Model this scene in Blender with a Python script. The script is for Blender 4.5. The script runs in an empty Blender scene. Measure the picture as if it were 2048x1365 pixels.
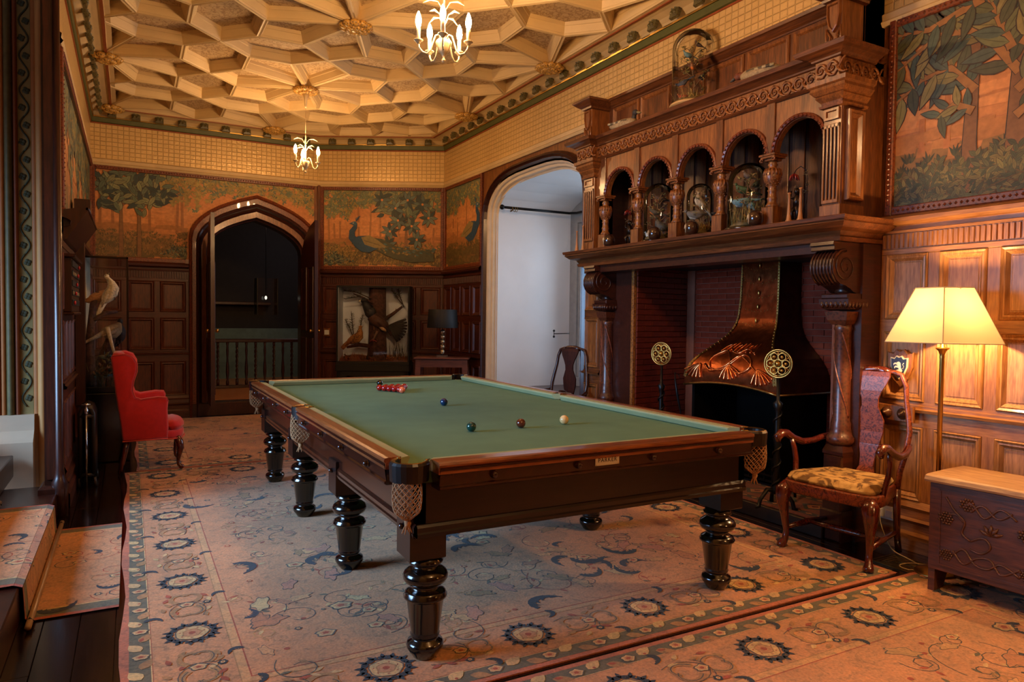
import bpy, math, random
from mathutils import Vector, Matrix
R = random.Random(7)
PI = math.pi
sc = bpy.context.scene
COL = sc.collection
def lin(c):
    c = c/255.0
    return c/12.92 if c <= 0.04045 else ((c+0.055)/1.055)**2.4
def rgb(r, g, b): return (lin(r), lin(g), lin(b))

# ------------------------------------------------------------------ camera, world, daylight, exposure
cam = bpy.data.cameras.new('camera'); cam.sensor_width = 36; cam.lens = 1402.07/2048*36; cam.clip_end = 100; cam.clip_start = 0.05
camo = bpy.data.objects.new('camera', cam); COL.objects.link(camo)
camo.matrix_world = Matrix(((0.87831, 0.00508, -0.478065, 0), (-0.477932, 0.035205, -0.877691, 0), (0.012372, 0.999367, 0.033348, 1.42), (0, 0, 0, 1)))
sc.camera = camo
sc.view_settings.view_transform = 'Standard'; sc.view_settings.look = 'None'
sc.view_settings.gamma = 1.0; sc.view_settings.use_curve_mapping = False
sc.view_settings.exposure = 0.12
try:
    sc.cycles.use_light_tree = True; sc.cycles.max_bounces = 8; sc.cycles.diffuse_bounces = 4; sc.cycles.glossy_bounces = 3
    sc.cycles.transmission_bounces = 6; sc.cycles.transparent_max_bounces = 16; sc.cycles.sample_clamp_indirect = 4.0
    sc.cycles.caustics_reflective = False; sc.cycles.caustics_refractive = False
    sc.cycles.use_denoising = True
except Exception: pass
world = bpy.data.worlds.new('sky'); sc.world = world; world.use_nodes = True
wn = world.node_tree.nodes; bg = wn['Background']; bg.inputs[0].default_value = (0.55, 0.72, 1.0, 1); bg.inputs[1].default_value = 0.5
WIN_P, BAY_P, BULB_S = 60.0, 115.0, 740.0
WARM = (1.0, 0.55, 0.22); COOL = (0.36, 0.62, 1.0)
def area(name, loc, target, sx, sy, power, color):
    l = bpy.data.lights.new(name, 'AREA'); l.shape = 'RECTANGLE'; l.size = sx; l.size_y = sy; l.energy = power; l.color = color
    o = bpy.data.objects.new(name, l); COL.objects.link(o); o.location = loc
    o.rotation_euler = (Vector(target)-Vector(loc)).to_track_quat('-Z', 'Y').to_euler()
    return o
# daylight through the recessed window on the right and through the bay up the steps on the left
area('window_daylight', (5.62, 7.05, 1.9), (4.0, 7.2, 1.4), 1.7, 2.2, WIN_P, (0.62, 0.79, 1.0))
bd = area('bay_daylight', (-3.25, 4.4, 1.75), (1.0, 4.75, 0.0), 2.6, 1.9, BAY_P, COOL); bd.data.spread = math.radians(86)

# ------------------------------------------------------------------ materials
MATS = {}
def newmat(name):
    m = bpy.data.materials.new(name); m.use_nodes = True
    nt = m.node_tree; b = nt.nodes['Principled BSDF']
    MATS[name] = m
    return m, nt, b
def N(nt, t, **k):
    n = nt.nodes.new(t)
    for a, v in k.items():
        if a in n.inputs: n.inputs[a].default_value = v
        else: setattr(n, a, v)
    return n
def mapping(nt, scale=(1, 1, 1), coord='Object', rot=(0, 0, 0)):
    tc = nt.nodes.new('ShaderNodeTexCoord'); mp = nt.nodes.new('ShaderNodeMapping')
    mp.inputs['Scale'].default_value = scale; mp.inputs['Rotation'].default_value = rot
    nt.links.new(tc.outputs[coord], mp.inputs[0]); return mp.outputs[0]
def ramp(nt, src, stops):
    r = nt.nodes.new('ShaderNodeValToRGB'); e = r.color_ramp.elements
    while len(e) < len(stops): e.new(0.5)
    for i, (p, c) in enumerate(stops): e[i].position = p; e[i].color = (*c, 1)
    nt.links.new(src, r.inputs[0]); return r.outputs[0]
def bump(nt, b, src, strength=0.3, dist=0.01):
    n = nt.nodes.new('ShaderNodeBump'); n.inputs['Strength'].default_value = strength; n.inputs['Distance'].default_value = dist
    nt.links.new(src, n.inputs['Height']); nt.links.new(n.outputs[0], b.inputs['Normal']); return n
def plain(name, c, rough=0.5, metal=0.0, var=0.12, scale=12, bmp=0.0, coat=0.0, bdist=0.004, spec=None):
    m, nt, b = newmat(name)
    n = N(nt, 'ShaderNodeTexNoise', Scale=scale, Detail=4.0); nt.links.new(mapping(nt), n.inputs['Vector'])
    lo = tuple(x*(1-var) for x in c); hi = tuple(min(1, x*(1+var)) for x in c)
    nt.links.new(ramp(nt, n.outputs[0], [(0.3, lo), (0.7, hi)]), b.inputs['Base Color'])
    b.inputs['Roughness'].default_value = rough; b.inputs['Metallic'].default_value = metal
    if coat: b.inputs['Coat Weight'].default_value = coat; b.inputs['Coat Roughness'].default_value = 0.08
    if spec is not None: b.inputs['Specular IOR Level'].default_value = spec
    if bmp: bump(nt, b, n.outputs[0], bmp, bdist)
    return m
def wood(name, c1, c2, rough=0.35, axis='Z', scale=1.0, coat=0.25, bmp=0.12):
    m, nt, b = newmat(name)
    s = {'X': (1.2, 14, 14), 'Y': (14, 1.2, 14), 'Z': (14, 14, 1.2)}[axis]
    v = mapping(nt, tuple(x*scale for x in s))
    n = N(nt, 'ShaderNodeTexNoise', Scale=2.2, Detail=6.0, Roughness=0.62); nt.links.new(v, n.inputs['Vector'])
    n2 = N(nt, 'ShaderNodeTexNoise', Scale=9.0, Detail=3.0); nt.links.new(v, n2.inputs['Vector'])
    ad = N(nt, 'ShaderNodeMath', operation='MULTIPLY'); nt.links.new(n.outputs[0], ad.inputs[0]); nt.links.new(n2.outputs[0], ad.inputs[1])
    nt.links.new(ramp(nt, ad.outputs[0], [(0.12, c1), (0.42, c2)]), b.inputs['Base Color'])
    b.inputs['Roughness'].default_value = rough; b.inputs['Coat Weight'].default_value = coat; b.inputs['Coat Roughness'].default_value = 0.15
    if bmp: bump(nt, b, n2.outputs[0], bmp, 0.002)
    return m
def carved(name, c1, c2, scale=40, rough=0.4, depth=0.006):
    m, nt, b = newmat(name)
    v = mapping(nt)
    w = N(nt, 'ShaderNodeTexVoronoi', Scale=scale); nt.links.new(v, w.inputs['Vector'])
    nt.links.new(ramp(nt, w.outputs['Distance'], [(0.1, c2), (0.6, c1)]), b.inputs['Base Color'])
    b.inputs['Roughness'].default_value = rough; b.inputs['Coat Weight'].default_value = 0.2
    bump(nt, b, w.outputs['Distance'], -0.6, depth); return m
def paintmat(name, rough=0.6, var=0.15, scale=30, bmp=0.1, fuzz=0.0):
    m, nt, b = newmat(name)
    at = nt.nodes.new('ShaderNodeAttribute'); at.attribute_name = 'Col'
    n = N(nt, 'ShaderNodeTexNoise', Scale=scale, Detail=5.0); nt.links.new(mapping(nt), n.inputs['Vector'])
    mr = N(nt, 'ShaderNodeMapRange'); mr.inputs['From Min'].default_value = 0.3; mr.inputs['From Max'].default_value = 0.7
    mr.inputs['To Min'].default_value = 1-var; mr.inputs['To Max'].default_value = 1+var; nt.links.new(n.outputs[0], mr.inputs[0])
    mx = N(nt, 'ShaderNodeVectorMath', operation='SCALE'); nt.links.new(at.outputs['Color'], mx.inputs[0]); nt.links.new(mr.outputs[0], mx.inputs['Scale'])
    nt.links.new(mx.outputs[0], b.inputs['Base Color']); b.inputs['Roughness'].default_value = rough
    if fuzz: b.inputs['Sheen Weight'].default_value = fuzz
    if bmp: bump(nt, b, n.outputs[0], bmp, 0.003)
    return m
def glow(name, c, s):
    m, nt, b = newmat(name); b.inputs['Emission Color'].default_value = (*c, 1); b.inputs['Emission Strength'].default_value = s
    b.inputs['Base Color'].default_value = (0.9, 0.8, 0.6, 1); return m
def thinglass(name, tint=(1, 1, 1), rough=0.02, k=1.0):
    m = bpy.data.materials.new(name); m.use_nodes = True; nt = m.node_tree
    for n in list(nt.nodes): nt.nodes.remove(n)
    o = nt.nodes.new('ShaderNodeOutputMaterial'); t = nt.nodes.new('ShaderNodeBsdfTransparent'); t.inputs[0].default_value = (*tint, 1)
    g = nt.nodes.new('ShaderNodeBsdfGlossy'); g.inputs['Roughness'].default_value = rough
    f = nt.nodes.new('ShaderNodeFresnel'); f.inputs[0].default_value = 1.35
    mu = nt.nodes.new('ShaderNodeMath'); mu.operation = 'MULTIPLY'; mu.inputs[1].default_value = k; nt.links.new(f.outputs[0], mu.inputs[0])
    mx = nt.nodes.new('ShaderNodeMixShader'); nt.links.new(mu.outputs[0], mx.inputs[0]); nt.links.new(t.outputs[0], mx.inputs[1]); nt.links.new(g.outputs[0], mx.inputs[2])
    nt.links.new(mx.outputs[0], o.inputs[0]); MATS[name] = m; return m

OAK = wood('oak', rgb(66, 32, 14), rgb(126, 70, 32), 0.4)
OAKH = wood('oak_rail', rgb(64, 32, 14), rgb(124, 70, 32), 0.4, 'Y')
OAKX = wood('oak_cross', rgb(64, 32, 14), rgb(124, 70, 32), 0.4, 'X')
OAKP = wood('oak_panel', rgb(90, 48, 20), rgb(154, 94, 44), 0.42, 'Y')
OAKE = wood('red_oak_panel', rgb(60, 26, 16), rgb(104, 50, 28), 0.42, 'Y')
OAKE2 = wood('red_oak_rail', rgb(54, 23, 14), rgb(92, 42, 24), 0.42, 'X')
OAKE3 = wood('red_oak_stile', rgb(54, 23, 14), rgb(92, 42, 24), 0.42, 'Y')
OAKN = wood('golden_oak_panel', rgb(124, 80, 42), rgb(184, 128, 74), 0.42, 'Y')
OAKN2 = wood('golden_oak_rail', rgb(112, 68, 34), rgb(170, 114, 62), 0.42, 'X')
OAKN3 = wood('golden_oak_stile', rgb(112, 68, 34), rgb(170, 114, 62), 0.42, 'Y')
OAKC = carved('oak_carved', rgb(124, 70, 32), rgb(58, 27, 12))
DOAK = wood('dark_oak', rgb(36, 14, 9), rgb(70, 30, 17), 0.35)
BEAD = carved('beaded_moulding', rgb(120, 58, 30), rgb(58, 24, 14), 60)
CREAM = plain('cream_plaster', rgb(206, 178, 128), 0.6, var=0.06, bmp=0.05)
RIBM = plain('ceiling_plaster', rgb(214, 186, 134), 0.55, var=0.05, scale=5)
GREEN = plain('green_paint', rgb(86, 88, 44), 0.5)
REDP = plain('red_line_paint', rgb(150, 74, 34), 0.5)
GILT = carved('gilt', rgb(206, 160, 78), rgb(98, 66, 26), 55, 0.35)
BLK = wood('ebonised_wood', rgb(7, 3, 2), rgb(16, 6, 4), 0.16, coat=0.8, bmp=0.02)
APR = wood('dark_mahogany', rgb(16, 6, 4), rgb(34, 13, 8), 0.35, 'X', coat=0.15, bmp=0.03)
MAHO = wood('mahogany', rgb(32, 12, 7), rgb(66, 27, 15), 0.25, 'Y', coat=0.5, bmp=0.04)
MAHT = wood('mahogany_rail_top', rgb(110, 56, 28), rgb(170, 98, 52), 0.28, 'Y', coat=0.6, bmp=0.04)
DARKF = wood('dark_floorboard', rgb(16, 7, 6), rgb(40, 20, 14), 0.2, 'Y', coat=0.6, bmp=0.1)
WHITEP = plain('white_plaster', rgb(226, 224, 222), 0.8, var=0.03, scale=3, bmp=0.08)
STONE = plain('pale_stone', rgb(224, 206, 176), 0.75, var=0.06, scale=8, bmp=0.12)
GREYST = plain('grey_stone', rgb(150, 150, 148), 0.8, var=0.1, bmp=0.15)
BRASS = plain('brass', rgb(196, 156, 84), 0.3, 1.0, var=0.1)
DBRASS = plain('aged_brass', rgb(150, 118, 66), 0.35, 1.0, var=0.25, scale=30)
IRON = plain('black_iron', rgb(20, 18, 18), 0.4, 0.6, var=0.3, scale=40, bmp=0.2)
CHROME = plain('chrome', rgb(200, 200, 205), 0.15, 1.0, var=0.02)
WHITE = plain('white_plastic', rgb(225, 222, 214), 0.35, var=0.02)
BLACK = plain('matt_black', rgb(12, 11, 12), 0.6, var=0.1)
def wornwool(name):
    m = paintmat(name, 0.95, 0.20, 90, 0.6, 0.12); nt = m.node_tree; b = nt.nodes['Principled BSDF']; src = b.inputs['Base Color'].links[0].from_socket
    n = N(nt, 'ShaderNodeTexNoise', Scale=1.3, Detail=6.0, Roughness=0.7); nt.links.new(mapping(nt), n.inputs['Vector'])
    n2 = N(nt, 'ShaderNodeTexNoise', Scale=14.0, Detail=5.0, Roughness=0.75, Distortion=1.5); nt.links.new(mapping(nt), n2.inputs['Vector'])
    mx = nt.nodes.new('ShaderNodeMix'); mx.data_type = 'RGBA'; mx.blend_type = 'MULTIPLY'; mx.inputs[0].default_value = 1.0
    nt.links.new(src, mx.inputs[6]); nt.links.new(ramp(nt, n.outputs[0], [(0.35, (0.72, 0.74, 0.72)), (0.62, (1.12, 1.05, 0.98))]), mx.inputs[7])
    m2 = nt.nodes.new('ShaderNodeMix'); m2.data_type = 'RGBA'; m2.blend_type = 'MULTIPLY'; m2.inputs[0].default_value = 1.0
    nt.links.new(mx.outputs[2], m2.inputs[6]); nt.links.new(ramp(nt, n2.outputs[0], [(0.38, (0.70, 0.74, 0.74)), (0.47, (1, 1, 1)), (0.60, (1.08, 1.0, 0.92))]), m2.inputs[7])
    nt.links.new(m2.outputs[2], b.inputs['Base Color']); return m
PAINT = paintmat('mural_paint', 0.62, 0.16, 26, 0.08)
WOOL = wornwool('wool_pile')
CORD = plain('cotton_net', rgb(176, 130, 88), 0.9, var=0.2, scale=90, bmp=0.3)
BLACKLEA = plain('black_leather', rgb(22, 16, 15), 0.35, var=0.2, scale=40, bmp=0.1)

# ------------------------------------------------------------------ mesh helpers
class MB:
    def __init__(s): s.v = []; s.f = []; s.c = []; s.sm = []; s.m = Matrix.Identity(4)
    def add(s, vs, fs, smooth=False, col=None):
        o = len(s.v); m = s.m
        s.v += [tuple(m @ Vector(p)) for p in vs]
        for f in fs: s.f.append(tuple(i+o for i in f)); s.sm.append(smooth); s.c.append(col)
        return s
    def box(s, x0, y0, z0, x1, y1, z1, b=0.0):
        if x0 > x1: x0, x1 = x1, x0
        if y0 > y1: y0, y1 = y1, y0
        if z0 > z1: z0, z1 = z1, z0
        if b <= 0:
            return s.add([(x0,y0,z0),(x1,y0,z0),(x1,y1,z0),(x0,y1,z0),(x0,y0,z1),(x1,y0,z1),(x1,y1,z1),(x0,y1,z1)],
                         [(0,3,2,1),(4,5,6,7),(0,1,5,4),(1,2,6,5),(2,3,7,6),(3,0,4,7)])
        b = min(b, (x1-x0)/2.01, (y1-y0)/2.01, (z1-z0)/2.01)
        def ring(i, z): return [(x0+i,y0+i,z),(x1-i,y0+i,z),(x1-i,y1-i,z),(x0+i,y1-i,z)]
        return s.loops([ring(b, z0), ring(0, z0+b), ring(0, z1-b), ring(b, z1)], caps=True)
    def loops(s, ls, caps=False, cap0=False, cap1=False, close=True, smooth=False, col=None):
        n = len(ls[0]); vs = [p for l in ls for p in l]; fs = []
        for i in range(len(ls)-1):
            for j in range(n if close else n-1):
                k = (j+1) % n
                fs.append((i*n+j, i*n+k, (i+1)*n+k, (i+1)*n+j))
        if caps or cap0: fs.append(tuple(range(n-1, -1, -1)))
        if caps or cap1: fs.append(tuple((len(ls)-1)*n+j for j in range(n)))
        return s.add(vs, fs, smooth, col)
    def lathe(s, prof, n=20, c=(0, 0, 0), smooth=True, col=None, sq=None):
        ls = []
        for r, z in prof:
            ls.append([(c[0]+r*math.cos(2*PI*i/n), c[1]+r*math.sin(2*PI*i/n), c[2]+z) for i in range(n)])
        return s.loops(ls, caps=True, smooth=smooth, col=col)
    def sphere(s, c, r, n=12, m=8, sc_=(1, 1, 1), col=None):
        ls = []
        for i in range(m+1):
            t = -PI/2+PI*i/m; rr = max(math.cos(t), 1e-3)*r
            ls.append([(c[0]+sc_[0]*rr*math.cos(2*PI*j/n), c[1]+sc_[1]*rr*math.sin(2*PI*j/n), c[2]+sc_[2]*r*math.sin(t)) for j in range(n)])
        return s.loops(ls, caps=True, smooth=True, col=col)
    def tube(s, pts, rad, n=8, closed=False, caps=True, flat=1.0, col=None, up=None):
        pts = [Vector(p) for p in pts]; N_ = len(pts)
        rs = rad if isinstance(rad, (list, tuple)) else [rad]*N_
        ls = []; prev = None
        for i, p in enumerate(pts):
            if closed: d = pts[(i+1) % N_]-pts[i-1]
            else: d = pts[min(i+1, N_-1)]-pts[max(i-1, 0)]
            if d.length < 1e-9: d = Vector((0, 0, 1))
            d.normalize()
            if up is not None: a = Vector(up)
            elif prev is None: a = Vector((0, 0, 1)) if abs(d.z) < 0.9 else Vector((1, 0, 0))
            else: a = prev
            x = d.cross(a)
            if x.length < 1e-6: x = d.cross(Vector((0.3, 1, 0.2)))
            x.normalize(); y = x.cross(d).normalized(); prev = y
            ls.append([tuple(p+(x*math.cos(2*PI*j/n)*flat+y*math.sin(2*PI*j/n))*rs[i]) for j in range(n)])
        if closed: ls.append(ls[0]); return s.loops(ls, smooth=True, col=col)
        return s.loops(ls, caps=caps, smooth=True, col=col)
    def prism(s, poly, z0, z1, col=None, smooth=False):
        return s.loops([[(x, y, z0) for x, y in poly], [(x, y, z1) for x, y in poly]], caps=True, col=col, smooth=smooth)
    def poly(s, pts, col=None): return s.add(pts, [tuple(range(len(pts)))], False, col)
    def frame(s, rects):
        """nested loops: (x0,y0,x1,y1,z) list, last one capped -> mouldings / raised panels"""
        return s.loops([[(a,b,z),(c,b,z),(c,d,z),(a,d,z)] for a, b, c, d, z in rects], cap1=True)
    def sweep(s, path, prof, closed=False, smooth=False):
        """profile (a,b): a = in-plane offset to the left of the path, b = z; path in xy"""
        n = len(path); ls = []
        for i in range(n):
            p = Vector(path[i])
            if closed: d0 = (p-Vector(path[i-1])); d1 = (Vector(path[(i+1) % n])-p)
            else:
                d0 = p-Vector(path[i-1]) if i > 0 else Vector(path[1])-p
                d1 = Vector(path[i+1])-p if i < n-1 else d0
            d0 = d0.normalized(); d1 = d1.normalized()
            n0 = Vector((-d0.y, d0.x)); n1 = Vector((-d1.y, d1.x)); m_ = (n0+n1)
            m_ = m_.normalized() if m_.length > 1e-6 else n0
            k = 1/max(0.35, m_.dot(n0))
            ls.append([(p.x+m_.x*a*k, p.y+m_.y*a*k, b) for a, b in prof])
        if closed: ls.append(ls[0])
        return s.loops(ls, caps=not closed, smooth=smooth)
    def mesh(s, name):
        me = bpy.data.meshes.new(name); me.from_pydata(s.v, [], s.f)
        me.polygons.foreach_set('use_smooth', s.sm)
        if any(c is not None for c in s.c):
            ca = me.color_attributes.new('Col', 'FLOAT_COLOR', 'CORNER'); data = []
            for p, c in zip(me.polygons, s.c):
                data += list((*(c or (1, 1, 1)), 1.0))*p.loop_total
            ca.data.foreach_set('color', data)
        me.update(); return me
    def build(s, name, mat, parent=None, kind=None, flip=True):
        me = s.mesh(name)
        if flip:
            import bmesh
            bm = bmesh.new(); bm.from_mesh(me); bmesh.ops.recalc_face_normals(bm, faces=bm.faces); bm.to_mesh(me); bm.free()
        me.materials.append(mat)
        o = bpy.data.objects.new(name, me); COL.objects.link(o)
        if parent is not None: o.parent = parent
        if kind: o['kind'] = kind
        return o
def link(name, me, parent=None, m=None, kind=None):
    o = bpy.data.objects.new(name, me); COL.objects.link(o)
    if parent is not None: o.parent = parent
    if m is not None: o.matrix_local = m
    if kind: o['kind'] = kind
    return o
def tag(o, label, cat, group=None):
    o['label'] = label; o['category'] = cat
    if group: o['group'] = group
    return o
def thing(name, label, cat, loc=(0, 0, 0), rz=0.0, group=None):
    o = bpy.data.objects.new(name, None); COL.objects.link(o); o.location = loc; o.rotation_euler = (0, 0, rz); o.empty_display_size = 0.1
    return tag(o, label, cat, group)
def struct(name, mb, mat): return mb.build(name, mat, None, 'structure')
def semp(name):
    o = bpy.data.objects.new(name, None); COL.objects.link(o); o['kind'] = 'structure'; return o
def dup(root, loc, rz=0.0, label=None, group=None):
    r = root.copy(); COL.objects.link(r); r.location = loc; r.rotation_euler = (0, 0, rz)
    if label: r['label'] = label
    if group: r['group'] = group
    for ch in list(root.children):
        c = ch.copy(); COL.objects.link(c); c.parent = r
        for g in list(ch.children):
            d = g.copy(); COL.objects.link(d); d.parent = c
    return r
def FM(o, u):
    """wall frame: local x along the wall, y up, z out of the wall"""
    u = Vector((u[0], u[1], 0)).normalized(); w = Vector((u.y, -u.x, 0))
    return Matrix(((u.x, 0, w.x, o[0]), (u.y, 0, w.y, o[1]), (0, 1, 0, o[2] if len(o) > 2 else 0), (0, 0, 0, 1)))
T = Matrix.Translation
def RotM(a, ax): return Matrix.Rotation(a, 4, ax)

# walls: planes
XR, XN, XL, YE, YF = 4.10, 4.30, -0.45, 10.55, -3.2
CH0, CH1 = (2.47, 10.55), (4.10, 9.65)
ZF, ZC = 3.35, 3.90      # top of the painted band, foot of the cornice
F_END = FM((0, YE), (1, 0)); F_CH = FM(CH0, (CH1[0]-CH0[0], CH1[1]-CH0[1])); LCH = math.hypot(CH1[0]-CH0[0], CH1[1]-CH0[1])
F_R = FM((XR, 0), (0, -1)); F_N = FM((XN, 0), (0, -1)); F_L = FM((XL, 0), (0, 1))

# ================================================================== THE SETTING
def clip(poly, a, b, c):
    """keep a*x+b*y<=c"""
    out = []
    for i in range(len(poly)):
        p, q = poly[i], poly[(i+1) % len(poly)]
        dp, dq = a*p[0]+b*p[1]-c, a*q[0]+b*q[1]-c
        if dp <= 1e-9: out.append(p)
        if (dp < -1e-9 and dq > 1e-9) or (dp > 1e-9 and dq < -1e-9):
            t = dp/(dp-dq); out.append((p[0]+(q[0]-p[0])*t, p[1]+(q[1]-p[1])*t))
    res = []
    for p in out:
        if not res or math.dist(p, res[-1]) > 1e-4: res.append(p)
    if len(res) > 1 and math.dist(res[0], res[-1]) < 1e-4: res.pop()
    return res
def parea(p): return 0.5*sum(p[i][0]*p[(i+1) % len(p)][1]-p[(i+1) % len(p)][0]*p[i][1] for i in range(len(p)))
def inset(poly, d):
    n = len(poly); out = []
    for i in range(n):
        a, b, c = Vector(poly[i-1]), Vector(poly[i]), Vector(poly[(i+1) % n])
        d0 = (b-a).normalized(); d1 = (c-b).normalized()
        n0 = Vector((-d0.y, d0.x)); n1 = Vector((-d1.y, d1.x)); m = (n0+n1).normalized()
        out.append(tuple(b+m*(d/max(0.3, m.dot(n0)))))
    return out
def arch_pts(hw, zs, za, flat=0.0, n=7, cx=0.0, z0=0.0, kind='tudor'):
    """polyline from the left foot over the top to the right foot, (x, z)"""
    half = []
    if kind == 'tudor':
        for u, dz in ((1, -0.62), (0.975, -0.52), (0.92, -0.43), (0.84, -0.35), (0.73, -0.27), (0.58, -0.19), (0.44, -0.135), (0.25, -0.068), (0, 0)):
            half.append((-hw*u, za+dz*hw/0.86))
    elif kind == 'round':
        for i in range(n+1):
            t = i/n*PI/2; half.append((-hw*math.cos(t), zs+(za-zs)*math.sin(t)))
    else:
        for i in range(n+1):
            t = i/n*PI/2; e = 0.62
            half.append((-hw*math.cos(t)**e, zs+(za-zs)*math.sin(t)**0.9))
    pts = [(-hw, z0)]+half+[(-x, z) for x, z in reversed(half[:-1])]+[(hw, z0)]
    return [(x+cx, z) for x, z in pts]
def wallpoly(x0, x1, y0, y1, opening):
    """wall n-gon with an opening that reaches its foot"""
    o = [(x, max(z, y0)) for x, z in opening]
    return [(x0, y0), (o[0][0], y0)]+o[1:-1]+[(o[-1][0], y0), (x1, y0), (x1, y1), (x0, y1)]

# floor: dark boards where the carpets leave them bare
fl = struct('floor', MB().box(-0.5, YF, -0.12, 4.4, 10.7, -0.02), DARKF)
def boards(x0, x1, y0, y1, w=0.145):
    x = x0; k = 0
    while x < x1-0.01:
        xe = min(x+w, x1); ys = y0
        cut = y0+R.uniform(1.2, 2.6)
        while ys < y1-0.01:
            ye = min(cut, y1); m = MB().box(x+0.0015, ys+0.001, -0.02, xe-0.0015, ye-0.001, R.uniform(-0.0012, 0.0), 0.0015)
            m.build('floorboard', DARKF, fl); ys = ye; cut = ye+R.uniform(1.8, 3.2)
        x = xe
boards(-0.5, 0.22, 1.6, 10.5); boards(3.6, 4.3, 1.2, 9.6)
fm = MB()
for i in range(24): fm.box(0.22+i*0.141, YF, -0.02, 0.22+i*0.141+0.139, 10.55, -0.001)
fm.build('floorboards_under_carpet', DARKF, fl, 'stuff')

# ceiling: plaster ribs round eight-rayed stars
cl = struct('ceiling', MB().box(-0.5, YF, 4.16, 4.4, 10.7, 4.3), CREAM)
m, nt, b = newmat('stencilled_panel')
v = mapping(nt); vo = N(nt, 'ShaderNodeTexVoronoi', Scale=16.0, feature='DISTANCE_TO_EDGE'); nz = N(nt, 'ShaderNodeTexNoise', Scale=9.0, Detail=3.0)
nt.links.new(v, nz.inputs['Vector']); mxv = N(nt, 'ShaderNodeVectorMath', operation='ADD')
nt.links.new(v, mxv.inputs[0]); sc2 = N(nt, 'ShaderNodeVectorMath', operation='SCALE'); sc2.inputs['Scale'].default_value = 0.25
nt.links.new(nz.outputs['Color'], sc2.inputs[0]); nt.links.new(sc2.outputs[0], mxv.inputs[1]); nt.links.new(mxv.outputs[0], vo.inputs['Vector'])
nt.links.new(ramp(nt, vo.outputs[0], [(0.03, rgb(170, 136, 94)), (0.12, rgb(206, 178, 132))]), b.inputs['Base Color']); b.inputs['Roughness'].default_value = 0.7
STEN = m
BX, BY, P = 1.77, 8.23, 2.02; h = P/2
A1, A2 = 0.30, 0.715
kd = [(0, 0), (A2, A1), (A2, A2), (A1, A2)]
ka = [(0, 0), (A2, -A1), (h, 0), (A2, A1)]
hx = [(0, -0.5*h*1.0)]
def hexv(): # long hexagon centred on (h, 0.5h... ) relative to the boss
    return [(h, 0), (2*h-A2, A1), (2*h-A2, A2), (h, h), (A2, A2), (A2, A1)]
def rot(p, k): 
    for _ in range(k): p = [(-y, x) for x, y in p]
    return p
def coffer_mesh(poly):
    c = MB(); pr = []
    for d, z in ((0, 4.0), (0.016, 3.994), (0.024, 4.008), (0.028, 4.010), (0.050, 4.068), (0.055, 4.070), (0.066, 4.100)):
        try: q = inset(poly, d)
        except Exception: break
        if parea(q) < 0.001: break
        pr.append([(x, y, z) for x, y in q])
    c.loops(pr); me = c.mesh('ceiling_coffer'); me.materials.append(RIBM)
    q = [(x, y) for x, y, z in pr[-1]]
    p2 = MB(); p2.poly([(x, y, pr[-1][0][2]-0.002) for x, y in q]); mp = p2.mesh('coffer_panel'); mp.materials.append(STEN)
    return me, mp
cache = {}
XA, XB, YT = -0.20, 3.81, 10.27
chn = (0.9, 1.63); cc = (0.9*2.47+1.63*10.55)-0.31*math.hypot(0.9, 1.63)
seen = set()
for ci in (-1, 0, 1):
    for cj in range(-5, 2):
        bx, by = BX+ci*P, BY+cj*P
        shapes = [(rot(kd, k), ('kd', k)) for k in range(4)]+[(rot(ka, k), ('ka', k)) for k in range(4)]
        shapes += [(rot(hexv(), k), ('hx', k)) for k in range(4)]
        shapes += [([(2*h-x, y) for x, y in reversed(hexv())], None)] if False else []
        for poly, key in shapes:
            w_ = [(x+bx, y+by) for x, y in poly]
            if parea(w_) < 0: w_.reverse()
            cx_, cy_ = sum(p[0] for p in w_)/len(w_), sum(p[1] for p in w_)/len(w_)
            kk = (round(cx_, 2), round(cy_, 2))
            if kk in seen: continue
            seen.add(kk)
            q = clip(clip(clip(w_, 1, 0, XB), -1, 0, -XA), 0, 1, YT); q = clip(q, chn[0], chn[1], cc) if q else q
            if len(q) < 3 or parea(q) < 0.012 or cy_ < -1.2: continue
            if abs(parea(q)-parea(w_)) < 1e-5:
                ck = (key[0], key[1])
                if ck not in cache: cache[ck] = coffer_mesh([(x-bx, y-by) for x, y in w_])
                me, mp = cache[ck]; mat = T((bx, by, 0))
            else:
                me, mp = coffer_mesh([(x-cx_, y-cy_) for x, y in q]); mat = T((cx_, cy_, 0))
            o = link('ceiling_coffer', me, cl, mat); link('coffer_panel', mp, o)
# hexagons mirrored below the boss row are covered by the neighbours' rotations
bs = MB()
bs.lathe([(0.05, 4.02), (0.085, 3.985), (0.07, 3.955), (0.03, 3.935), (0.005, 3.93)], 14)
for k in range(10):
    a = k*PI/5
    for r_, z_, s_ in ((0.105, 3.975, 0.042), (0.06, 3.95, 0.03)):
        bs.sphere((r_*math.cos(a+z_*9), r_*math.sin(a+z_*9), z_), s_, 7, 5, (1.25, 1.0, 0.75))
bsm = bs.mesh('ceiling_boss'); bsm.materials.append(GILT)
for ci in (-1, 0, 1):
    for cj in range(-4, 2):
        x, y = BX+ci*P, BY+cj*P
        link('ceiling_boss', bsm, cl, T((min(max(x, -0.2), 3.78), min(y, 10.22), 0)))

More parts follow.
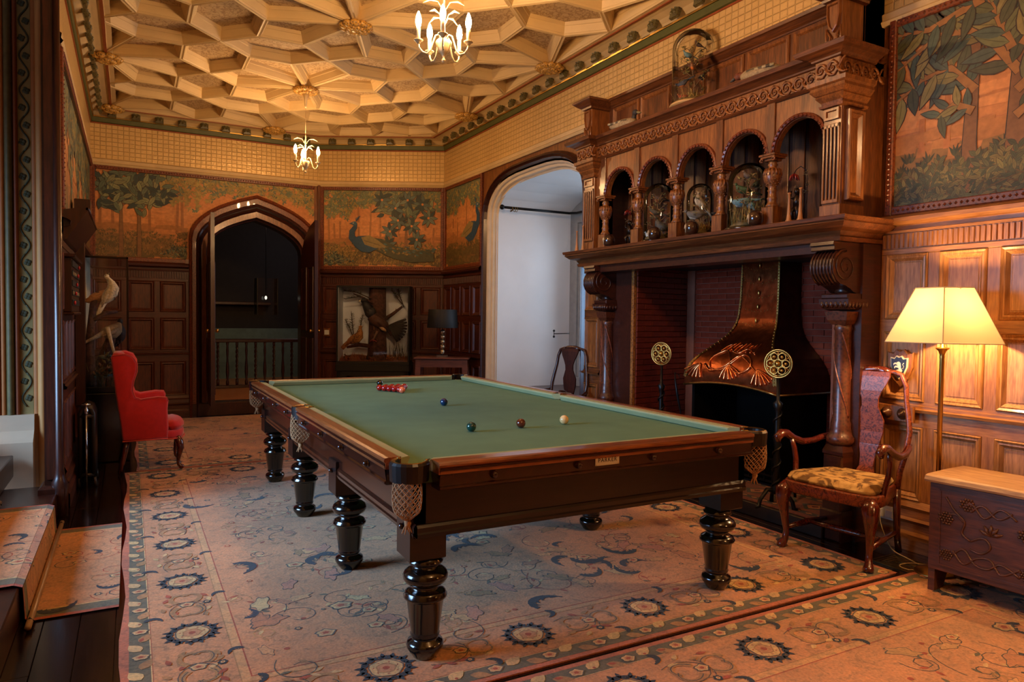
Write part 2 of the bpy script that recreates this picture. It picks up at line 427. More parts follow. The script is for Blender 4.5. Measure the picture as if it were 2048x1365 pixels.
# cornice
path = [(XL, YF), (XL, YE), CH0, CH1, (XR, YF)]
path = list(reversed(path))   # so that +a points into the room
def swp(prof): 
    m_ = MB(); m_.sweep(path, prof); return m_
t1 = struct('trim_1', swp([(0, 3.86), (0.035, 3.87), (0.04, 3.925), (0.0, 3.93)]), GREEN)
swp([(0.0, 3.925), (0.05, 3.927), (0.055, 3.94), (0.0, 3.945)]).build('gilt_bead', BRASS, t1)
swp([(0.0, 3.845), (0.022, 3.848), (0.022, 3.862), (0.0, 3.865)]).build('red_fillet', REDP, t1)
swp([(0.0, 3.94), (0.045, 3.945), (0.06, 3.96), (0.10, 3.985), (0.17, 4.0), (0.235, 4.004), (0.24, 4.03), (0.0, 4.03)]).build('cove', RIBM, t1)
swp([(0.235, 3.995), (0.262, 3.992), (0.266, 4.03), (0.235, 4.03)]).build('red_edge', REDP, t1)
swp([(0.262, 4.0), (0.31, 4.0), (0.31, 4.03), (0.262, 4.03)]).build('margin', RIBM, t1)
blk = MB()
blk.m = RotM(math.radians(-38), 'X')
blk.loops([[(-0.05, -0.055, 0), (0.05, -0.055, 0), (0.05, 0.055, 0), (-0.05, 0.055, 0)], [(-0.05, -0.055, 0.03), (0.05, -0.055, 0.03), (0.05, 0.055, 0.03), (-0.05, 0.055, 0.03)], [(-0.03, -0.035, 0.045), (0.03, -0.035, 0.045), (0.03, 0.035, 0.045), (-0.03, 0.035, 0.045)]], caps=True)
for k in range(4): blk.sphere((0.028*math.cos(k*PI/2+0.78), 0.03*math.sin(k*PI/2+0.78), 0.04), 0.018, 6, 4)
GRB = carved('green_carving', rgb(92, 84, 46), rgb(38, 30, 16), 70); bme = blk.mesh('carved_block'); bme.materials.append(GRB)
def blocks(F, x0, x1):
    n = max(1, round((x1-x0)/0.285))
    for i in range(n):
        x = x0+(i+0.5)*(x1-x0)/n
        link('carved_block', bme, t1, F @ T((x, 3.965, 0.105)) @ RotM(math.radians(20), 'X'))
blocks(F_END, XL+0.12, CH0[0]-0.08); blocks(F_CH, 0.08, LCH-0.1); blocks(F_R, -9.5, -1.0); blocks(F_L, 5.2, 10.4)

# papered frieze
m, nt, b = newmat('embossed_gold_paper')
mp_ = mapping(nt, (1, 1, 1)); br = N(nt, 'ShaderNodeTexBrick', offset=0.0, squash=1.0)
br.inputs['Scale'].default_value = 1.0; br.inputs['Mortar Size'].default_value = 0.005; br.inputs['Mortar Smooth'].default_value = 0.7
br.inputs['Brick Width'].default_value = 0.066; br.inputs['Row Height'].default_value = 0.055
br.inputs['Color1'].default_value = (*rgb(226, 190, 126), 1); br.inputs['Color2'].default_value = (*rgb(218, 182, 118), 1); br.inputs['Mortar'].default_value = (*rgb(206, 168, 106), 1)
nt.links.new(mp_, br.inputs['Vector']); nt.links.new(br.outputs['Color'], b.inputs['Base Color'])
n1 = N(nt, 'ShaderNodeTexNoise', Scale=46.0, Detail=2.0); nt.links.new(mp_, n1.inputs['Vector'])
mt = N(nt, 'ShaderNodeMath', operation='MULTIPLY_ADD'); mt.inputs[1].default_value = -1.0; nt.links.new(br.outputs['Fac'], mt.inputs[0]); 
ms = N(nt, 'ShaderNodeMath', operation='MULTIPLY'); ms.inputs[1].default_value = 0.7; nt.links.new(n1.outputs[0], ms.inputs[0]); nt.links.new(ms.outputs[0], mt.inputs[2])
bump(nt, b, mt.outputs[0], 0.9, 0.006); b.inputs['Roughness'].default_value = 0.30; b.inputs['Metallic'].default_value = 0.2
PAPER = m
def wallobj(name, mb, mat, F, parent=None, kind=None):
    o = mb.build(name, mat, parent, kind); o.matrix_world = F if parent is None else F
    return o
def frieze(F, x0, x1, parent):
    wallobj('embossed_frieze', MB().box(x0, ZF+0.05, 0.0, x1, 3.87, 0.012), PAPER, F, parent)
    f = MB(); f.loops([[(x, z, w) for z, w in ((ZF-0.03, 0.0), (ZF-0.03, 0.03), (ZF-0.005, 0.045), (ZF+0.01, 0.03), (ZF+0.045, 0.035), (ZF+0.06, 0.012))] for x in (x0, x1)], close=False)
    wallobj('frieze_rail', f, CREAM, F, parent)
# panelling
RW = [(0.31, 0.77), (0.93, 1.36), (1.44, 1.85)]
pcache = {}
def panel_mesh(w, hh, pm=None):
    pm = pm or OAKP; k = (round(w, 3), round(hh, 3), pm.name)
    if k not in pcache:
        q = MB(); q.frame([(0,0,w,hh,0.0),(0,0,w,hh,0.026),(0.006,0.006,w-0.006,hh-0.006,0.034),(0.018,0.018,w-0.018,hh-0.018,0.026),(0.026,0.026,w-0.026,hh-0.026,0.028),(0.044,0.044,w-0.044,hh-0.044,0.008),(0.05,0.05,w-0.05,hh-0.05,0.008),(0.054,0.054,w-0.054,hh-0.054,0.011)])
        me = q.mesh('panel'); me.materials.append(pm); pcache[k] = me
    return pcache[k]
def wains(F, x0, x1, parent, cols=None, rows=RW, cap=True, flutes=True, base=True, wd=None):
    WP, WX_, WY_ = wd or (OAKP, OAKX, OAKH)
    L = x1-x0; n = cols or max(1, round(L/0.335)); pitch = L/n; st = 0.07
    for i in range(n+1):
        xs = x0+i*pitch-st/2; a = max(xs, x0); c = min(xs+st, x1)
        wallobj('stile', MB().box(a, rows[0][0], 0, c, rows[-1][1], 0.024, 0.003), WY_, F, parent)
    for i in range(n):
        for z0, z1 in rows:
            o = link('panel', panel_mesh(pitch-st, z1-z0, WP), parent); o.matrix_world = F @ T((x0+i*pitch+st/2, z0, 0))
    for k, (z0, z1) in enumerate(rows):
        ztop = rows[k+1][0] if k+1 < len(rows) else 1.885
        wallobj('rail', MB().box(x0, z1, 0, x1, ztop, 0.0245, 0.003), WX_, F, parent)
    if len(rows) > 1:
        zr = rows[0][1]+0.09
        f = MB(); f.loops([[(x, z, w) for z, w in ((zr, 0.02), (zr+0.004, 0.045), (zr+0.022, 0.05), (zr+0.03, 0.034), (zr+0.045, 0.034), (zr+0.05, 0.02))] for x in (x0, x1)], close=False)
        wallobj('chair_rail', f, WX_, F, parent)
    if base:
        f = MB(); f.loops([[(x, z, w) for z, w in ((0.0, 0.0), (0.0, 0.06), (0.10, 0.06), (0.12, 0.046), (0.17, 0.046), (0.19, 0.056), (0.205, 0.04), (0.25, 0.036), (0.27, 0.044), (0.31, 0.024), (0.31, 0))] for x in (x0, x1)], close=False)
        wallobj('skirting', f, WX_, F, parent)
    if flutes:
        f = MB(); f.box(x0, 1.885, 0, x1, 1.985, 0.018); nf = int(L/0.03)
        for i in range(nf):
            xs = x0+(i+0.5)*L/nf
            f.loops([[(xs-0.011, z, 0.018), (xs-0.007, z, 0.028), (xs+0.007, z, 0.028), (xs+0.011, z, 0.018)] for z in (1.892, 1.978)], close=False)
        wallobj('reeded_band', f, WY_, F, parent)
    if cap:
        f = MB(); f.loops([[(x, z, w) for z, w in ((1.985, 0.0), (1.985, 0.03), (2.0, 0.034), (2.005, 0.02), (2.03, 0.022), (2.035, 0.05), (2.05, 0.075), (2.075, 0.08), (2.09, 0.06), (2.10, 0.03), (2.10, 0))] for x in (x0, x1)], close=False)
        wallobj('dado_cap', f, WX_, F, parent)

# end wall with the pointed doorway
DCX = 1.585
w = MB(); pl = wallpoly(XL-0.2, CH0[0], 0, 4.2, arch_pts(0.66, 2.29, 2.80, cx=DCX)); w.loops([[(x, z, 0) for x, z in pl], [(x, z, -0.3) for x, z in pl]], caps=True)
we = wallobj('wall_end', w, OAKP, F_END, None, 'structure')
def archframe(name, pairs, F, mat, parent):
    """pairs: (halfwidth, spring, apex, depth)"""
    f = MB(); f.loops([[(x, z, d) for x, z in arch_pts(a, b_, c_, cx=DCX)] for a, b_, c_, d in pairs], close=False)
    return wallobj(name, f, mat, F, parent)
def ap_(t, d): return (0.875-0.23*t, 2.36-0.07*t, 3.11-0.34*t, d)
archframe('door_casing', [ap_(0, 0.0), ap_(0, 0.05), ap_(0.1, 0.065), ap_(0.16, 0.045), ap_(0.36, 0.045)], F_END, BEAD, we)
archframe('door_moulding', [ap_(0.36, 0.045), ap_(0.43, 0.07), ap_(0.5, 0.06), ap_(0.53, 0.01), ap_(0.6, 0.02), ap_(0.68, 0.0), ap_(0.76, -0.05), ap_(0.82, -0.04), ap_(0.88, -0.10), ap_(1, -0.12), ap_(1, -0.34)], F_END, DOAK, we)
w = MB(); w.box(-0.1, 0, -0.3, LCH+0.1, 4.2, 0); wc = wallobj('wall_corner', w, OAKP, F_CH, None, 'structure')
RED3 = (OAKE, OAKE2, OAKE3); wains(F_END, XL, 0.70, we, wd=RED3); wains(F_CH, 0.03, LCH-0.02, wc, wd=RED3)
for F, xa in ((F_END, 2.45), (F_CH, 0.0)): wallobj('corner_post', MB().box(xa-0.02, 0, 0, xa+0.03, ZF, 0.04, 0.01), OAKH, F, we)
frieze(F_END, XL, CH0[0], we); frieze(F_CH, 0, LCH, wc)
# right wall
wr = semp('wall_right')
RC, RH = 7.13, 1.10     # recess centre (world y) and half width
def warch(hw, zs, za, cx=0.0): return arch_pts(hw, zs, za, cx=cx, n=10, kind='flat')
w = MB(); pl = wallpoly(-9.75, -5.62, 0, 4.2, warch(RH+0.02, 2.70, 3.17, -RC)); w.loops([[(x, z, 0) for x, z in pl], [(x, z, -0.06) for x, z in pl]], caps=True)
wallobj('wall_surface', w, OAKP, F_R, wr)
wallobj('wall_over_fireplace', MB().box(-5.62, 3.0, -0.3, -2.9, 4.2, 0), OAKP, F_R, wr)
wallobj('wall_over_near', MB().box(-2.9, 0.0, -0.42, -YF, 4.2, -0.20), OAKP, F_R, wr)
wallobj('wall_jog', MB().box(-2.92, 2.0, -0.22, -2.9, 4.2, 0), OAKP, F_R, wr)
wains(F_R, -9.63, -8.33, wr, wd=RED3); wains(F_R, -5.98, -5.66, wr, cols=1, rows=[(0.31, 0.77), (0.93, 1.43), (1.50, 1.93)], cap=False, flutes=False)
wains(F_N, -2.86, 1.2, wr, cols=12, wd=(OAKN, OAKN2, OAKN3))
frieze(F_R, -9.65, -5.66, wr); wallobj('embossed_frieze', MB().box(-5.66, 3.45, 0.0, -2.9, 3.87, 0.012), PAPER, F_R, wr); frieze(F_N, -2.9, -YF, wr)
f = MB(); f.loops([[(x, z, d) for x, z in warch(a, b_, c_, -RC)] for a, b_, c_, d in ((1.20,2.70,3.27,0.0),(1.20,2.70,3.27,0.03),(1.17,2.70,3.24,0.05),(1.155,2.70,3.225,0.03),(1.14,2.70,3.21,0.04),(1.12,2.70,3.19,0.0))], close=False)
wallobj('arch_casing', f, DOAK, F_R, wr)
f = MB(); f.loops([[(x, z, d) for x, z in warch(a, b_, c_, -RC)] for a, b_, c_, d in ((1.12,2.70,3.19,0.0),(1.10,2.70,3.17,0.0),(1.085,2.70,3.15,-0.02),(1.08,2.70,3.145,-0.05),(1.06,2.70,3.12,-0.06),(1.05,2.70,3.11,-0.10),(1.03,2.69,3.09,-0.12))], close=False)
wallobj('stone_arch', f, STONE, F_R, wr)
# window recess
RP = [(-RC+x, z) for x, z in [(-1.04, 0.0), (-1.04, 2.88), (-0.92, 2.95), (-0.7, 3.03), (-0.4, 3.09), (0, 3.11), (0.4, 3.09), (0.7, 3.03), (0.92, 2.95), (1.04, 2.88), (1.04, 0.0)]]
f = MB(); f.loops([[(x, max(z, 0.0), d) for x, z in RP] for d in (-0.10, -0.14, -0.7, -1.25)], close=False)
wallobj('recess_plaster', f, WHITEP, F_R, wr)
wallobj('recess_floor', MB().box(-8.25, 0.44, -1.4, -6.0, 0.5, -0.02), DOAK, F_R, wr)
wallobj('recess_riser', MB().box(-8.25, 0.0, -0.1, -6.0, 0.5, -0.02), DOAK, F_R, wr)
wd = semp('window_1')
WX = -1.25
pts = [(-8.4, 0.0), (-5.9, 0.0), (-5.9, 3.4), (-8.4, 3.4)]
fr = MB()
for a, c in ((-8.4, -8.0), (-6.26, -5.9)): fr.box(a, 0, WX-0.25, c, 3.4, WX)
fr.box(-8.0, 0, WX-0.25, -6.26, 0.62, WX); fr.box(-8.0, 2.72, WX-0.25, -6.26, 3.4, WX)
wallobj('stone_surround', fr, GREYST, F_R, wd)
for k in range(3):
    xa = -8.0+k*0.58; xb = xa+0.58
    g = MB()
    for (u, v_) in ((xa, xa+0.05), (xb-0.05, xb)): g.box(u, 0.62, WX-0.2, v_, 2.72, WX-0.02, 0.01)
    ap = arch_pts(0.24, 2.28, 2.62, cx=(xa+xb)/2, kind='round', z0=0.62)[1:-1]
    top = [(x, 2.72) for x, z in ap]
    g.loops([[(x, z, WX-0.16), (x, z, WX-0.05), (x, 2.72, WX-0.05), (x, 2.72, WX-0.16)] for (x, z) in ap], caps=True)
    wallobj('mullion', g, GREYST, F_R, wd)
    lt = MB()
    for j in range(1, 3): lt.box(xa+j*0.193-0.004, 0.62, WX-0.11, xa+j*0.193+0.004, 2.6, WX-0.1)
    for j in range(1, 7): lt.box(xa+0.05, 0.62+j*0.28-0.004, WX-0.11, xb-0.05, 0.62+j*0.28+0.004, WX-0.1)
    lo = wallobj('glazing_bars', lt, IRON, F_R, wd)
    g = MB(); g.box(xa+0.04, 0.62, WX-0.108, xb-0.04, 2.66, WX-0.104)
    o = wallobj('pane', g, thinglass('window_glass') if 'window_glass' not in MATS else MATS['window_glass'], F_R, wd)
# left wall
wl = semp('wall_left')
wallobj('wall_surface', MB().box(5.85, 0, -0.045, 10.7, 4.2, 0), OAKP, F_L, wl)
wallobj('wall_core', MB().box(6.7, 0, -0.4, 10.7, 4.2, -0.045), OAKP, F_L, wl)
wallobj('wall_near', MB().box(YF, 0, -0.3, 1.6, 4.2, 0), CREAM, F_L, wl)
wallobj('wall_over_bay', MB().box(1.6, 3.8, -0.3, 6.0, 4.2, 0), CREAM, F_L, wl)
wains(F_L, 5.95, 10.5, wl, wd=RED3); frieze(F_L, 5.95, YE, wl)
struct('wall_back', MB().box(-0.6, YF-0.3, 0, 4.5, YF, 4.2), OAKP)
# bay up the steps on the left
by_ = semp('wall_bay')
BW = plain('bay_plaster', rgb(190, 170, 140), 0.8, var=0.05)
o = MB().box(-3.4, 6.62, 0, -0.75, 6.9, 4.2).build('bay_wall', BW, by_); MB().box(-3.4, 1.3, 0, -0.7, 1.6, 4.2).build('bay_wall', BW, by_)
g = MB(); g.box(-3.5, 1.3, 0, -3.2, 6.9, 0.7); g.box(-3.5, 1.3, 3.2, -3.2, 6.9, 4.2); g.box(-3.5, 1.3, 0.7, -3.2, 2.9, 3.2); g.box(-3.5, 5.9, 0.7, -3.2, 6.9, 3.2)
g.build('bay_wall', BW, by_); MB().box(-3.4, 1.4, 4.1, -0.7, 6.8, 4.2).build('bay_ceiling', BW, by_)
# painted pier at the left edge
PG = plain('painted_green', rgb(104, 92, 54), 0.55, var=0.2, scale=20); PO = plain('painted_ochre', rgb(178, 108, 52), 0.6, var=0.1); PC = plain('painted_cream', rgb(206, 146, 84), 0.6, var=0.08, scale=6)
PR = plain('painted_russet', rgb(140, 72, 38), 0.6, var=0.12)
wp = semp('wall_pier')
yp = 6.6
MB().box(-1.3, yp, 0, -0.5, 7.0, 4.2).build('pier_core', PC, wp)
def halfcol(x0, x1, mat, bulge, z0=0.62, name='colonnette', ax='z'):
    c, r_ = (x0+x1)/2, (x1-x0)/2; g = MB()
    g.loops([[(c-r_*math.cos(t*PI/8), yp-bulge*math.sin(t*PI/8), z) for t in range(9)] for z in (z0, 4.1)], close=False, smooth=True)
    return g.build(name, mat, wp)
halfcol(-0.95, -0.875, PR, 0.03); halfcol(-0.875, -0.84, PO, 0.02); halfcol(-0.84, -0.785, PG, 0.045); halfcol(-0.785, -0.752, PR, 0.03)
halfcol(-0.668, -0.62, PO, 0.02); halfcol(-0.64, -0.575, PC, 0.05, 0.0); halfcol(-0.585, -0.50, PO, 0.04, 0.0)
band = MB().box(-0.752, yp-0.006, 0.6, -0.668, yp, 4.1).build('stencilled_band', plain('olive_paint', rgb(150, 128, 76), 0.6), wp)
s = MB(); cl_ = rgb(66, 66, 40)
for i in range(26):
    z = 0.68+i*0.132; sg = 1 if i % 2 else -1
    s.tube([(-0.71+sg*0.03*math.sin(t*PI/8), yp-0.008, z+t*0.0165) for t in range(9)], 0.0065, 4, flat=1)
    for k in range(4):
        a = k*PI/2+0.4; s.sphere((-0.71-sg*0.014+0.012*math.cos(a), yp-0.008, z+0.066+0.014*math.sin(a)), 0.015, 6, 4, (1, 0.25, 1))
s.build('stencilled_scrolls', plain('dark_olive_paint', cl_, 0.6), wp)
g = MB(); g.loops([[(-1.2, yp-0.16, 0), (-0.66, yp-0.16, 0), (-0.66, yp+0.05, 0), (-1.2, yp+0.05, 0)], [(-1.2, yp-0.16, 0.42), (-0.66, yp-0.16, 0.42), (-0.66, yp+0.05, 0.42), (-1.2, yp+0.05, 0.42)], [(-1.2, yp-0.07, 0.5), (-0.66, yp-0.07, 0.5), (-0.66, yp+0.05, 0.5), (-1.2, yp+0.05, 0.5)], [(-1.2, yp-0.055, 0.62), (-0.66, yp-0.055, 0.62), (-0.66, yp+0.05, 0.62), (-1.2, yp+0.05, 0.62)]], caps=True)
g.build('pier_plinth', plain('white_stone', rgb(214, 184, 152), 0.7, var=0.03), wp)
# dark post at the corner of the left wall
g = MB(); g.box(-0.525, 5.76, 0, -0.435, 5.92, 4.05, 0.012); g.box(-0.51, 5.735, 0.25, -0.45, 5.77, 4.0, 0.012); g.build('corner_post', DOAK, wl)
g = MB(); g.lathe([(0.05, 0), (0.05, 0.24), (0.035, 0.27), (0.03, 0.30), (0.026, 0.34), (0.022, 4.0)], 10, (-0.435, 5.74, 0)); g.build('post_shaft', DOAK, wl)
MB().box(-0.56, 5.70, 0, -0.40, 5.95, 0.22, 0.02).build('post_plinth', DOAK, wl)
# steps up to the bay
st = semp('floor_steps')
for k, xr in enumerate((-0.45, -0.78, -1.11)):
    z = 0.17*(k+1)
    MB().box(xr-0.6 if k < 2 else -3.4, 1.6, z-0.17 if k else 0, xr, 6.4 if k else 6.0, z-0.004, 0.006).build('step', DOAK, st)
MB().box(-3.4, 1.6, 0, -1.1, 6.62, 0.5).build('bay_floor', DARKF, st)
# stair hall beyond the doorway
hl = semp('floor_hall')
MB().box(-0.4, YE+0.28, 0, 3.6, 14.6, 0.19).build('hall_floor', wood('hall_boards', rgb(160, 92, 40), rgb(206, 130, 62), 0.4, 'X'), hl)
MB().box(0.7, YE-0.05, 0, 2.5, YE+0.4, 0.185, 0.01).build('threshold', DOAK, hl)
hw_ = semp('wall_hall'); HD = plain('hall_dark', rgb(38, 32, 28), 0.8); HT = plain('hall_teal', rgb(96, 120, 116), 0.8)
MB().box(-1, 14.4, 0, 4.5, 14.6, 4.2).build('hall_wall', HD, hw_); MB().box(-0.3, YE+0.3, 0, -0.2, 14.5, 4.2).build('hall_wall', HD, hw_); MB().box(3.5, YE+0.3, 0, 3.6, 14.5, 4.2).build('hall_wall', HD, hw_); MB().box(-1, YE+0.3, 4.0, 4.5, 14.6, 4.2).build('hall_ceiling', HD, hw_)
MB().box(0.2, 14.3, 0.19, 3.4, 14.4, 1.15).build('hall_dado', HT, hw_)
MB().box(0.2, 14.2, 1.6, 2.4, 14.4, 1.66, 0.01).build('hall_shelf', DOAK, hw_)
hlp = bpy.data.lights.new('hall_lamp', 'POINT'); hlp.energy = 26; hlp.color = WARM; hlp.shadow_soft_size = 0.12; o = bpy.data.objects.new('hall_lamp', hlp); COL.objects.link(o); o.location = (2.9, 11.7, 3.2)
area('hall_daylight', (3.1, 13.0, 3.2), (1.6, 13.6, 0.5), 0.8, 0.8, 4.0, COOL)
# door leaves standing open
def leaf(x, ang, sgn, nm):
    d = semp(nm); g = MB(); W_ = 0.62
    prof = [(0, 0.2), (W_, 0.2), (W_, 2.74), (W_*0.6, 2.66), (W_*0.25, 2.5), (0.04, 2.3), (0, 2.15)]
    g.loops([[(a, -0.025, z) for a, z in prof], [(a, 0.025, z) for a, z in prof]], caps=True)
    o = g.build('door_leaf', DOAK, d)
    for z0, z1 in ((0.35, 1.1), (1.2, 2.1)):
        for a in (0.07, 0.35):
            for sd in (-1, 1):
                q = MB(); q.m = Matrix(((1, 0, 0, a), (0, 0, sd, 0.025*sd), (0, 1, 0, z0), (0, 0, 0, 1)))
                q.frame([(0,0,0.22,z1-z0,0.0),(0.004,0.004,0.216,z1-z0-0.004,0.012),(0.03,0.03,0.19,z1-z0-0.03,0.002),(0.04,0.04,0.18,z1-z0-0.04,0.006)]); q.build('panel', DOAK, d)
    q = MB(); q.sphere((W_-0.06, -0.06, 1.2), 0.025, 10, 6); q.sphere((W_-0.06, 0.06, 1.2), 0.025, 10, 6); q.tube([(W_-0.06, -0.06, 1.2), (W_-0.06, 0.06, 1.2)], 0.008, 6); q.build('door_knob', BRASS, d)
    d.location = (x, YE-0.03, 0); d.rotation_euler = (0, 0, ang); return d
leaf(0.955, math.radians(-91), 1, 'door_1'); leaf(2.215, math.radians(-84), -1, 'door_2')
# light switch is further down

# ================================================================== PAINTED MURALS
class Canvas:
    def __init__(s, x0, x1, z0, z1, hole=None):
        s.b = (x0, x1, z0, z1); s.mb = MB(); s.k = 0; s.hole = hole; s.ph = 0
    def lay(s): s.k += 1; return 0.003+s.ph*0.0007+R.random()*0.0006
    def nx(s): s.ph += 1
    def poly(s, pts, col, z=None):
        x0, x1, z0, z1 = s.b
        p = clip(clip(clip(clip(list(pts), 1, 0, x1), -1, 0, -x0), 0, 1, z1), 0, -1, -z0)
        if len(p) < 3: return
        if s.hole and any(s.hole(*q) for q in p): return
        zz = s.lay() if z is None else z
        if parea(p) < 0: p.reverse()
        s.mb.add([(x, y, zz) for x, y in p], [tuple(range(len(p)))], False, col)
def jit(c, a=0.12):
    k = 1+R.uniform(-a, a); return tuple(min(1, max(0, x*k*(1+R.uniform(-a, a)*0.3))) for x in c)
def leafpoly(cx, cy, a, L, W, bend=0.0):
    ca, sa = math.cos(a), math.sin(a); up = []; dn = []
    for t in (0, 0.18, 0.4, 0.65, 0.86, 1.0):
        wv = W*math.sin(PI*min(1, t**0.8))*0.5; bx_ = t*L; byy = bend*L*t*t
        up.append((bx_, byy+wv)); dn.append((bx_, byy-wv))
    pts = up+dn[::-1][1:-1]
    return [(cx+x*ca-y*sa, cy+x*sa+y*ca) for x, y in pts]
DKL, MDL, LTL, YLL = rgb(52, 66, 60), rgb(92, 104, 82), rgb(128, 130, 92), rgb(164, 136, 72)
OUTL = rgb(58, 46, 34)
def leaf2(c, cx, cy, a, L, W, col):
    z = c.lay(); b_ = R.uniform(-0.15, 0.15)
    c.poly(leafpoly(cx-0.012*L*math.cos(a), cy-0.012*L*math.sin(a), a, L*1.06, W*1.22, b_), OUTL, z)
    c.poly(leafpoly(cx, cy, a, L, W, b_), col, z+0.00004)
    c.poly(leafpoly(cx, cy, a, L*0.92, W*0.10, b_), tuple(x*0.6 for x in col), z+0.00008)
def stroke(c, pts, w0, w1, col, out=True):
    n = len(pts)
    for rep in ((1.14, OUTL, 0), (1.0, col, 0.00012)) if out else ((1.0, col, 0),):
        z = c.lay() if rep[2] == 0 else z0+rep[2]
        z0 = z
        for i in range(n-1):
            a, b_ = Vector(pts[i]), Vector(pts[i+1]); d = (b_-a)
            if d.length < 1e-6: continue
            d.normalize(); nn = Vector((-d.y, d.x)); wa = (w0+(w1-w0)*i/(n-1))*rep[0]/2; wb = (w0+(w1-w0)*(i+1)/(n-1))*rep[0]/2
            e = d*wa*0.35
            c.poly([tuple(a-nn*wa-e), tuple(b_-nn*wb+e), tuple(b_+nn*wb+e), tuple(a+nn*wa-e)], rep[1], z+(i % 2)*0.00005)
def bigtree(c, x, z0, zt, spread, LS, n=46, trunk=0.05, branches=5, pal=(DKL, MDL, MDL, LTL), lean=0.0):
    tc = rgb(132, 92, 54); hgt = zt-z0; c.nx()
    top = (x+lean, z0+hgt*0.72)
    stroke(c, [(x, z0), (x+lean*0.2, z0+hgt*0.3), (x+lean*0.6, z0+hgt*0.52), top], trunk, trunk*0.55, tc)
    tips = []
    for k in range(branches):
        a = PI*(0.08+0.84*(k+0.5)/branches)+R.uniform(-0.12, 0.12); L = spread*R.uniform(0.8, 1.1)
        bz = z0+hgt*(0.45+0.27*R.random())
        p0 = (x+lean*0.7, bz); p1 = (p0[0]+0.5*L*math.cos(a), p0[1]+0.45*L*math.sin(a)+0.05); p2 = (p0[0]+L*math.cos(a), p0[1]+min(L*0.8*math.sin(a)+0.06, zt-bz))
        stroke(c, [p0, p1, p2], trunk*0.42, trunk*0.14, tc); tips += [(p0, p1), (p1, p2)]
    for i in range(n):
        if i % 24 == 0: c.nx()
        a0, b0 = R.choice(tips); t = R.random(); px_ = a0[0]+(b0[0]-a0[0])*t; py_ = a0[1]+(b0[1]-a0[1])*t
        d = math.atan2(b0[1]-a0[1], b0[0]-a0[0])+R.choice((-1, 1))*R.uniform(0.35, 1.15)
        leaf2(c, px_+R.uniform(-1, 1)*LS*0.45, py_+R.uniform(-1, 1)*LS*0.35, d, LS*R.uniform(0.75, 1.2), LS*0.36, jit(R.choice(pal), 0.16))
def canopy(c, x0, x1, z0, z1, n, LS, pal):
    c.nx()
    for i in range(n):
        x = R.uniform(x0, x1); t = R.random()**1.4; z = z1-(z1-z0)*t*(0.75+0.25*math.sin(x*7)+0.12*math.sin(x*23))
        col = jit(R.choice(pal), 0.2); a0 = R.uniform(0, 2*PI)
        for k in range(4):
            zz = c.lay(); c.poly(leafpoly(x, z, a0+k*1.25+R.uniform(-.3, .3), LS*R.uniform(0.7, 1.2), LS*0.42), jit(col, 0.12), zz)
def tufts(c, x0, x1, z0, z1, n, pal, L=0.05):
    c.nx()
    for i in range(n):
        x = R.uniform(x0, x1); z = R.uniform(z0, z1)
        for k in range(4):
            c.poly(leafpoly(x, z, PI/2+(k-1.5)*0.42, L*R.uniform(0.6, 1.2), L*0.22), jit(R.choice(pal), 0.2))
def fern(c, x, z, s_, n=7, pal=(MDL, DKL, LTL)):
    for k in range(n):
        a = PI*(0.12+0.76*k/(n-1)); L = s_*R.uniform(0.75, 1.1)
        p = [(x+L*t*math.cos(a)*(1+0.15*t), z+L*t*math.sin(a)*(1-0.25*t)) for t in (0, 0.35, 0.7, 1.0)]
        stroke(c, p, 0.008*s_/0.3, 0.004, rgb(96, 74, 42), False)
        for j in range(1, 7):
            t = j/7; px_ = x+L*t*math.cos(a)*(1+0.15*t); py_ = z+L*t*math.sin(a)*(1-0.25*t)
            for sg in (-1, 1): leaf2(c, px_, py_, a+sg*0.75, s_*0.26*(1.15-t*0.5), s_*0.085, jit(R.choice(pal), 0.15))
def mural(name, label, F, x0, x1, z0=2.155, z1=3.27, hole=None, outline=None, dens=1.0, scale=1.0):
    m_ = thing(name, label, 'painting', group=None); m_.matrix_world = F @ T((x0, z0, 0.0)); L = x1-x0
    Hh = z1-z0; hl_ = (lambda x, y: hole(x+x0, y+z0)) if hole else None
    bgm = MB(); rect = outline or [(0, 0), (L, 0), (L, Hh), (0, Hh)]
    bgm.loops([[(x, y, -0.0) for x, y in rect], [(x, y, 0.0022) for x, y in rect]], caps=True, col=rgb(196, 128, 72))
    bgm.build('canvas', PAINT, m_)
    c = Canvas(0, L, 0, Hh, hl_)
    n = int(L*9)
    for i in range(n*4):    # soft ground and sky bands brushed in ragged strokes
        if i % 30 == 0: c.nx()
        x = R.uniform(-0.1, L); w_ = R.uniform(0.1, 0.3)
        for zz, col, hh_ in ((R.uniform(0.22, 0.36)*Hh, rgb(170, 112, 60), 0.05), (R.uniform(0.02, 0.26)*Hh, rgb(134, 98, 54), 0.08), (R.uniform(0.40, 0.62)*Hh, rgb(206, 138, 80), 0.05), (R.uniform(0.0, 0.14)*Hh, rgb(104, 84, 48), 0.08)):
            c.poly([(x, zz), (x+w_, zz-0.01), (x+w_*1.1, zz+hh_*Hh), (x+0.02, zz+hh_*0.8*Hh)], jit(col, 0.06))
    return m_, c, L, Hh
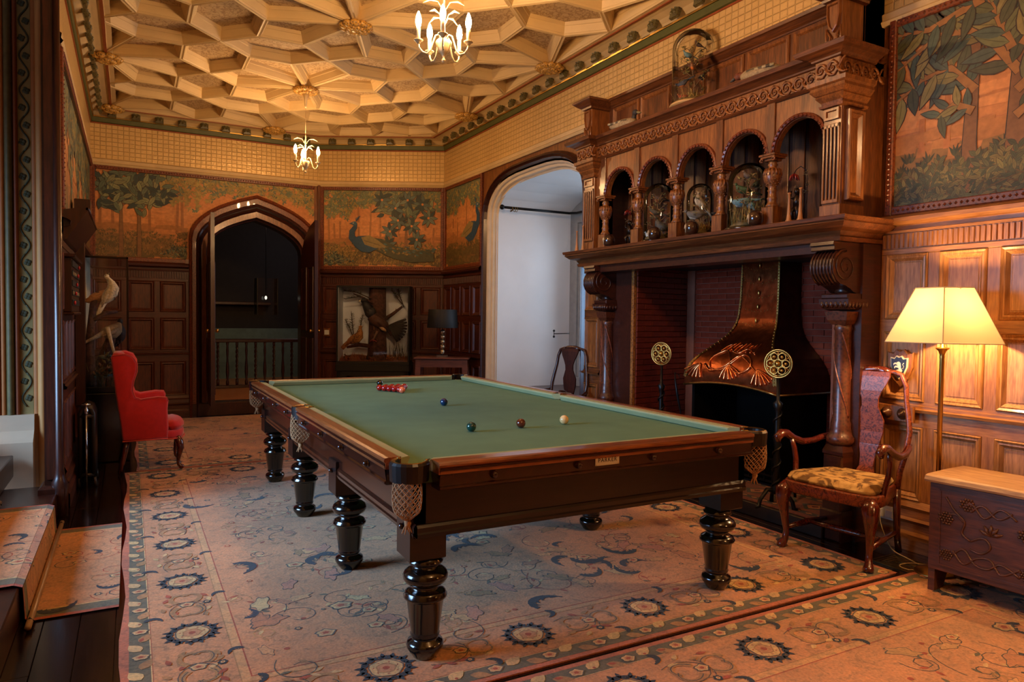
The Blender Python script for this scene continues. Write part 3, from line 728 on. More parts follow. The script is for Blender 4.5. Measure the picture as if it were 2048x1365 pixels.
def finish(m_, c, L, Hh, frame=True, F=None, sides='lrtb'):
    c.mb.build('painted_trees', PAINT, m_, flip=False)
    if frame:
        for sd in sides:
            g = MB(); w_ = 0.045
            if sd == 'b': g.box(0, -0.055, 0, L, 0.0, 0.036, 0.006)
            if sd == 't': g.box(0, Hh, 0, L, Hh+0.05, 0.036, 0.006)
            if sd == 'l': g.box(-w_, -0.055, 0, 0, Hh+0.05, 0.038, 0.006)
            if sd == 'r': g.box(L, -0.055, 0, L+w_, Hh+0.05, 0.038, 0.006)
            n = int((L if sd in 'bt' else Hh)/0.032)
            for i in range(n):
                t = (i+0.5)/n
                p = (t*L, -0.027) if sd == 'b' else (t*L, Hh+0.025) if sd == 't' else (-w_/2, t*Hh) if sd == 'l' else (L+w_/2, t*Hh)
                g.add([(p[0]-0.011, p[1], 0.036), (p[0], p[1]-0.011, 0.036), (p[0]+0.011, p[1], 0.036), (p[0], p[1]+0.011, 0.036), (p[0], p[1], 0.046)], [(0,1,4),(1,2,4),(2,3,4),(3,0,4)])
            g.build('beaded_frame', BEAD, m_)
OLV, GRY = rgb(150, 128, 70), rgb(104, 112, 84)
# 1: end wall, round the doorway
def hole1(x, y):
    dx = abs(x-DCX)
    return dx < 0.895 and y < (2.50 if dx > 0.86 else 3.12-0.30*(dx/0.63)**1.3 if dx < 0.63 else 2.82-(dx-0.63)*1.35)
x0, x1 = XL+0.06, 2.39
ow = [(-x0+p[0], p[1]-2.155) for p in arch_pts(0.86, 2.36, 3.10, cx=DCX, z0=2.155)]
rect = [(0, 0)]+ow[0:1]+ow[1:-1]+ow[-1:]+[(x1-x0, 0), (x1-x0, 1.115), (0, 1.115)]
m_, c, L, Hh = mural('mural_painting', 'forest mural running round the pointed doorway, two broad-leaved trees at left', F_END, x0, x1, hole=hole1, outline=rect)
for x in (0.2, 0.62, 0.95, 1.02, 1.25, 0.05): stroke(c, [(x, 0.33*Hh), (x+R.uniform(-.02, .02), 0.85*Hh)], 0.035, 0.028, rgb(160, 104, 58), False)
canopy(c, 0.55, L, 0.62*Hh, Hh, 620, 0.05, (OLV, OLV, GRY, YLL)); tufts(c, 0, 1.2, 0.0, 0.3*Hh, 420, (rgb(120, 92, 48), rgb(92, 78, 44), rgb(146, 108, 58)), 0.04)
fern(c, 0.98, 0.02, 0.22); fern(c, 1.1, 0.0, 0.16)
bigtree(c, 0.29, 0.02, 1.1, 0.42, 0.16, 90, 0.05, 7); bigtree(c, 0.50, 0.02, 1.08, 0.46, 0.15, 95, 0.05, 7)
c.nx()
for i in range(60): leaf2(c, R.uniform(0.0, 0.85), R.uniform(0.68, 1.1), R.uniform(0, 2*PI), 0.15, 0.055, jit(R.choice((DKL, MDL, LTL)), .15))
finish(m_, c, L, Hh, sides='ltb' if False else 'lt')
g = MB(); g.box(0, -0.055, 0, 0.66-x0, 0, 0.036, 0.006); g.build('beaded_frame', BEAD, m_)
# 2: the peacock panel
m_, c, L, Hh = mural('mural_painting', 'mural of a peacock strutting left under a flowering tree', F_CH, 0.07, LCH-0.06)
for x in (0.08, 0.16, 0.24, 0.52, 0.68, 0.84, 1.12, 1.5, 1.62): stroke(c, [(x, 0.3*Hh), (x+R.uniform(-.02, .02), 0.8*Hh)], 0.03, 0.026, rgb(166, 110, 62), False)
canopy(c, 0, L, 0.64*Hh, Hh, 700, 0.05, (OLV, GRY, GRY, rgb(122, 120, 76)))
tufts(c, 0, L, 0.0, 0.30*Hh, 700, (rgb(140, 112, 56), rgb(96, 84, 46), rgb(166, 130, 66)), 0.04)
fern(c, 0.16, 0.02, 0.26, 9); fern(c, 0.05, 0.02, 0.2)
bigtree(c, 1.22, 0.02, 1.05, 0.5, 0.15, 60, 0.045, 6)
for fx, fy in ((0.98, 0.52), (1.3, 0.60), (1.06, 0.86), (1.24, 0.98), (1.46, 0.92), (0.86, 0.98), (1.55, 0.72), (0.95, 0.32), (1.38, 0.40), (1.1, 0.68)):
    c.nx()
    for k in range(8): leaf2(c, fx, fy, k*PI/4+fx, 0.14, 0.05, jit(R.choice((DKL, rgb(88, 104, 96), rgb(110, 122, 104))), .12))
    c.nx(); c.poly([(fx+0.018*math.cos(t), fy+0.018*math.sin(t)) for t in [k*PI/4 for k in range(8)]], rgb(206, 130, 62))
def peacock(c, x, z, s_, flip=1, train=True):
    c.nx()
    q = lambda a, b_: (x+flip*a*s_, z+b_*s_)
    BL, GR, TQ = rgb(40, 72, 98), rgb(58, 74, 60), rgb(66, 104, 110)
    if train:
        c.poly([q(0.28, 0.27), q(0.5, 0.24), q(0.75, 0.12), q(1.05, 0.05), q(1.4, 0.06), q(1.42, -0.14), q(1.0, -0.16), q(0.72, -0.1), q(0.5, 0.0), q(0.3, 0.1)], rgb(74, 74, 50), c.lay())
        c.nx()
        for i in range(70):
            u = R.uniform(0.4, 1.4); vv = 0.16-0.2*(u-0.3)+R.uniform(-0.08, 0.06)+max(0, u-0.8)*0.14
            c.poly(leafpoly(*q(u, vv), (0 if flip > 0 else PI)-0.25*flip, 0.07*s_, 0.02*s_), jit(R.choice((GR, TQ, rgb(120, 96, 50)))))
            if i % 4 == 0:
                cx_, cz_ = q(u, vv-0.02)
                c.poly([(cx_+0.014*math.cos(t*PI/4), cz_+0.014*math.sin(t*PI/4)) for t in range(8)], rgb(150, 120, 60)); c.poly([(cx_+0.007*math.cos(t*PI/3), cz_+0.007*math.sin(t*PI/3)) for t in range(6)], BL)
    c.nx(); c.poly([q(0.0, 0.2), q(0.05, 0.1), q(0.16, 0.02), q(0.3, -0.0), q(0.42, 0.06), q(0.46, 0.14), q(0.38, 0.24), q(0.24, 0.29), q(0.1, 0.28)], BL, c.lay())
    c.nx(); c.poly([q(0.16, 0.26), q(0.3, 0.3), q(0.44, 0.22), q(0.6, 0.1), q(0.4, 0.08), q(0.22, 0.14)], rgb(140, 120, 72), c.lay())
    c.nx()
    for i in range(14): c.poly(leafpoly(*q(0.2+0.02*i, 0.22-0.006*i), -0.6*flip+(PI if flip < 0 else 0), 0.05*s_, 0.016*s_), jit(rgb(112, 96, 60)))
    stroke(c, [q(0.08, 0.18), q(0.0, 0.26), q(-0.0, 0.36), q(0.05, 0.43), q(0.06, 0.48)], 0.13*s_, 0.055*s_, BL, False)
    c.nx(); c.poly([q(0.09, 0.50), q(0.06, 0.535), q(0.02, 0.53), q(-0.05, 0.495), q(0.0, 0.485), q(0.03, 0.465), q(0.08, 0.47)], rgb(60, 96, 118), c.lay())
    c.nx(); c.poly([q(0.0, 0.505), q(0.035, 0.515), q(0.03, 0.495)], rgb(220, 200, 160), c.lay())
    for k in range(5): stroke(c, [q(0.07, 0.53), q(0.06+0.02*k, 0.59+0.01*k)], 0.004, 0.008, BL, False)
    for a in (0.24, 0.32): stroke(c, [q(a, 0.02), q(a+0.02, -0.08), q(a-0.02, -0.09)], 0.014*s_, 0.01*s_, rgb(92, 76, 56), False)
peacock(c, 0.42, 0.20, 0.86)
finish(m_, c, L, Hh)
# 3: peacock by the window arch
m_, c, L, Hh = mural('mural_painting', 'narrow mural of a peacock looking up, beside the window arch', F_R, -9.58, -8.40)
for x in (0.25, 0.4, 0.7): stroke(c, [(x, 0.3*Hh), (x, 0.8*Hh)], 0.04, 0.03, rgb(166, 110, 62), False)
canopy(c, 0, L, 0.66*Hh, Hh, 420, 0.06, (GRY, GRY, rgb(92, 100, 80), OLV)); tufts(c, 0, L, 0, 0.26*Hh, 240, (rgb(120, 96, 50), rgb(92, 80, 46)), 0.05)
peacock(c, 1.08, 0.30, 0.95, -1, False)
finish(m_, c, L, Hh)
# 4: left wall
m_, c, L, Hh = mural('mural_painting', 'dark leafy mural on the left wall above the marking board', F_L, 6.05, 10.38)
for x in [0.3+i*0.5 for i in range(9)]: stroke(c, [(x, 0.1*Hh), (x, 0.8*Hh)], 0.06, 0.05, rgb(176, 112, 60), False)
canopy(c, 0, L, 0.30*Hh, Hh, 900, 0.09, (GRY, MDL, DKL, OLV))
finish(m_, c, L, Hh)
# 5: the large one by the floor lamp
m_, c, L, Hh = mural('mural_painting', 'large mural of two trees with broad blue-green leaves above the lamplit panelling', F_N, -2.80, 0.9, z1=3.29)
for x, w_ in ((0.17, 0.035), (0.32, 0.04)): stroke(c, [(x, 0.28*Hh), (x, 0.85*Hh)], w_, w_*0.8, rgb(176, 110, 60), False)
tufts(c, 0, L, 0.0, 0.25*Hh, 260, (rgb(84, 74, 44), rgb(64, 66, 46)), 0.07)
c.nx()
for i in range(26): fern(c, R.uniform(-0.05, 2.4), R.uniform(-0.05, 0.10), R.uniform(0.2, 0.34), 6, (rgb(66, 70, 48), rgb(84, 84, 54), rgb(112, 100, 58)))
def bough(c, pts, LS, n, pal):
    c.nx()
    stroke(c, pts, 0.05, 0.014, rgb(150, 104, 56))
    for i in range(n):
        t = (i+0.5)/n*(len(pts)-1); k = min(int(t), len(pts)-2); f_ = t-k; p = Vector(pts[k]).lerp(Vector(pts[k+1]), f_); d = Vector(pts[k+1])-Vector(pts[k]); a = math.atan2(d.y, d.x)
        for sg in (-1, 1): leaf2(c, p.x, p.y, a+sg*R.uniform(0.7, 1.15), LS*R.uniform(0.85, 1.15), LS*0.34, jit(R.choice(pal), .15))
PB = (rgb(74, 78, 56), rgb(98, 98, 64), rgb(130, 118, 70), rgb(76, 88, 74))
tc = rgb(122, 84, 52)
for x, w_ in ((0.46, 0.09), (0.70, 0.11), (1.6, 0.1)):
    stroke(c, [(x, 0.03), (x-0.01, 0.3), (x, 0.62), (x+0.02, 1.12)], w_, w_*0.5, tc)
canopy(c, 0.3, L, 0.78*Hh, Hh, 160, 0.16, PB)
bough(c, [(0.47, 0.62), (0.33, 0.78), (0.16, 0.76), (0.0, 0.66)], 0.2, 7, PB); bough(c, [(0.7, 0.66), (0.5, 0.95), (0.25, 1.0), (0.0, 0.86)], 0.2, 9, PB)
bough(c, [(0.7, 0.56), (0.9, 0.72), (1.1, 0.76), (1.4, 0.7)], 0.2, 9, PB); bough(c, [(0.66, 0.8), (0.58, 1.0), (0.52, 1.14)], 0.19, 7, PB); bough(c, [(0.72, 0.8), (0.87, 1.0), (1.0, 1.14)], 0.2, 7, PB)
bough(c, [(0.46, 0.5), (0.36, 0.56), (0.26, 0.5)], 0.13, 4, PB); bough(c, [(0.7, 0.42), (0.78, 0.48), (0.86, 0.46)], 0.12, 3, PB); bough(c, [(0.5, 1.12), (0.2, 1.05), (0.0, 1.08)], 0.18, 6, PB)
bough(c, [(1.9, 0.6), (2.2, 0.85), (2.5, 0.9)], 0.2, 9, PB)
finish(m_, c, L, Hh, sides='ltb')

# ================================================================== THE CHIMNEYPIECE (one built-in thing)
# local frame: x = -world y, y = height, z = distance out of the wall plane x=4.10
FP = thing('chimneypiece', 'carved oak chimneypiece with arcaded overmantel, turned balusters and a brick hearth recess', 'fireplace')
FP.matrix_world = F_R
def fpart(name, mb, mat, parent=None): return mb.build(name, mat, parent or FP)
def Yx(y): return -y
ARC = [5.155, 4.665, 4.175, 3.685, 3.215]; BAL = [5.40, 4.91, 4.42, 3.93, 3.45]
CARV = OAKC
# shelf
def run(y0, y1, prof):
    g = MB(); g.loops([[(-y, z, w) for z, w in prof] for y in (y0, y1)], caps=True); return g
def runret(y0, y1, prof, z_in=0.0):
    """moulding across the front with mitred returns at both ends back to the wall; prof (z, out)"""
    g = MB(); w0 = min(w for z, w in prof); ls = []
    base = w0
    for y, kind in ((y0, 'a'), (y0, 'b'), (y1, 'c'), (y1, 'd')):
        l = []
        for z, w in prof:
            e = w-base; yy = y+e if y == y0 else y-e
            l.append((-yy, z, z_in if kind in 'ad' else w))
        ls.append(l)
    g.loops(ls, close=False); g.loops([[(-(y0+prof[-1][1]-base), prof[-1][0], z_in), (-(y0+prof[-1][1]-base), prof[-1][0], prof[-1][1])], [(-(y1-(prof[-1][1]-base)), prof[-1][0], z_in), (-(y1-(prof[-1][1]-base)), prof[-1][0], prof[-1][1])]], close=False)
    return g
fpart('mantel_shelf', runret(5.72, 2.90, [(1.92, 0.20), (1.925, 0.235), (1.95, 0.245), (1.955, 0.23), (1.985, 0.25), (2.0, 0.30), (2.03, 0.335), (2.04, 0.33), (2.045, 0.345), (2.066, 0.35), (2.07, 0.345)], -0.2), OAKX)
fpart('shelf_board', MB().box(-5.78, 2.0, -0.22, -2.86, 2.071, 0.30), OAKX)
fpart('lintel', MB().box(-5.70, 1.86, 0.0, -2.92, 1.93, 0.20), DOAK)
# niche behind the arcade
nb = fpart('niche_back', MB().box(-5.60, 2.07, -0.22, -2.93, 2.98, -0.19), DOAK)
for i in range(19):
    y = 5.52-i*0.142; MB().box(-y-0.055, 2.09, -0.19, -y+0.055, 2.94, -0.178, 0.004).build('niche_board', OAKH, nb)
fpart('niche_top', MB().box(-5.60, 2.90, -0.22, -2.93, 2.98, 0.17), DOAK)
for y in (5.54, 2.96): fpart('niche_side', MB().box(-y-0.02, 2.07, -0.2, -y+0.02, 2.95, 0.16), DOAK)
# arcade board with five arches
def archcut(cy, r, zs, w):
    return [(-cy+r*math.cos(PI-t*PI/14), zs+r*math.sin(PI-t*PI/14)) for t in range(15)]
ab = MB(); edge = [(-5.53, 2.57)]
for cy in ARC:
    edge += archcut(cy, 0.195, 2.57, 0)
edge += [(-2.98, 2.57), (-2.98, 2.93), (-5.53, 2.93)]
ab.loops([[(x, z, 0.155) for x, z in edge], [(x, z, 0.195) for x, z in edge]], caps=True); arcade = fpart('arcade_board', ab, OAKP)
for cy in ARC:
    g = MB()
    g.loops([[(-cy+r*math.cos(t*PI/20), 2.57+r*math.sin(t*PI/20), d) for r, d in ((0.198, 0.19), (0.198, 0.215), (0.212, 0.222), (0.225, 0.215), (0.228, 0.195))] for t in range(21)], close=False)
    for t in range(19):
        a = (t+0.5)*PI/19; g.sphere((-cy+0.207*math.cos(a), 2.57+0.207*math.sin(a), 0.222), 0.0095, 6, 4)
    g.build('arch_moulding', BEAD, FP)
for y in BAL: fpart('arcade_pier', MB().box(-y-0.035, 2.57, 0.19, -y+0.035, 2.93, 0.212, 0.004), OAKH)
# turned balusters
bl = MB(); bl.box(-0.05, 0, -0.05, 0.05, 0.14, 0.05, 0.005)
def lat_y(g, prof, n=16, c=(0, 0, 0)):
    m0 = g.m.copy(); g.m = m0 @ T(c) @ RotM(-PI/2, 'X'); g.lathe(prof, n); g.m = m0
lat_y(bl, [(0.042, 0.14), (0.045, 0.15), (0.036, 0.16), (0.03, 0.175), (0.032, 0.19), (0.036, 0.20), (0.03, 0.21), (0.028, 0.245), (0.034, 0.255), (0.026, 0.265), (0.034, 0.285), (0.056, 0.32), (0.062, 0.35), (0.058, 0.385), (0.05, 0.40), (0.032, 0.405), (0.028, 0.42), (0.036, 0.43), (0.026, 0.445), (0.03, 0.455)])
blme = bl.mesh('baluster'); blme.materials.append(OAKP)
cp = MB(); cp.box(-0.042, 0.455, -0.042, 0.042, 0.475, 0.042, 0.004); cp.box(-0.06, 0.472, -0.06, 0.06, 0.488, 0.06, 0.004); cp.box(-0.068, 0.486, -0.068, 0.068, 0.502, 0.068, 0.003)
for sx in (-1, 1):
    cp.tube([(sx*(0.052-0.011*math.cos(t)), 0.462+0.011*math.sin(t), 0.056) for t in [k*PI/5 for k in range(10)]], 0.006, 6)
cpme = cp.mesh('capital'); cpme.materials.append(OAKC)
va = MB()
for k in range(16):
    a = k*PI/8; va.tube([(0.05*math.cos(a), 0.402, 0.05*math.sin(a)), (0.057*math.cos(a), 0.38, 0.057*math.sin(a)), (0.060*math.cos(a), 0.355, 0.060*math.sin(a))], 0.0055, 5)
for k in range(40):
    a = k*2.4; z = 0.285+0.06*(k/40); r_ = 0.037+0.024*((z-0.285)/0.06)**0.6; va.sphere((r_*math.cos(a)*0.95, z, r_*math.sin(a)*0.95), 0.006, 5, 4)
vame = va.mesh('vase_carving'); vame.materials.append(OAKC)
for y in BAL:
    o = link('baluster', blme, FP, T((-y, 2.07, 0.175))); link('capital', cpme, o); link('vase_carving', vame, o)
# fluted pilasters
def pilaster(ya, yb):
    x0, x1 = -ya, -yb
    fpart('pilaster', MB().box(x0, 2.07, 0.0, x1, 2.93, 0.225, 0.003), OAKP)
    fpart('pilaster_base', MB().box(x0-0.012, 2.07, 0.0, x1+0.012, 2.155, 0.237, 0.004), OAKP)
    n = 4; wd_ = (x1-x0-0.02)/n
    for i in range(n+1):
        xx = x0+0.01+i*wd_; fpart('fillet', MB().box(xx-0.006, 2.18, 0.225, xx+0.006, 2.655, 0.24, 0.003), OAKP)
    fpart('flute_ground', MB().box(x0+0.01, 2.20, 0.2255, x1-0.01, 2.635, 0.2265), BLACK)
    for z in (2.175, 2.645):
        fpart('flute_end', MB().box(x0+0.004, z-0.012, 0.225, x1-0.004, z+0.012, 0.24, 0.003), OAKP)
    g = MB(); g.frame([(x0+0.01, 2.685, x1-0.01, 2.755, 0.225), (x0+0.01, 2.685, x1-0.01, 2.755, 0.24), (x0+0.025, 2.70, x1-0.025, 2.74, 0.24), (x0+0.03, 2.705, x1-0.03, 2.735, 0.228)]); fpart('pilaster_block', g, OAKP)
    g = runret(ya+0.0, yb-0.0, [(2.76, 0.225), (2.765, 0.245), (2.78, 0.25), (2.785, 0.235), (2.80, 0.24), (2.83, 0.265), (2.84, 0.26), (2.845, 0.27), (2.87, 0.29), (2.89, 0.285), (2.90, 0.30), (2.925, 0.305)], 0.0); fpart('pilaster_cap', g, OAKP)
pilaster(5.68, 5.52); pilaster(3.01, 2.885)
link('side_panel', panel_mesh(0.15, 0.56), FP, Matrix(((0, 0, 1, -2.8795), (0, 1, 0, 2.18), (-1, 0, 0, 0.19), (0, 0, 0, 1))))
fpart('side_board', MB().box(-2.892, 2.07, -0.20, -2.880, 3.0, 0.215), OAKH)
# entablature
fpart('architrave', run(5.52, 3.01, [(2.915, 0.15), (2.915, 0.21), (2.925, 0.222), (2.935, 0.21), (2.94, 0.215), (2.94, 0.15)]), OAKX)
fz = fpart('carved_frieze', MB().box(-5.70, 2.93, -0.05, -2.88, 3.05, 0.205), OAKP)
def scroll(x, z, w, s_, sg=1):
    g = MB(); pts = []
    for i in range(19):
        t = i/18; a = t*2.4*PI; r_ = 0.040*(1-t*0.78)*s_
        pts.append((x+sg*(r_*math.cos(a)-0.0), z+r_*math.sin(a), w+0.004))
    g.tube(list(reversed(pts)), [0.004+0.005*(i/18) for i in range(19)], 6)
    g.tube([(x+sg*0.04*s_, z, w+0.004), (x+sg*0.055*s_, z-0.03*s_, w+0.006), (x+sg*0.085*s_, z-0.048*s_, w+0.005), (x+sg*0.11*s_, z-0.045*s_, w+0.003)], [0.009, 0.011, 0.008, 0.004], 6)
    g.tube([(x-sg*0.02*s_, z-0.045*s_, w+0.003), (x+sg*0.02*s_, z-0.05*s_, w+0.005), (x+sg*0.045*s_, z-0.02*s_, w+0.004), (x+sg*0.075*s_, z+0.03*s_, w+0.003), (x+sg*0.095*s_, z+0.045*s_, w+0.003)], 0.006, 6)
    g.sphere((x, z, w+0.003), 0.009*s_, 7, 5)
    return g
n = 25; sme = scroll(0, 0, 0, 1.0).mesh('carved_scroll'); sme.materials.append(OAKP)
for i in range(n): link('carved_scroll', sme, fz, T((-5.47+i*0.0975, 2.99, 0.207)))
def crown(ya, yb, up):
    g = runret(ya, yb, [(3.045, up), (3.05, up+0.015), (3.06, up+0.018), (3.07, up+0.03), (3.085, up+0.06), (3.09, up+0.085), (3.115, up+0.095), (3.12, up+0.09)], -0.05); fpart('cornice', g, OAKX)
crown(5.62, 2.95, 0.205)
for ya, yb in ((5.73, 5.50), (3.04, 2.86)):
    fpart('frieze_block', MB().box(-ya, 2.925, -0.05, -yb, 3.055, 0.285, 0.006), OAKP); crown(ya, yb, 0.285)
    fpart('cornice_top', MB().box(-ya-0.06, 3.10, -0.05, -yb+0.06, 3.122, 0.36), OAKX)
    for k in range(3 if ya > 5 else 2): link('carved_scroll', sme, fz, T((-ya+0.045+k*0.08, 2.99, 0.287)))
for k in range(4): link('carved_scroll', sme, fz, Matrix(((0, 0, 1, -2.858), (0, 1, 0, 2.99), (-1, 0, 0, 0.22-k*0.085), (0, 0, 0, 1))))
fpart('top_ledge', MB().box(-5.70, 3.09, -0.3, -2.88, 3.119, 0.285), OAKX)
# panelled back above the ledge
bk = fpart('upper_back', MB().box(-5.66, 3.11, -0.0, -2.9, 3.47, 0.02), OAKH)
for i in range(6):
    w_ = 0.38; o = link('panel', panel_mesh(w_, 0.27), bk, T((-5.50+i*0.415, 3.16, 0.006)))
fpart('upper_cornice', run(5.70, 2.9, [(3.44, 0.0), (3.44, 0.03), (3.45, 0.035), (3.46, 0.05), (3.485, 0.075), (3.49, 0.09), (3.51, 0.095), (3.515, 0.09), (3.515, 0.0)]), OAKX)
for ya, yb in ((5.70, 5.56), (3.02, 2.88)):
    fpart('pedestal', MB().box(-ya+0.02, 3.12, 0, -yb-0.02, 3.44, 0.225, 0.003), OAKP)
    x = -(ya+yb)/2; g = MB()
    sh = [(-0.045, 0.10), (0.045, 0.10), (0.045, 0.02), (0.03, -0.05), (0.0, -0.085), (-0.03, -0.05), (-0.045, 0.02)]
    g.loops([[(x+a, 3.31+b_, 0.225) for a, b_ in sh], [(x+a, 3.31+b_, 0.247) for a, b_ in sh], [(x+a*0.8, 3.31+b_*0.86, 0.25) for a, b_ in sh], [(x+a*0.74, 3.31+b_*0.8, 0.238) for a, b_ in sh]], cap1=True); g.build('carved_shield', OAKP, FP)
    g = MB()
    for sg in (-1, 1): g.tube([(x+sg*0.05, 3.26, 0.235), (x+sg*0.052, 3.2, 0.235), (x+sg*0.05, 3.13, 0.235)], 0.007, 6); g.tube([(x+sg*0.045, 3.24, 0.232), (x+sg*0.02, 3.2, 0.238), (x+sg*0.03, 3.16, 0.236), (x+sg*0.012, 3.13, 0.235)], 0.007, 6)
    g.build('shield_bracket', OAKP, FP)
    fpart('pedestal_cap', runret(ya-0.02, yb+0.02, [(3.42, 0.225), (3.425, 0.25), (3.44, 0.255), (3.455, 0.28), (3.48, 0.31), (3.485, 0.32), (3.50, 0.322), (3.51, 0.31)], 0.0), OAKX)
    fpart('cap_top', MB().box(-ya-0.06, 3.495, 0, -yb+0.06, 3.511, 0.31), OAKX)
# legs of the chimneypiece: corbels, capitals, columns
def support(yc):
    WC = 0.04
    g = MB(); x = -yc
    prof = [(1.92, -0.1), (1.92, 0.27), (1.90, 0.275), (1.895, 0.26), (1.87, 0.265), (1.865, 0.255)]
    for t in range(9): a = t/8*PI; prof.append((1.765+0.115*math.cos(a), 0.15+0.125*math.sin(a)))
    prof += [(1.63, 0.10), (1.61, 0.07), (1.60, 0.03), (1.60, -0.1)]
    g.loops([[(xx, z, w) for z, w in prof] for xx in (x-0.085, x+0.085)], caps=True)
    for k in range(7): g.tube([(x-0.072+k*0.024, 1.765+0.117*math.cos(a), 0.15+0.128*math.sin(a)) for a in [t*PI/9 for t in range(1, 9)]], 0.007, 5)
    g.build('corbel', DOAK, FP)
    for sx in (-1, 1):
        g = MB(); g.tube([(x+sx*0.087, 1.765+(0.10-0.0029*t)*math.cos(t*PI/8), 0.15+(0.105-0.003*t)*math.sin(t*PI/8)) for t in range(32)], 0.006, 5)
        g.build('corbel_scroll', DOAK, FP)
    g = MB(); lat_y(g, [(0.05, 1.60), (0.058, 1.605), (0.06, 1.625), (0.05, 1.64), (0.045, 1.68), (0.06, 1.70)], 16, (x, 0, WC)); g.box(x-0.10, 1.565, WC-0.10, x+0.10, 1.60, WC+0.10, 0.008); g.build('abacus', DOAK, FP)
    g = MB(); g.loops([[(x+a*k_, z, WC+b_*k_) for a, b_ in ((-1, -1), (1, -1), (1, 1), (-1, 1))] for z, k_ in ((1.49, 0.06), (1.50, 0.085), (1.53, 0.105), (1.565, 0.108))], caps=True)
    for k in range(6):
        for (ax, bx) in ((x-0.085+k*0.034, WC+0.10), ): g.sphere((ax, 1.53, bx), 0.017, 7, 5, (0.8, 1.5, 0.8))
        g.sphere((x+0.098, 1.53, WC-0.085+k*0.034), 0.017, 7, 5, (0.8, 1.5, 0.8))
    g.build('gadrooned_capital', DOAK, FP)
    g = MB(); g.loops([[(x+a*k_, z, WC+b_*k_) for a, b_ in ((-1, -1), (1, -1), (1, 1), (-1, 1))] for z, k_ in ((1.40, 0.05), (1.43, 0.07), (1.485, 0.082))], caps=True); g.build('capital', CARVD, FP)
    g = MB(); lat_y(g, [(0.068, 0.62), (0.085, 0.64), (0.085, 0.67), (0.07, 0.69), (0.066, 0.71), (0.062, 0.73), (0.062, 0.76), (0.054, 0.78), (0.050, 1.36), (0.058, 1.375), (0.052, 1.39), (0.05, 1.41)], 20, (x, 0, WC)); g.build('carved_column', CARVD, FP)
    g = MB()
    for k in range(3):
        g.tube([(x+0.052*math.cos(a+k*2.1), 0.8+0.55*i/24, WC+0.052*math.sin(a+k*2.1)) for i, a in [(i, i*0.13) for i in range(25)]], 0.006, 5)
    g.build('spiral_band', BEAD, FP)
    g = MB(); g.box(x-0.072, 0.12, -0.05, x+0.072, 0.56, WC+0.075, 0.01); g.box(x-0.082, 0.0, -0.05, x+0.082, 0.20, WC+0.085, 0.01); g.loops([[(x+a*k_, z, WC+b_*k_) for a, b_ in ((-1, -1), (1, -1), (1, 1), (-1, 1))] for z, k_ in ((0.56, 0.075), (0.58, 0.075), (0.62, 0.06))], caps=True); g.build('column_base', DOAK, FP)
CARVD = carved('dark_carving', rgb(84, 42, 24), rgb(40, 18, 12), 55)
support(5.52); support(2.965)
fpart('jamb_board', MB().box(-5.66, 0.0, -0.05, -5.20, 1.92, 0.01), DOAK); fpart('jamb_board', MB().box(-3.02, 0.0, -0.2, -2.86, 1.92, 0.01), DOAK)
fpart('carved_strip', MB().box(-5.66, 0.3, 0.0, -5.60, 1.92, 0.03, 0.01), BEAD); fpart('gilt_strip', MB().box(-5.20, 0.1, -0.02, -5.165, 1.92, 0.012, 0.003), carved('gilt_tile', rgb(150, 96, 44), rgb(70, 38, 18), 60))
fpart('panel_post', MB().box(-5.99, 0.3, 0.0, -5.95, 2.9, 0.04, 0.008), OAKH)
# brick recess
BR = plain('glazed_brick', rgb(112, 44, 30), 0.22, var=0.28, scale=7, coat=0.5, bmp=0.05); MORT = plain('mortar', rgb(120, 70, 52), 0.9)
rc = fpart('recess_ground', MB().box(-5.36, 0.05, -0.80, -3.0, 1.95, -0.765).box(-5.36, 0.05, -0.77, -5.17, 1.95, -0.74).box(-3.10, 0.05, -0.77, -3.0, 1.95, -0.03), MORT)
g = MB(); g.loops([[(-5.165, z, -0.02), (-5.29, z, -0.765), (-5.36, z, -0.765), (-5.2, z, -0.02)] for z in (0.05, 1.95)], caps=True); fpart('recess_jamb', g, MORT, FP)
fpart('recess_top', MB().box(-5.36, 1.90, -0.8, -3.0, 1.95, 0.0), BLACK)
bq = MB(); bq.box(0, 0, 0, 0.205, 0.047, 0.012, 0.0025); bqme = bq.mesh('brick'); bqme.materials.append(BR)
hb = MB(); hb.box(0, 0, 0, 0.10, 0.047, 0.012, 0.0025); hbme = hb.mesh('brick'); hbme.materials.append(BR)
cnt = 0; rest = MB()
jm = Matrix.Translation((-5.163, 0, -0.02)) @ Matrix(((-0.1655, 0, 0.9862, 0), (0, 1, 0, 0), (-0.9862, 0, -0.1655, 0), (0, 0, 0, 1)))
for r_ in range(35):
    z = 0.11+r_*0.052; sh = 0.105 if r_ % 2 else 0
    jit_ = lambda: R.uniform(-0.0012, 0.0012)
    k = 0; x = 0.003
    while x < 0.74:
        half = (sh and k == 0) or x > 0.66; L = 0.10 if half else 0.205
        if x+L > 0.76: L = 0.10; half = True
        if x+L > 0.762: break
        if cnt < 300 and 0.35 < z < 1.9: link('brick', hbme if half else bqme, rc, jm @ T((x, z, jit_()))); cnt += 1
        else: rest.m = jm; rest.box(x, z, 0, x+L, z+0.047, 0.012, 0.0025)
        x += L+0.005; k += 1
    x = -5.288+ (0 if not sh else 0); k = 0
    while x < -3.1:
        half = sh and k == 0; L = 0.10 if half else 0.205
        if x+L > -3.09: break
        vis = (x < -4.35 or x > -3.75) and 0.5 < z < 1.86
        if cnt < 300 and vis: link('brick', hbme if half else bqme, rc, T((x, z, -0.765+jit_()))); cnt += 1
        else: rest.m = Matrix.Identity(4); rest.box(x, z, -0.765, x+L, z+0.047, -0.753, 0.0025)
        x += L+0.005; k += 1
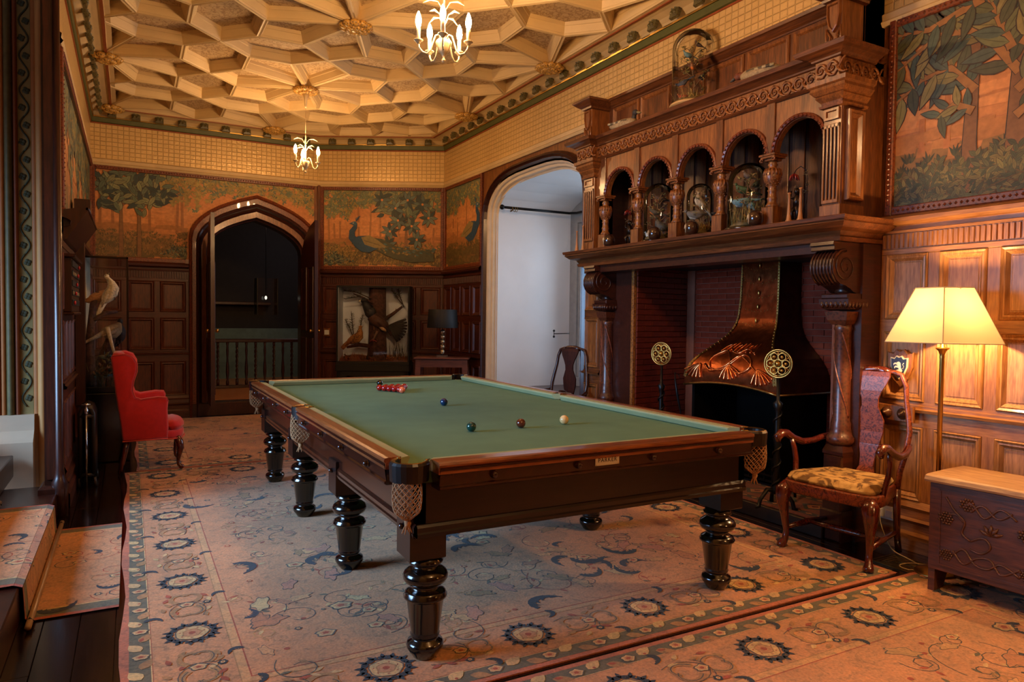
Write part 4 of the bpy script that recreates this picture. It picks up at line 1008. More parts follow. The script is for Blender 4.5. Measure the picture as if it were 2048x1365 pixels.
rest.m = Matrix.Identity(4); o = rest.build('bricks_in_shadow', BR, FP, 'stuff')
# hearth
HS = plain('hearth_slate', rgb(26, 20, 18), 0.4, var=0.2)
fpart('hearth', MB().box(-5.62, 0.0, -0.8, -3.0, 0.10, 0.15, 0.006), HS)
# small rug lying on the hearth
hr = MB(); c = Canvas(0, 1.62, 0, 0.52); hr.box(0, 0, 0, 1.62, 0.52, 0.008); c.mb = hr
hr.c = [rgb(120, 66, 40)]*6
c.poly([(0.05, 0.05), (1.57, 0.05), (1.57, 0.47), (0.05, 0.47)], rgb(60, 66, 58), 0.0085); c.poly([(0.12, 0.11), (1.5, 0.11), (1.5, 0.41), (0.12, 0.41)], rgb(128, 76, 46), 0.009)
for i in range(16): 
    x = 0.1+i*0.095
    for y in (0.08, 0.44): c.poly([(x-0.03, y), (x, y-0.02), (x+0.03, y), (x, y+0.02)], rgb(176, 120, 70), 0.0095)
for i in range(5):
    x = 0.3+i*0.26; c.poly([(x-0.11, 0.26), (x, 0.15), (x+0.11, 0.26), (x, 0.37)], rgb(66, 74, 62), 0.0095); c.poly([(x-0.07, 0.26), (x, 0.19), (x+0.07, 0.26), (x, 0.33)], rgb(186, 124, 74), 0.010); c.poly([(x-0.03, 0.26), (x, 0.23), (x+0.03, 0.26), (x, 0.29)], rgb(110, 50, 34), 0.0105)
o = hr.build('hearth_rug', WOOL, None, flip=False); o.matrix_world = Matrix(((0, 1, 0, 3.98), (-1, 0, 0, 4.62), (0, 0, 1, 0.1), (0, 0, 0, 1)))
tag(o, 'small dark patterned rug lying on the raised hearth', 'rug')

# copper hood over the grate: world coordinates
COP = plain('hammered_copper', rgb(168, 92, 54), 0.3, 1.0, var=0.35, scale=16, bmp=0.35, bdist=0.01)
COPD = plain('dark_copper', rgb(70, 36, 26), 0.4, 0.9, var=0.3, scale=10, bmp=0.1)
hd = thing('fireplace_hood', 'flared copper hood with raised leaf scrollwork over the black grate', 'hood', (4.55, 4.14, 0.10))
PR_ = [(0.86, 0.505, 4.25), (0.93, 0.50, 4.245), (1.0, 0.485, 4.255), (1.06, 0.455, 4.28), (1.12, 0.41, 4.32), (1.18, 0.35, 4.38), (1.24, 0.295, 4.44), (1.30, 0.25, 4.50), (1.37, 0.223, 4.55), (1.45, 0.21, 4.575), (1.6, 0.203, 4.59), (1.95, 0.198, 4.60)]
def hood_pt(u, z, off=0.0):
    z = min(max(z, 0.86), 1.95)
    for i in range(len(PR_)-1):
        if z <= PR_[i+1][0]:
            t = (z-PR_[i][0])/(PR_[i+1][0]-PR_[i][0]); w = PR_[i][1]+(PR_[i+1][1]-PR_[i][1])*t; x = PR_[i][2]+(PR_[i+1][2]-PR_[i][2])*t; break
    return (x-off-4.55, -u*w, z-0.10)      # u=+1 is the near (right) edge
g = MB(); nu = 12
ls = []
for z, w, x in PR_:
    bump_ = 0.045 if z < 0.9 else (0.02 if z < 0.95 else 0)
    l = [hood_pt(-1+2*i/nu, z) for i in range(nu+1)]
    l = [(p[0], p[1], p[2]+bump_*(1-(2*i/nu-1)**2)) for i, p in enumerate(l)]
    ls.append([(0.30, l[0][1], l[0][2])]+l+[(0.30, l[-1][1], l[-1][2])])
g.loops(ls, close=False, smooth=False)
front = MB(); front.loops([l[1:-1] for l in ls], close=False, smooth=True); front.build('hood_front', COP, hd, flip=False)
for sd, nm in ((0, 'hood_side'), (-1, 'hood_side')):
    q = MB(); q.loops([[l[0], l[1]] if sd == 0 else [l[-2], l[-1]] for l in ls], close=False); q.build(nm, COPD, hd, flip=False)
g = MB()
for u in (-0.97, 0.97):
    g.loops([[hood_pt(u-0.05, z, 0.004), hood_pt(u-0.05 if z < 0 else u-0.04, z, 0.008), hood_pt(u+0.03, z, 0.006)] for z in [0.93+i*0.06 for i in range(18)]], close=False)
g.build('edge_strap', DBRASS, hd)
rv = MB()
for i in range(44):
    z = 0.93+i*0.0235
    for u in (-0.96, 0.96): rv.sphere(hood_pt(u, z, 0.009), 0.006, 6, 4)
for i in range(5):
    z = 1.42+i*0.115; rv.sphere(hood_pt(0, z, 0.012), 0.013, 8, 5, (0.6, 0.8, 1.8))
    for k in range(11):
        t = -1+k/5; rv.sphere(hood_pt(t*0.8, z-0.04+0.035*t*t, 0.004), 0.004, 5, 4)
rv.build('rivets', BRASS, hd, 'stuff')
rp = MB(); rp.tube([(p[0]-0.006, p[1], p[2]) for p in ls[0][1:-1]], 0.010, 8); rp.tube([ls[0][-2], ls[0][-1]], 0.009, 6); rp.build('rope_edge', DBRASS, hd)
def orn(pts, r0, r1, g):
    n = len(pts)*3; P_ = []
    for i in range(n+1):
        t = i/n*(len(pts)-1); k = min(int(t), len(pts)-2); f_ = t-k
        p0, p1, p2, p3 = pts[max(k-1, 0)], pts[k], pts[k+1], pts[min(k+2, len(pts)-1)]
        cr = lambda a, b_, c_, d: 0.5*((2*b_)+(-a+c_)*f_+(2*a-5*b_+4*c_-d)*f_*f_+(-a+3*b_-3*c_+d)*f_**3)
        P_.append(hood_pt(cr(p0[0], p1[0], p2[0], p3[0]), cr(p0[1], p1[1], p2[1], p3[1]), 0.006))
    g.tube(P_, [r0+(r1-r0)*i/n for i in range(n+1)], 7)
g = MB()
orn([(-0.45, 1.02), (-0.55, 1.10), (-0.35, 1.17), (-0.1, 1.12), (0.05, 1.03), (0.25, 1.0), (0.45, 1.05), (0.42, 1.12), (0.2, 1.14), (-0.02, 1.06), (-0.2, 1.01), (-0.45, 1.02)], 0.009, 0.008, g)
orn([(-0.6, 1.05), (-0.4, 1.0), (-0.1, 1.05), (0.1, 1.13), (0.35, 1.10), (0.6, 1.02), (0.75, 0.98)], 0.010, 0.006, g)
orn([(-0.3, 1.2), (0.0, 1.15), (0.25, 1.19), (0.5, 1.15)], 0.007, 0.004, g)
for u0, z0, sg in ((0.62, 1.04, 1), (-0.72, 1.05, -1), (-0.05, 1.06, 0.3)):
    for k in range(6):
        a = -0.5-0.28*k if sg > 0 else -PI+0.5+0.28*k
        orn([(u0, z0), (u0+0.13*math.cos(a)*1.4, z0+0.05*math.sin(a)), (u0+0.30*math.cos(a)*1.2, z0+0.115*math.sin(a)-0.01)], 0.0065, 0.011, g)
for i in range(9):
    u = -0.5+i*0.12; orn([(u, 1.16), (u+0.05, 1.20), (u+0.14, 1.22+0.01*(i % 3))], 0.005, 0.003, g)
g.build('raised_scrollwork', plain('polished_copper', rgb(226, 140, 88), 0.25, 1.0, var=0.2), hd)
sv = plain('soot_black', rgb(5, 4, 4), 0.95, spec=0.1)
g = MB(); g.box(-0.24, -0.47, 0.0, 0.30, -0.44, 0.78); g.box(0.27, -0.47, 0.0, 0.30, 0.47, 0.84); g.box(-0.24, 0.44, 0.0, 0.30, 0.47, 0.78); g.build('grate_surround', sv, hd)
g = MB(); g.box(-0.15, -0.35, 0.05, 0.2, 0.35, 0.07)
for i in range(10): g.box(-0.16, -0.35+i*0.077, 0.06, -0.145, -0.34+i*0.077, 0.24)
for z in (0.1, 0.23): g.box(-0.165, -0.36, z, -0.14, 0.37, z+0.015)
g.build('fire_basket', IRON, hd)
# firedogs with openwork brass roundels
def firedog():
    d = thing('firedog', 'x', 'firedog', (0, 0, 0.10)); g = MB()
    g.lathe([(0.03, 0.10), (0.034, 0.14), (0.02, 0.16), (0.026, 0.22), (0.018, 0.26), (0.024, 0.34), (0.016, 0.40), (0.028, 0.50), (0.018, 0.54), (0.02, 0.62), (0.014, 0.66), (0.022, 0.70), (0.034, 0.74), (0.012, 0.76), (0.010, 0.92)], 10)
    g.tube([(0.025*math.cos(a), 0.025*math.sin(a), 0.12+0.6*i/60) for i, a in [(i, i*0.55) for i in range(61)]], 0.008, 6)
    g.build('twisted_stem', IRON, d)
    g = MB()
    for a in (0.6, 2.54, 4.71): g.tube([(0, 0, 0.12), (0.07*math.cos(a), 0.07*math.sin(a), 0.13), (0.12*math.cos(a), 0.12*math.sin(a), 0.06), (0.13*math.cos(a), 0.13*math.sin(a), 0.015), (0.155*math.cos(a), 0.155*math.sin(a), 0.012)], [0.018, 0.016, 0.014, 0.016, 0.012], 7)
    g.tube([(0, 0, 0.12), (0.18, 0, 0.11), (0.34, 0, 0.10), (0.36, 0, 0.0)], 0.011, 6); g.build('scrolled_feet', IRON, d)
    g = MB(); zc = 1.02
    def C2(r_, a, w=0): return (-0.012-w, r_*math.cos(a), zc+r_*math.sin(a))
    g.tube([C2(0.098, k*PI/16) for k in range(32)], 0.006, 6, closed=True); g.tube([C2(0.086, k*PI/14) for k in range(28)], 0.003, 5, closed=True)
    for k in range(6):
        a = k*PI/3
        g.tube([(-0.014, 0.055*math.cos(a)+0.027*math.cos(b_), zc+0.055*math.sin(a)+0.027*math.sin(b_)) for b_ in [j*PI/6 for j in range(12)]], 0.005, 6, closed=True)
        g.sphere((-0.016, 0.055*math.cos(a), zc+0.055*math.sin(a)), 0.012, 7, 5)
        g.tube([C2(0.03, a), C2(0.06, a+0.5), C2(0.09, a+0.5)], 0.004, 5)
    g.sphere((-0.016, 0, zc), 0.02, 8, 6); g.tube([C2(0.028, k*PI/8) for k in range(16)], 0.005, 6, closed=True)
    g.build('openwork_roundel', BRASS, d); return d
fd = firedog(); fd.location = (4.0, 3.42, 0.10); fd.rotation_euler = (0, 0, 0.32); fd['label'] = 'black iron firedog with pierced brass roundel in front of the hood, nearer the armchair'
fd2 = dup(fd, (4.10, 4.77, 0.10), 0.30, 'black iron firedog with pierced brass roundel against the left brick jamb'); 
g = MB(); g.tube([(0, 0, 0), (0, 0, 0.45), (-0.02, 0.03, 0.62), (-0.03, 0.05, 0.75), (0.0, 0.09, 0.82), (0.03, 0.07, 0.80), (0.02, 0.05, 0.78)], [0.006, 0.006, 0.012, 0.008, 0.006, 0.005, 0.004], 7); g.lathe([(0.06, 0), (0.06, 0.01), (0.01, 0.02), (0.006, 0.05)], 12)
o = g.build('scrolled_hook', IRON, None); o.location = (4.52, 4.98, 0.10); tag(o, 'scroll-topped iron fire tool standing left of the copper hood', 'fire iron')

# ================================================================== CARPETS
PINK, PCH, CRM, NVY, SLT, RST, GRN_, TAN = rgb(196, 143, 98), rgb(202, 156, 104), rgb(208, 176, 120), rgb(46, 52, 58), rgb(84, 80, 72), rgb(164, 80, 46), rgb(104, 98, 74), rgb(168, 128, 80)
def ell(cx, cy, a, b_, n=12, ph=0.0): return [(cx+a*math.cos(ph+2*PI*i/n), cy+b_*math.sin(ph+2*PI*i/n)) for i in range(n)]
class Rug(Canvas):
    def __init__(s, x0, x1, y0, y1): Canvas.__init__(s, x0, x1, y0, y1); s.lv = 0
    def lay(s): s.k += 1; return 0.0062+s.ph*0.0003+R.random()*0.00025
    def band(s, x0, x1, y0, y1, col): s.nx(); s.poly([(x0, y0), (x1, y0), (x1, y1), (x0, y1)], col, 0.0062+s.ph*0.0003)
def rosette(c, x, y, r_, dark=NVY, inner=CRM):
    z = c.lay(); n = 14
    for i in range(n):
        a = 2*PI*(i+0.5*R.random()*0.4)/n; bx, by = x+r_*0.74*math.cos(a), y+r_*0.74*math.sin(a); dk = jit(dark, 0.22)
        for o, L in ((0, 0.36), (0.9, 0.24), (-0.9, 0.24)): c.poly(leafpoly(bx-0.02*r_*math.cos(a), by-0.02*r_*math.sin(a), a+o+R.uniform(-.15, .15), r_*L, r_*0.17), dk, z+i*0.00001)
        t = a+PI/n; c.poly(leafpoly(x+r_*0.70*math.cos(a), y+r_*0.70*math.sin(a), a+PI/2+0.2, r_*0.34, r_*0.10), dk, z+i*0.00001)
    def blob(q, col, dz, n_=18, w=0.05):
        c.poly([(x+r_*q*(1+w*math.cos(5*t)+w*0.6*math.sin(9*t))*math.cos(t), y+r_*q*(1+w*math.cos(5*t))*math.sin(t)) for t in [2*PI*k/n_ for k in range(n_)]], col, z+dz)
    blob(0.60, jit(SLT, .1), 0.00018); blob(0.56, inner, 0.0002); blob(0.36, TAN, 0.00024, 12, 0.1); blob(0.30, PINK, 0.00027, 12, 0.1); blob(0.13, RST, 0.0003, 8)
    for i in range(7): a = 2*PI*i/7; c.poly(leafpoly(x+r_*0.40*math.cos(a), y+r_*0.40*math.sin(a), a+1.2, r_*0.13, r_*0.05), RST, z+0.0003)
def line(c, pts, w, col, tw=0.0):
    z = c.lay(); n = len(pts)
    for i in range(n-1):
        a, b_ = Vector(pts[i]), Vector(pts[i+1]); d = (b_-a)
        if d.length < 1e-6: continue
        d.normalize(); z += 0.00003*(1 if i % 2 else -1); nn = Vector((-d.y, d.x)); wa = w*(1-tw*i/(n-1))/2; wb = w*(1-tw*(i+1)/(n-1))/2; e = d*wa*0.4
        c.poly([tuple(a-nn*wa-e), tuple(b_-nn*wb+e), tuple(b_+nn*wb+e), tuple(a+nn*wa-e)], col, z)
def curl(x, y, a, s_, turn=1.4, n=8, k=1):
    pts = [(x, y)]
    for i in range(n): a += k*turn/n*(1+i*0.28); x += s_/n*math.cos(a); y += s_/n*math.sin(a); pts.append((x, y))
    return pts
def serr(c, x, y, a, s_, col, k=1):
    """serrated sickle leaf"""
    p = curl(x, y, a, s_, 1.3, 9, k); z = c.lay(); n = len(p)
    for i in range(n-1):
        u = Vector(p[i]); v_ = Vector(p[i+1]); d = (v_-u).normalized(); nn = Vector((-d.y, d.x))*k
        w0 = s_*0.10*math.sin(PI*(i+0.3)/n)+0.006; w1 = w0*(1.5 if i % 2 else 0.9)
        c.poly([tuple(u-nn*w0*0.5-d*0.003), tuple(v_-nn*w0*0.5+d*0.003), tuple(v_+nn*w1), tuple(u+nn*w0*0.6)], jit(col, 0.12), z+(i % 2)*0.00003)
def palmette(c, x, y, a, s_):
    z = c.lay(); cols = (TAN, CRM, PINK, RST)
    for j, q in enumerate((1.0, 0.82, 0.58, 0.3)):
        pts = []
        for i in range(14):
            t = 2*PI*i/14; rr = s_*q*(1+0.16*math.cos(5*t)); pts.append((x+rr*math.cos(t+a), y+0.8*rr*math.sin(t+a)))
        c.poly(pts, cols[j] if j else jit(SLT, .2), z+j*0.00007)
def floret(c, x, y, s_, col):
    z = c.lay()
    for k in range(6): c.poly(ell(x+s_*0.6*math.cos(k*PI/3), y+s_*0.6*math.sin(k*PI/3), s_*0.38, s_*0.38, 6), col, z)
    c.poly(ell(x, y, s_*0.45, s_*0.45, 7), CRM, z+0.0001); c.poly(ell(x, y, s_*0.2, s_*0.2, 6), RST, z+0.00015)
def patches(c, f0, f1, g0, g1, visible):
    for i in range(int((f1-f0)*(g1-g0)*13)):
        x = R.uniform(f0+0.08, f1-0.12); y = R.uniform(g0+0.1, g1-0.1)
        if visible and not visible(x, y): continue
        a = R.uniform(0, 2*PI); s_ = R.uniform(0.03, 0.062); z = c.lay(); col = jit(R.choice((PCH, TAN, PCH, rgb(176, 122, 84), rgb(190, 130, 100), rgb(196, 170, 120))), .08)
        for q, cc in ((1.0, jit(SLT, .2)), (0.9, col)):
            pts = []
            for k in range(20):
                t = 2*PI*k/20; rr = s_*q*(1+0.22*math.sin(5*t+i)+0.10*math.sin(3*t)); u, v_ = 1.6*rr*math.cos(t), 0.75*rr*math.sin(t); pts.append((x+u*math.cos(a)-v_*math.sin(a), y+u*math.sin(a)+v_*math.cos(a)))
            if all(f0 < p[0] < f1 and g0 < p[1] < g1 for p in pts): c.poly(pts, cc, z); z += 0.00006
    c.nx()
def rug(name, label, x0, x1, y0, y1, base=0.0, borders='lrbt', dens=1.0, bw=0.34, visible=None, worn=None):
    c = Rug(x0, x1, y0, y1); g = c.mb
    nxn, nyn = max(2, int((x1-x0)/0.25)), max(2, int((y1-y0)/0.25))
    top = [(x0+(x1-x0)*i/nxn+ (0.012*math.sin(j*1.3) if i == 0 else 0), y0+(y1-y0)*j/nyn, 0.006) for j in range(nyn+1) for i in range(nxn+1)]
    fs = [(j*(nxn+1)+i, j*(nxn+1)+i+1, (j+1)*(nxn+1)+i+1, (j+1)*(nxn+1)+i) for j in range(nyn) for i in range(nxn)]
    g.add(top, fs, False, rgb(186, 110, 76))
    g.box(x0+0.012, y0, 0, x1-0.012, y1, 0.0055); g.c[-6:] = [rgb(186, 110, 76)]*6
    e = 0.028
    L_ = lambda s_: s_ if True else 0
    xi0 = x0+(e if 'l' in borders else -0.05); xi1 = x1-(e if 'r' in borders else -0.05); yi0 = y0+(e if 'b' in borders else 0); yi1 = y1-(e if 't' in borders else 0)
    c.band(xi0, xi1, yi0, yi1, GRN_); gb = 0.085
    a0, a1 = xi0+(gb if 'l' in borders else 0), xi1-(gb if 'r' in borders else 0); b0, b1 = yi0+(gb if 'b' in borders else 0), yi1-(gb if 't' in borders else 0)
    c.band(a0-0.008, a1+0.008, b0-0.008, b1+0.008, CRM); c.band(a0-0.003, a1+0.003, b0-0.003, b1+0.003, RST); c.band(a0, a1, b0, b1, PINK)
    # motifs in the guard stripe
    def along(sd, step):
        if sd in 'lr':
            n = int((y1-y0)/step); return [((x0+e+gb/2 if sd == 'l' else x1-e-gb/2), y0+(i+0.5)*(y1-y0)/n, PI/2) for i in range(n)]
        n = int((x1-x0)/step); return [(x0+(i+0.5)*(x1-x0)/n, (y0+e+gb/2 if sd == 'b' else y1-e-gb/2), 0) for i in range(n)]
    c.nx()
    for sd in borders:
        for i, (x, y, a) in enumerate(along(sd, 0.085)):
            if visible and not visible(x, y): continue
            if i % 3 == 0: palmette(c, x, y, a, 0.036)
            elif i % 3 == 1:
                c.poly(leafpoly(x-0.03*math.cos(a), y-0.03*math.sin(a), a+0.5, 0.09, 0.055), jit(CRM, .1)); c.poly(ell(x, y, 0.008, 0.008, 6), RST)
            else: c.poly(leafpoly(x-0.028*math.cos(a), y-0.028*math.sin(a), a-0.45, 0.09, 0.05), jit(TAN, .1)); c.poly(leafpoly(x-0.02*math.cos(a), y-0.02*math.sin(a), a-0.3, 0.04, 0.02), RST)
    # rosette border
    f0, f1 = a0+(bw if 'l' in borders else 0), a1-(bw if 'r' in borders else 0); g0, g1 = b0+(bw if 'b' in borders else 0), b1-(bw if 't' in borders else 0)
    for (p, q, r_, s_) in ((f0, f1, g0, g1),):
        c.band(p-0.045, q+0.045, r_-0.045, s_+0.045, jit(TAN, 0.02)); c.band(p-0.040, q+0.040, r_-0.040, s_+0.040, PCH)
        c.band(p-0.006, q+0.006, r_-0.006, s_+0.006, RST); c.band(p, q, r_, s_, PINK)
    c.nx()
    sides = []
    if 'l' in borders: sides.append(('l', (a0+f0)/2-0.01, b0, b1))
    if 'r' in borders: sides.append(('r', (a1+f1)/2+0.01, b0, b1))
    if 'b' in borders: sides.append(('b', (b0+g0)/2-0.01, a0, a1))
    if 't' in borders: sides.append(('t', (b1+g1)/2+0.01, a0, a1))
    for sd, cc_, u0, u1 in sides:
        n = max(1, round((u1-u0)/0.345)); n += 1-(n % 2)
        for i in range(n):
            u = u0+(i+0.5)*(u1-u0)/n; x, y = (cc_, u) if sd in 'lr' else (u, cc_); a = PI/2 if sd in 'lr' else 0
            if visible and not visible(x, y): continue
            ex = lambda d, o: (x+d*math.cos(a)-o*math.sin(a), y+d*math.sin(a)+o*math.cos(a))
            if i % 2 == 0: rosette(c, x, y, 0.118)
            else:
                palmette(c, *ex(0, 0.0), a, 0.035); floret(c, *ex(0.0, -0.09), 0.022, NVY)
                for sg in (-1, 1):
                    for o in (-1, 1):
                        p_ = curl(*ex(sg*0.03, o*0.04), a+(0 if sg > 0 else PI)+o*sg*0.9, 0.17, 1.6, 8, -o*sg); line(c, p_, 0.03, jit(TAN, .1), 0.6); line(c, p_, 0.005, SLT)
                for o in (-1, 1):
                    for q in range(5): c.poly(leafpoly(*ex(-0.12+q*0.06, o*(0.07+0.03*(q % 2))), a+R.uniform(-.8, .8)+(PI if o < 0 else 0), 0.055, 0.024), jit(R.choice((TAN, CRM, TAN, RST)), .1))
                    line(c, curl(*ex(-0.16, o*0.06), a+o*0.5, 0.3, 1.2, 9, -o), 0.004, SLT)
                serr(c, *ex(-0.15, 0.11), a+0.1, 0.11, NVY, 1); serr(c, *ex(0.06, -0.12), a+0.1, 0.1, NVY, -1)
    # field of scrolls
    c.nx(); nf = int((f1-f0)*(g1-g0)*dens*15.0)
    for i in range(nf):
        x = R.uniform(f0+0.05, f1-0.05); y = R.uniform(g0+0.05, g1-0.05)
        if visible and not visible(x, y): continue
        k = R.choice((-1, 1)); a = R.uniform(0, 2*PI)
        p_ = curl(x, y, a, R.uniform(0.3, 0.6), R.uniform(1.5, 3.5), 14, k); line(c, p_, 0.005, jit(R.choice((SLT, TAN, RST, SLT)), .2))
        for j in (4, 8, 12): c.poly(leafpoly(*p_[j], a+k*j*0.3+R.choice((-1, 1)), 0.05, 0.02), jit(R.choice((TAN, GRN_, RST, CRM)), .15))
    c.nx(); patches(c, f0, f1, g0, g1, visible)
    for i in range(int(nf*0.9)):
        x = R.uniform(f0+0.06, f1-0.06); y = R.uniform(g0+0.06, g1-0.06); t = R.random()
        if visible and not visible(x, y): continue
        if t < 0.30: serr(c, x, y, R.uniform(0, 2*PI), R.uniform(0.14, 0.30), jit(NVY, .3), R.choice((-1, 1)))
        elif t < 0.55: palmette(c, x, y, R.uniform(0, 2*PI), R.uniform(0.03, 0.06))
        elif t < 0.85: floret(c, x, y, R.uniform(0.012, 0.026), jit(R.choice((SLT, RST, TAN)), .2))
        else: c.poly(ell(x, y, 0.014, 0.012, 7), RST)
    o = g.build(name, WOOL, None, flip=False); o.location = (0, 0, base)
    return tag(o, label, 'carpet', None)
rug('patterned_carpet', 'large faded pink oriental carpet under the snooker table', -0.04, 3.80, 2.39, 7.03)
rug('patterned_carpet', 'patterned carpet lying beyond the snooker table up to the arched doorway', 0.04, 2.50, 7.06, 10.38, dens=0.8, borders='lrb')
rug('patterned_carpet', 'patterned carpet nearest the camera, partly under the carved chest', -0.04, 4.10, -0.6, 2.355, borders='lrt', dens=1.3, visible=lambda x, y: y > 0.9 and x > 0.5)
# runner coming down the steps
def runner():
    c = Rug(-2.0, 0.2, 3.7, 5.4); t = thing('stair_runner', 'patterned runner over the left-hand steps, faded pink where the daylight falls', 'carpet')
    def strip(nm, pts, mapf, seed):
        """carpet strip following the steps: s = distance along, y across"""
    prof = [(-1.75, 0.512), (-1.135, 0.512), (-1.10, 0.50), (-1.095, 0.36), (-1.09, 0.345), (-0.80, 0.345), (-0.768, 0.335), (-0.765, 0.19), (-0.755, 0.175), (-0.47, 0.178), (-0.438, 0.165), (-0.43, 0.02), (-0.42, 0.004), (-0.055, 0.004)]
    s_ = [0]
    for i in range(len(prof)-1): s_.append(s_[-1]+math.dist(prof[i], prof[i+1]))
    W0, W1 = 3.82, 5.36
    def at(s, off):
        s = min(max(s, 0), s_[-1]-1e-6)
        for i in range(len(prof)-1):
            if s <= s_[i+1]:
                f_ = (s-s_[i])/(s_[i+1]-s_[i]); a, b_ = prof[i], prof[i+1]; dx, dz = b_[0]-a[0], b_[1]-a[1]; l = math.hypot(dx, dz)
                return a[0]+dx*f_+(-dz/l)*-off*-1*-1, a[1]+dz*f_+(dx/l)*off
    cv = Rug(0, s_[-1], W0, W1); g = cv.mb
    cv.band(0, s_[-1], W0, W1, RST); cv.band(0, s_[-1], W0+0.03, W1-0.03, GRN_); cv.band(0, s_[-1], W0+0.11, W1-0.11, CRM); cv.band(0, s_[-1], W0+0.12, W1-0.12, PINK)
    cv.nx()
    for i in range(64):
        x, y = R.uniform(0, s_[-1]), R.uniform(W0+0.14, W1-0.14); a = R.uniform(0, 2*PI); line(cv, curl(x, y, a, 0.4, 2.4, 12, R.choice((-1, 1))), 0.006, jit(R.choice((SLT, TAN, RST)), .2))
    cv.nx()
    for i in range(60):
        x, y = R.uniform(0, s_[-1]), R.uniform(W0+0.16, W1-0.16); q = R.random()
        if q < 0.4: serr(cv, x, y, R.uniform(0, 6.28), R.uniform(0.12, 0.3), jit(NVY, .3), R.choice((-1, 1)))
        elif q < 0.75: palmette(cv, x, y, R.uniform(0, 6), R.uniform(0.03, 0.06))
        else: floret(cv, x, y, 0.022, jit(R.choice((SLT, RST, TAN)), .2))
    # cut every painted polygon at the folds, then bend it over the steps
    out = MB()
    for f, col in zip(g.f, g.c):
        P_ = [g.v[i] for i in f]; z = P_[0][2]; p2 = [(p[0], p[1]) for p in P_]
        for i in range(len(prof)-1):
            q = clip(clip(p2, 1, 0, s_[i+1]), -1, 0, -s_[i])
            if len(q) < 3 or abs(parea(q)) < 1e-7: continue
            a, b_ = prof[i], prof[i+1]; l = s_[i+1]-s_[i]; dx, dz = (b_[0]-a[0])/l, (b_[1]-a[1])/l; off = z-0.004
            out.add([(a[0]+dx*(s-s_[i])-dz*off*-1*1 if False else a[0]+dx*(s-s_[i])+(-dz)*off, y, a[1]+dz*(s-s_[i])+dx*off) for s, y in q], [tuple(range(len(q)))], False, col)
    out.build('runner_pile', WOOL, t, flip=False)
    b_ = MB(); b_.loops([[(x, W0, z+0.001) for x, z in prof], [(x, W1, z+0.001) for x, z in prof]], close=False); b_.build('runner_backing', plain('jute', rgb(120, 92, 64), 0.9), t, flip=False)
    for k, (x, z) in enumerate(((-0.405, 0.022), (-0.742, 0.192), (-1.075, 0.362))):
        r_ = MB(); r_.tube([(x, 3.70, z), (x, 5.48, z)], 0.014, 10); o = r_.build('stair_rod', wood('pale_rod', rgb(150, 116, 78), rgb(190, 150, 104), 0.4, 'Y') if 'pale_rod' not in MATS else MATS['pale_rod'], None)
        tag(o, ('pale wooden stair rod at the foot of the lowest step', 'pale wooden stair rod at the back of the lowest tread', 'pale wooden stair rod on the top step')[k], 'stair rod')
        for y in (3.77, 5.42):
            q = MB(); q.tube([(x-0.02, y, z-0.012), (x+0.0, y, z+0.018), (x+0.018, y, z-0.004)], 0.004, 6); q.build('rod_bracket', IRON, o)
runner()

# ================================================================== SNOOKER TABLE
BED = 0.81
FELT = plain('green_baize', rgb(98, 134, 108), 0.95, var=0.07, scale=5, bmp=0.04, spec=0.2)
FELTC = plain('cushion_baize', rgb(158, 160, 118), 0.95, var=0.05, scale=5, spec=0.2)
ST = thing('snooker_table', 'full-size mahogany snooker table with green baize and eight turned black legs', 'snooker table', (1.89, 4.41, 0.007))
HX, HY, OX, OY = 0.889, 1.785, 1.01, 1.93
zb = BED-0.007
g = MB(); g.loops([[(-HX-0.06, -HY-0.06, zb-0.045), (HX+0.06, -HY-0.06, zb-0.045), (HX+0.06, HY+0.06, zb-0.045), (-HX-0.06, HY+0.06, zb-0.045)], [(-HX-0.04, -HY-0.04, zb), (HX+0.04, -HY-0.04, zb), (HX+0.04, HY+0.04, zb), (-HX-0.04, HY+0.04, zb)]], caps=True); g.build('bed', FELT, ST)
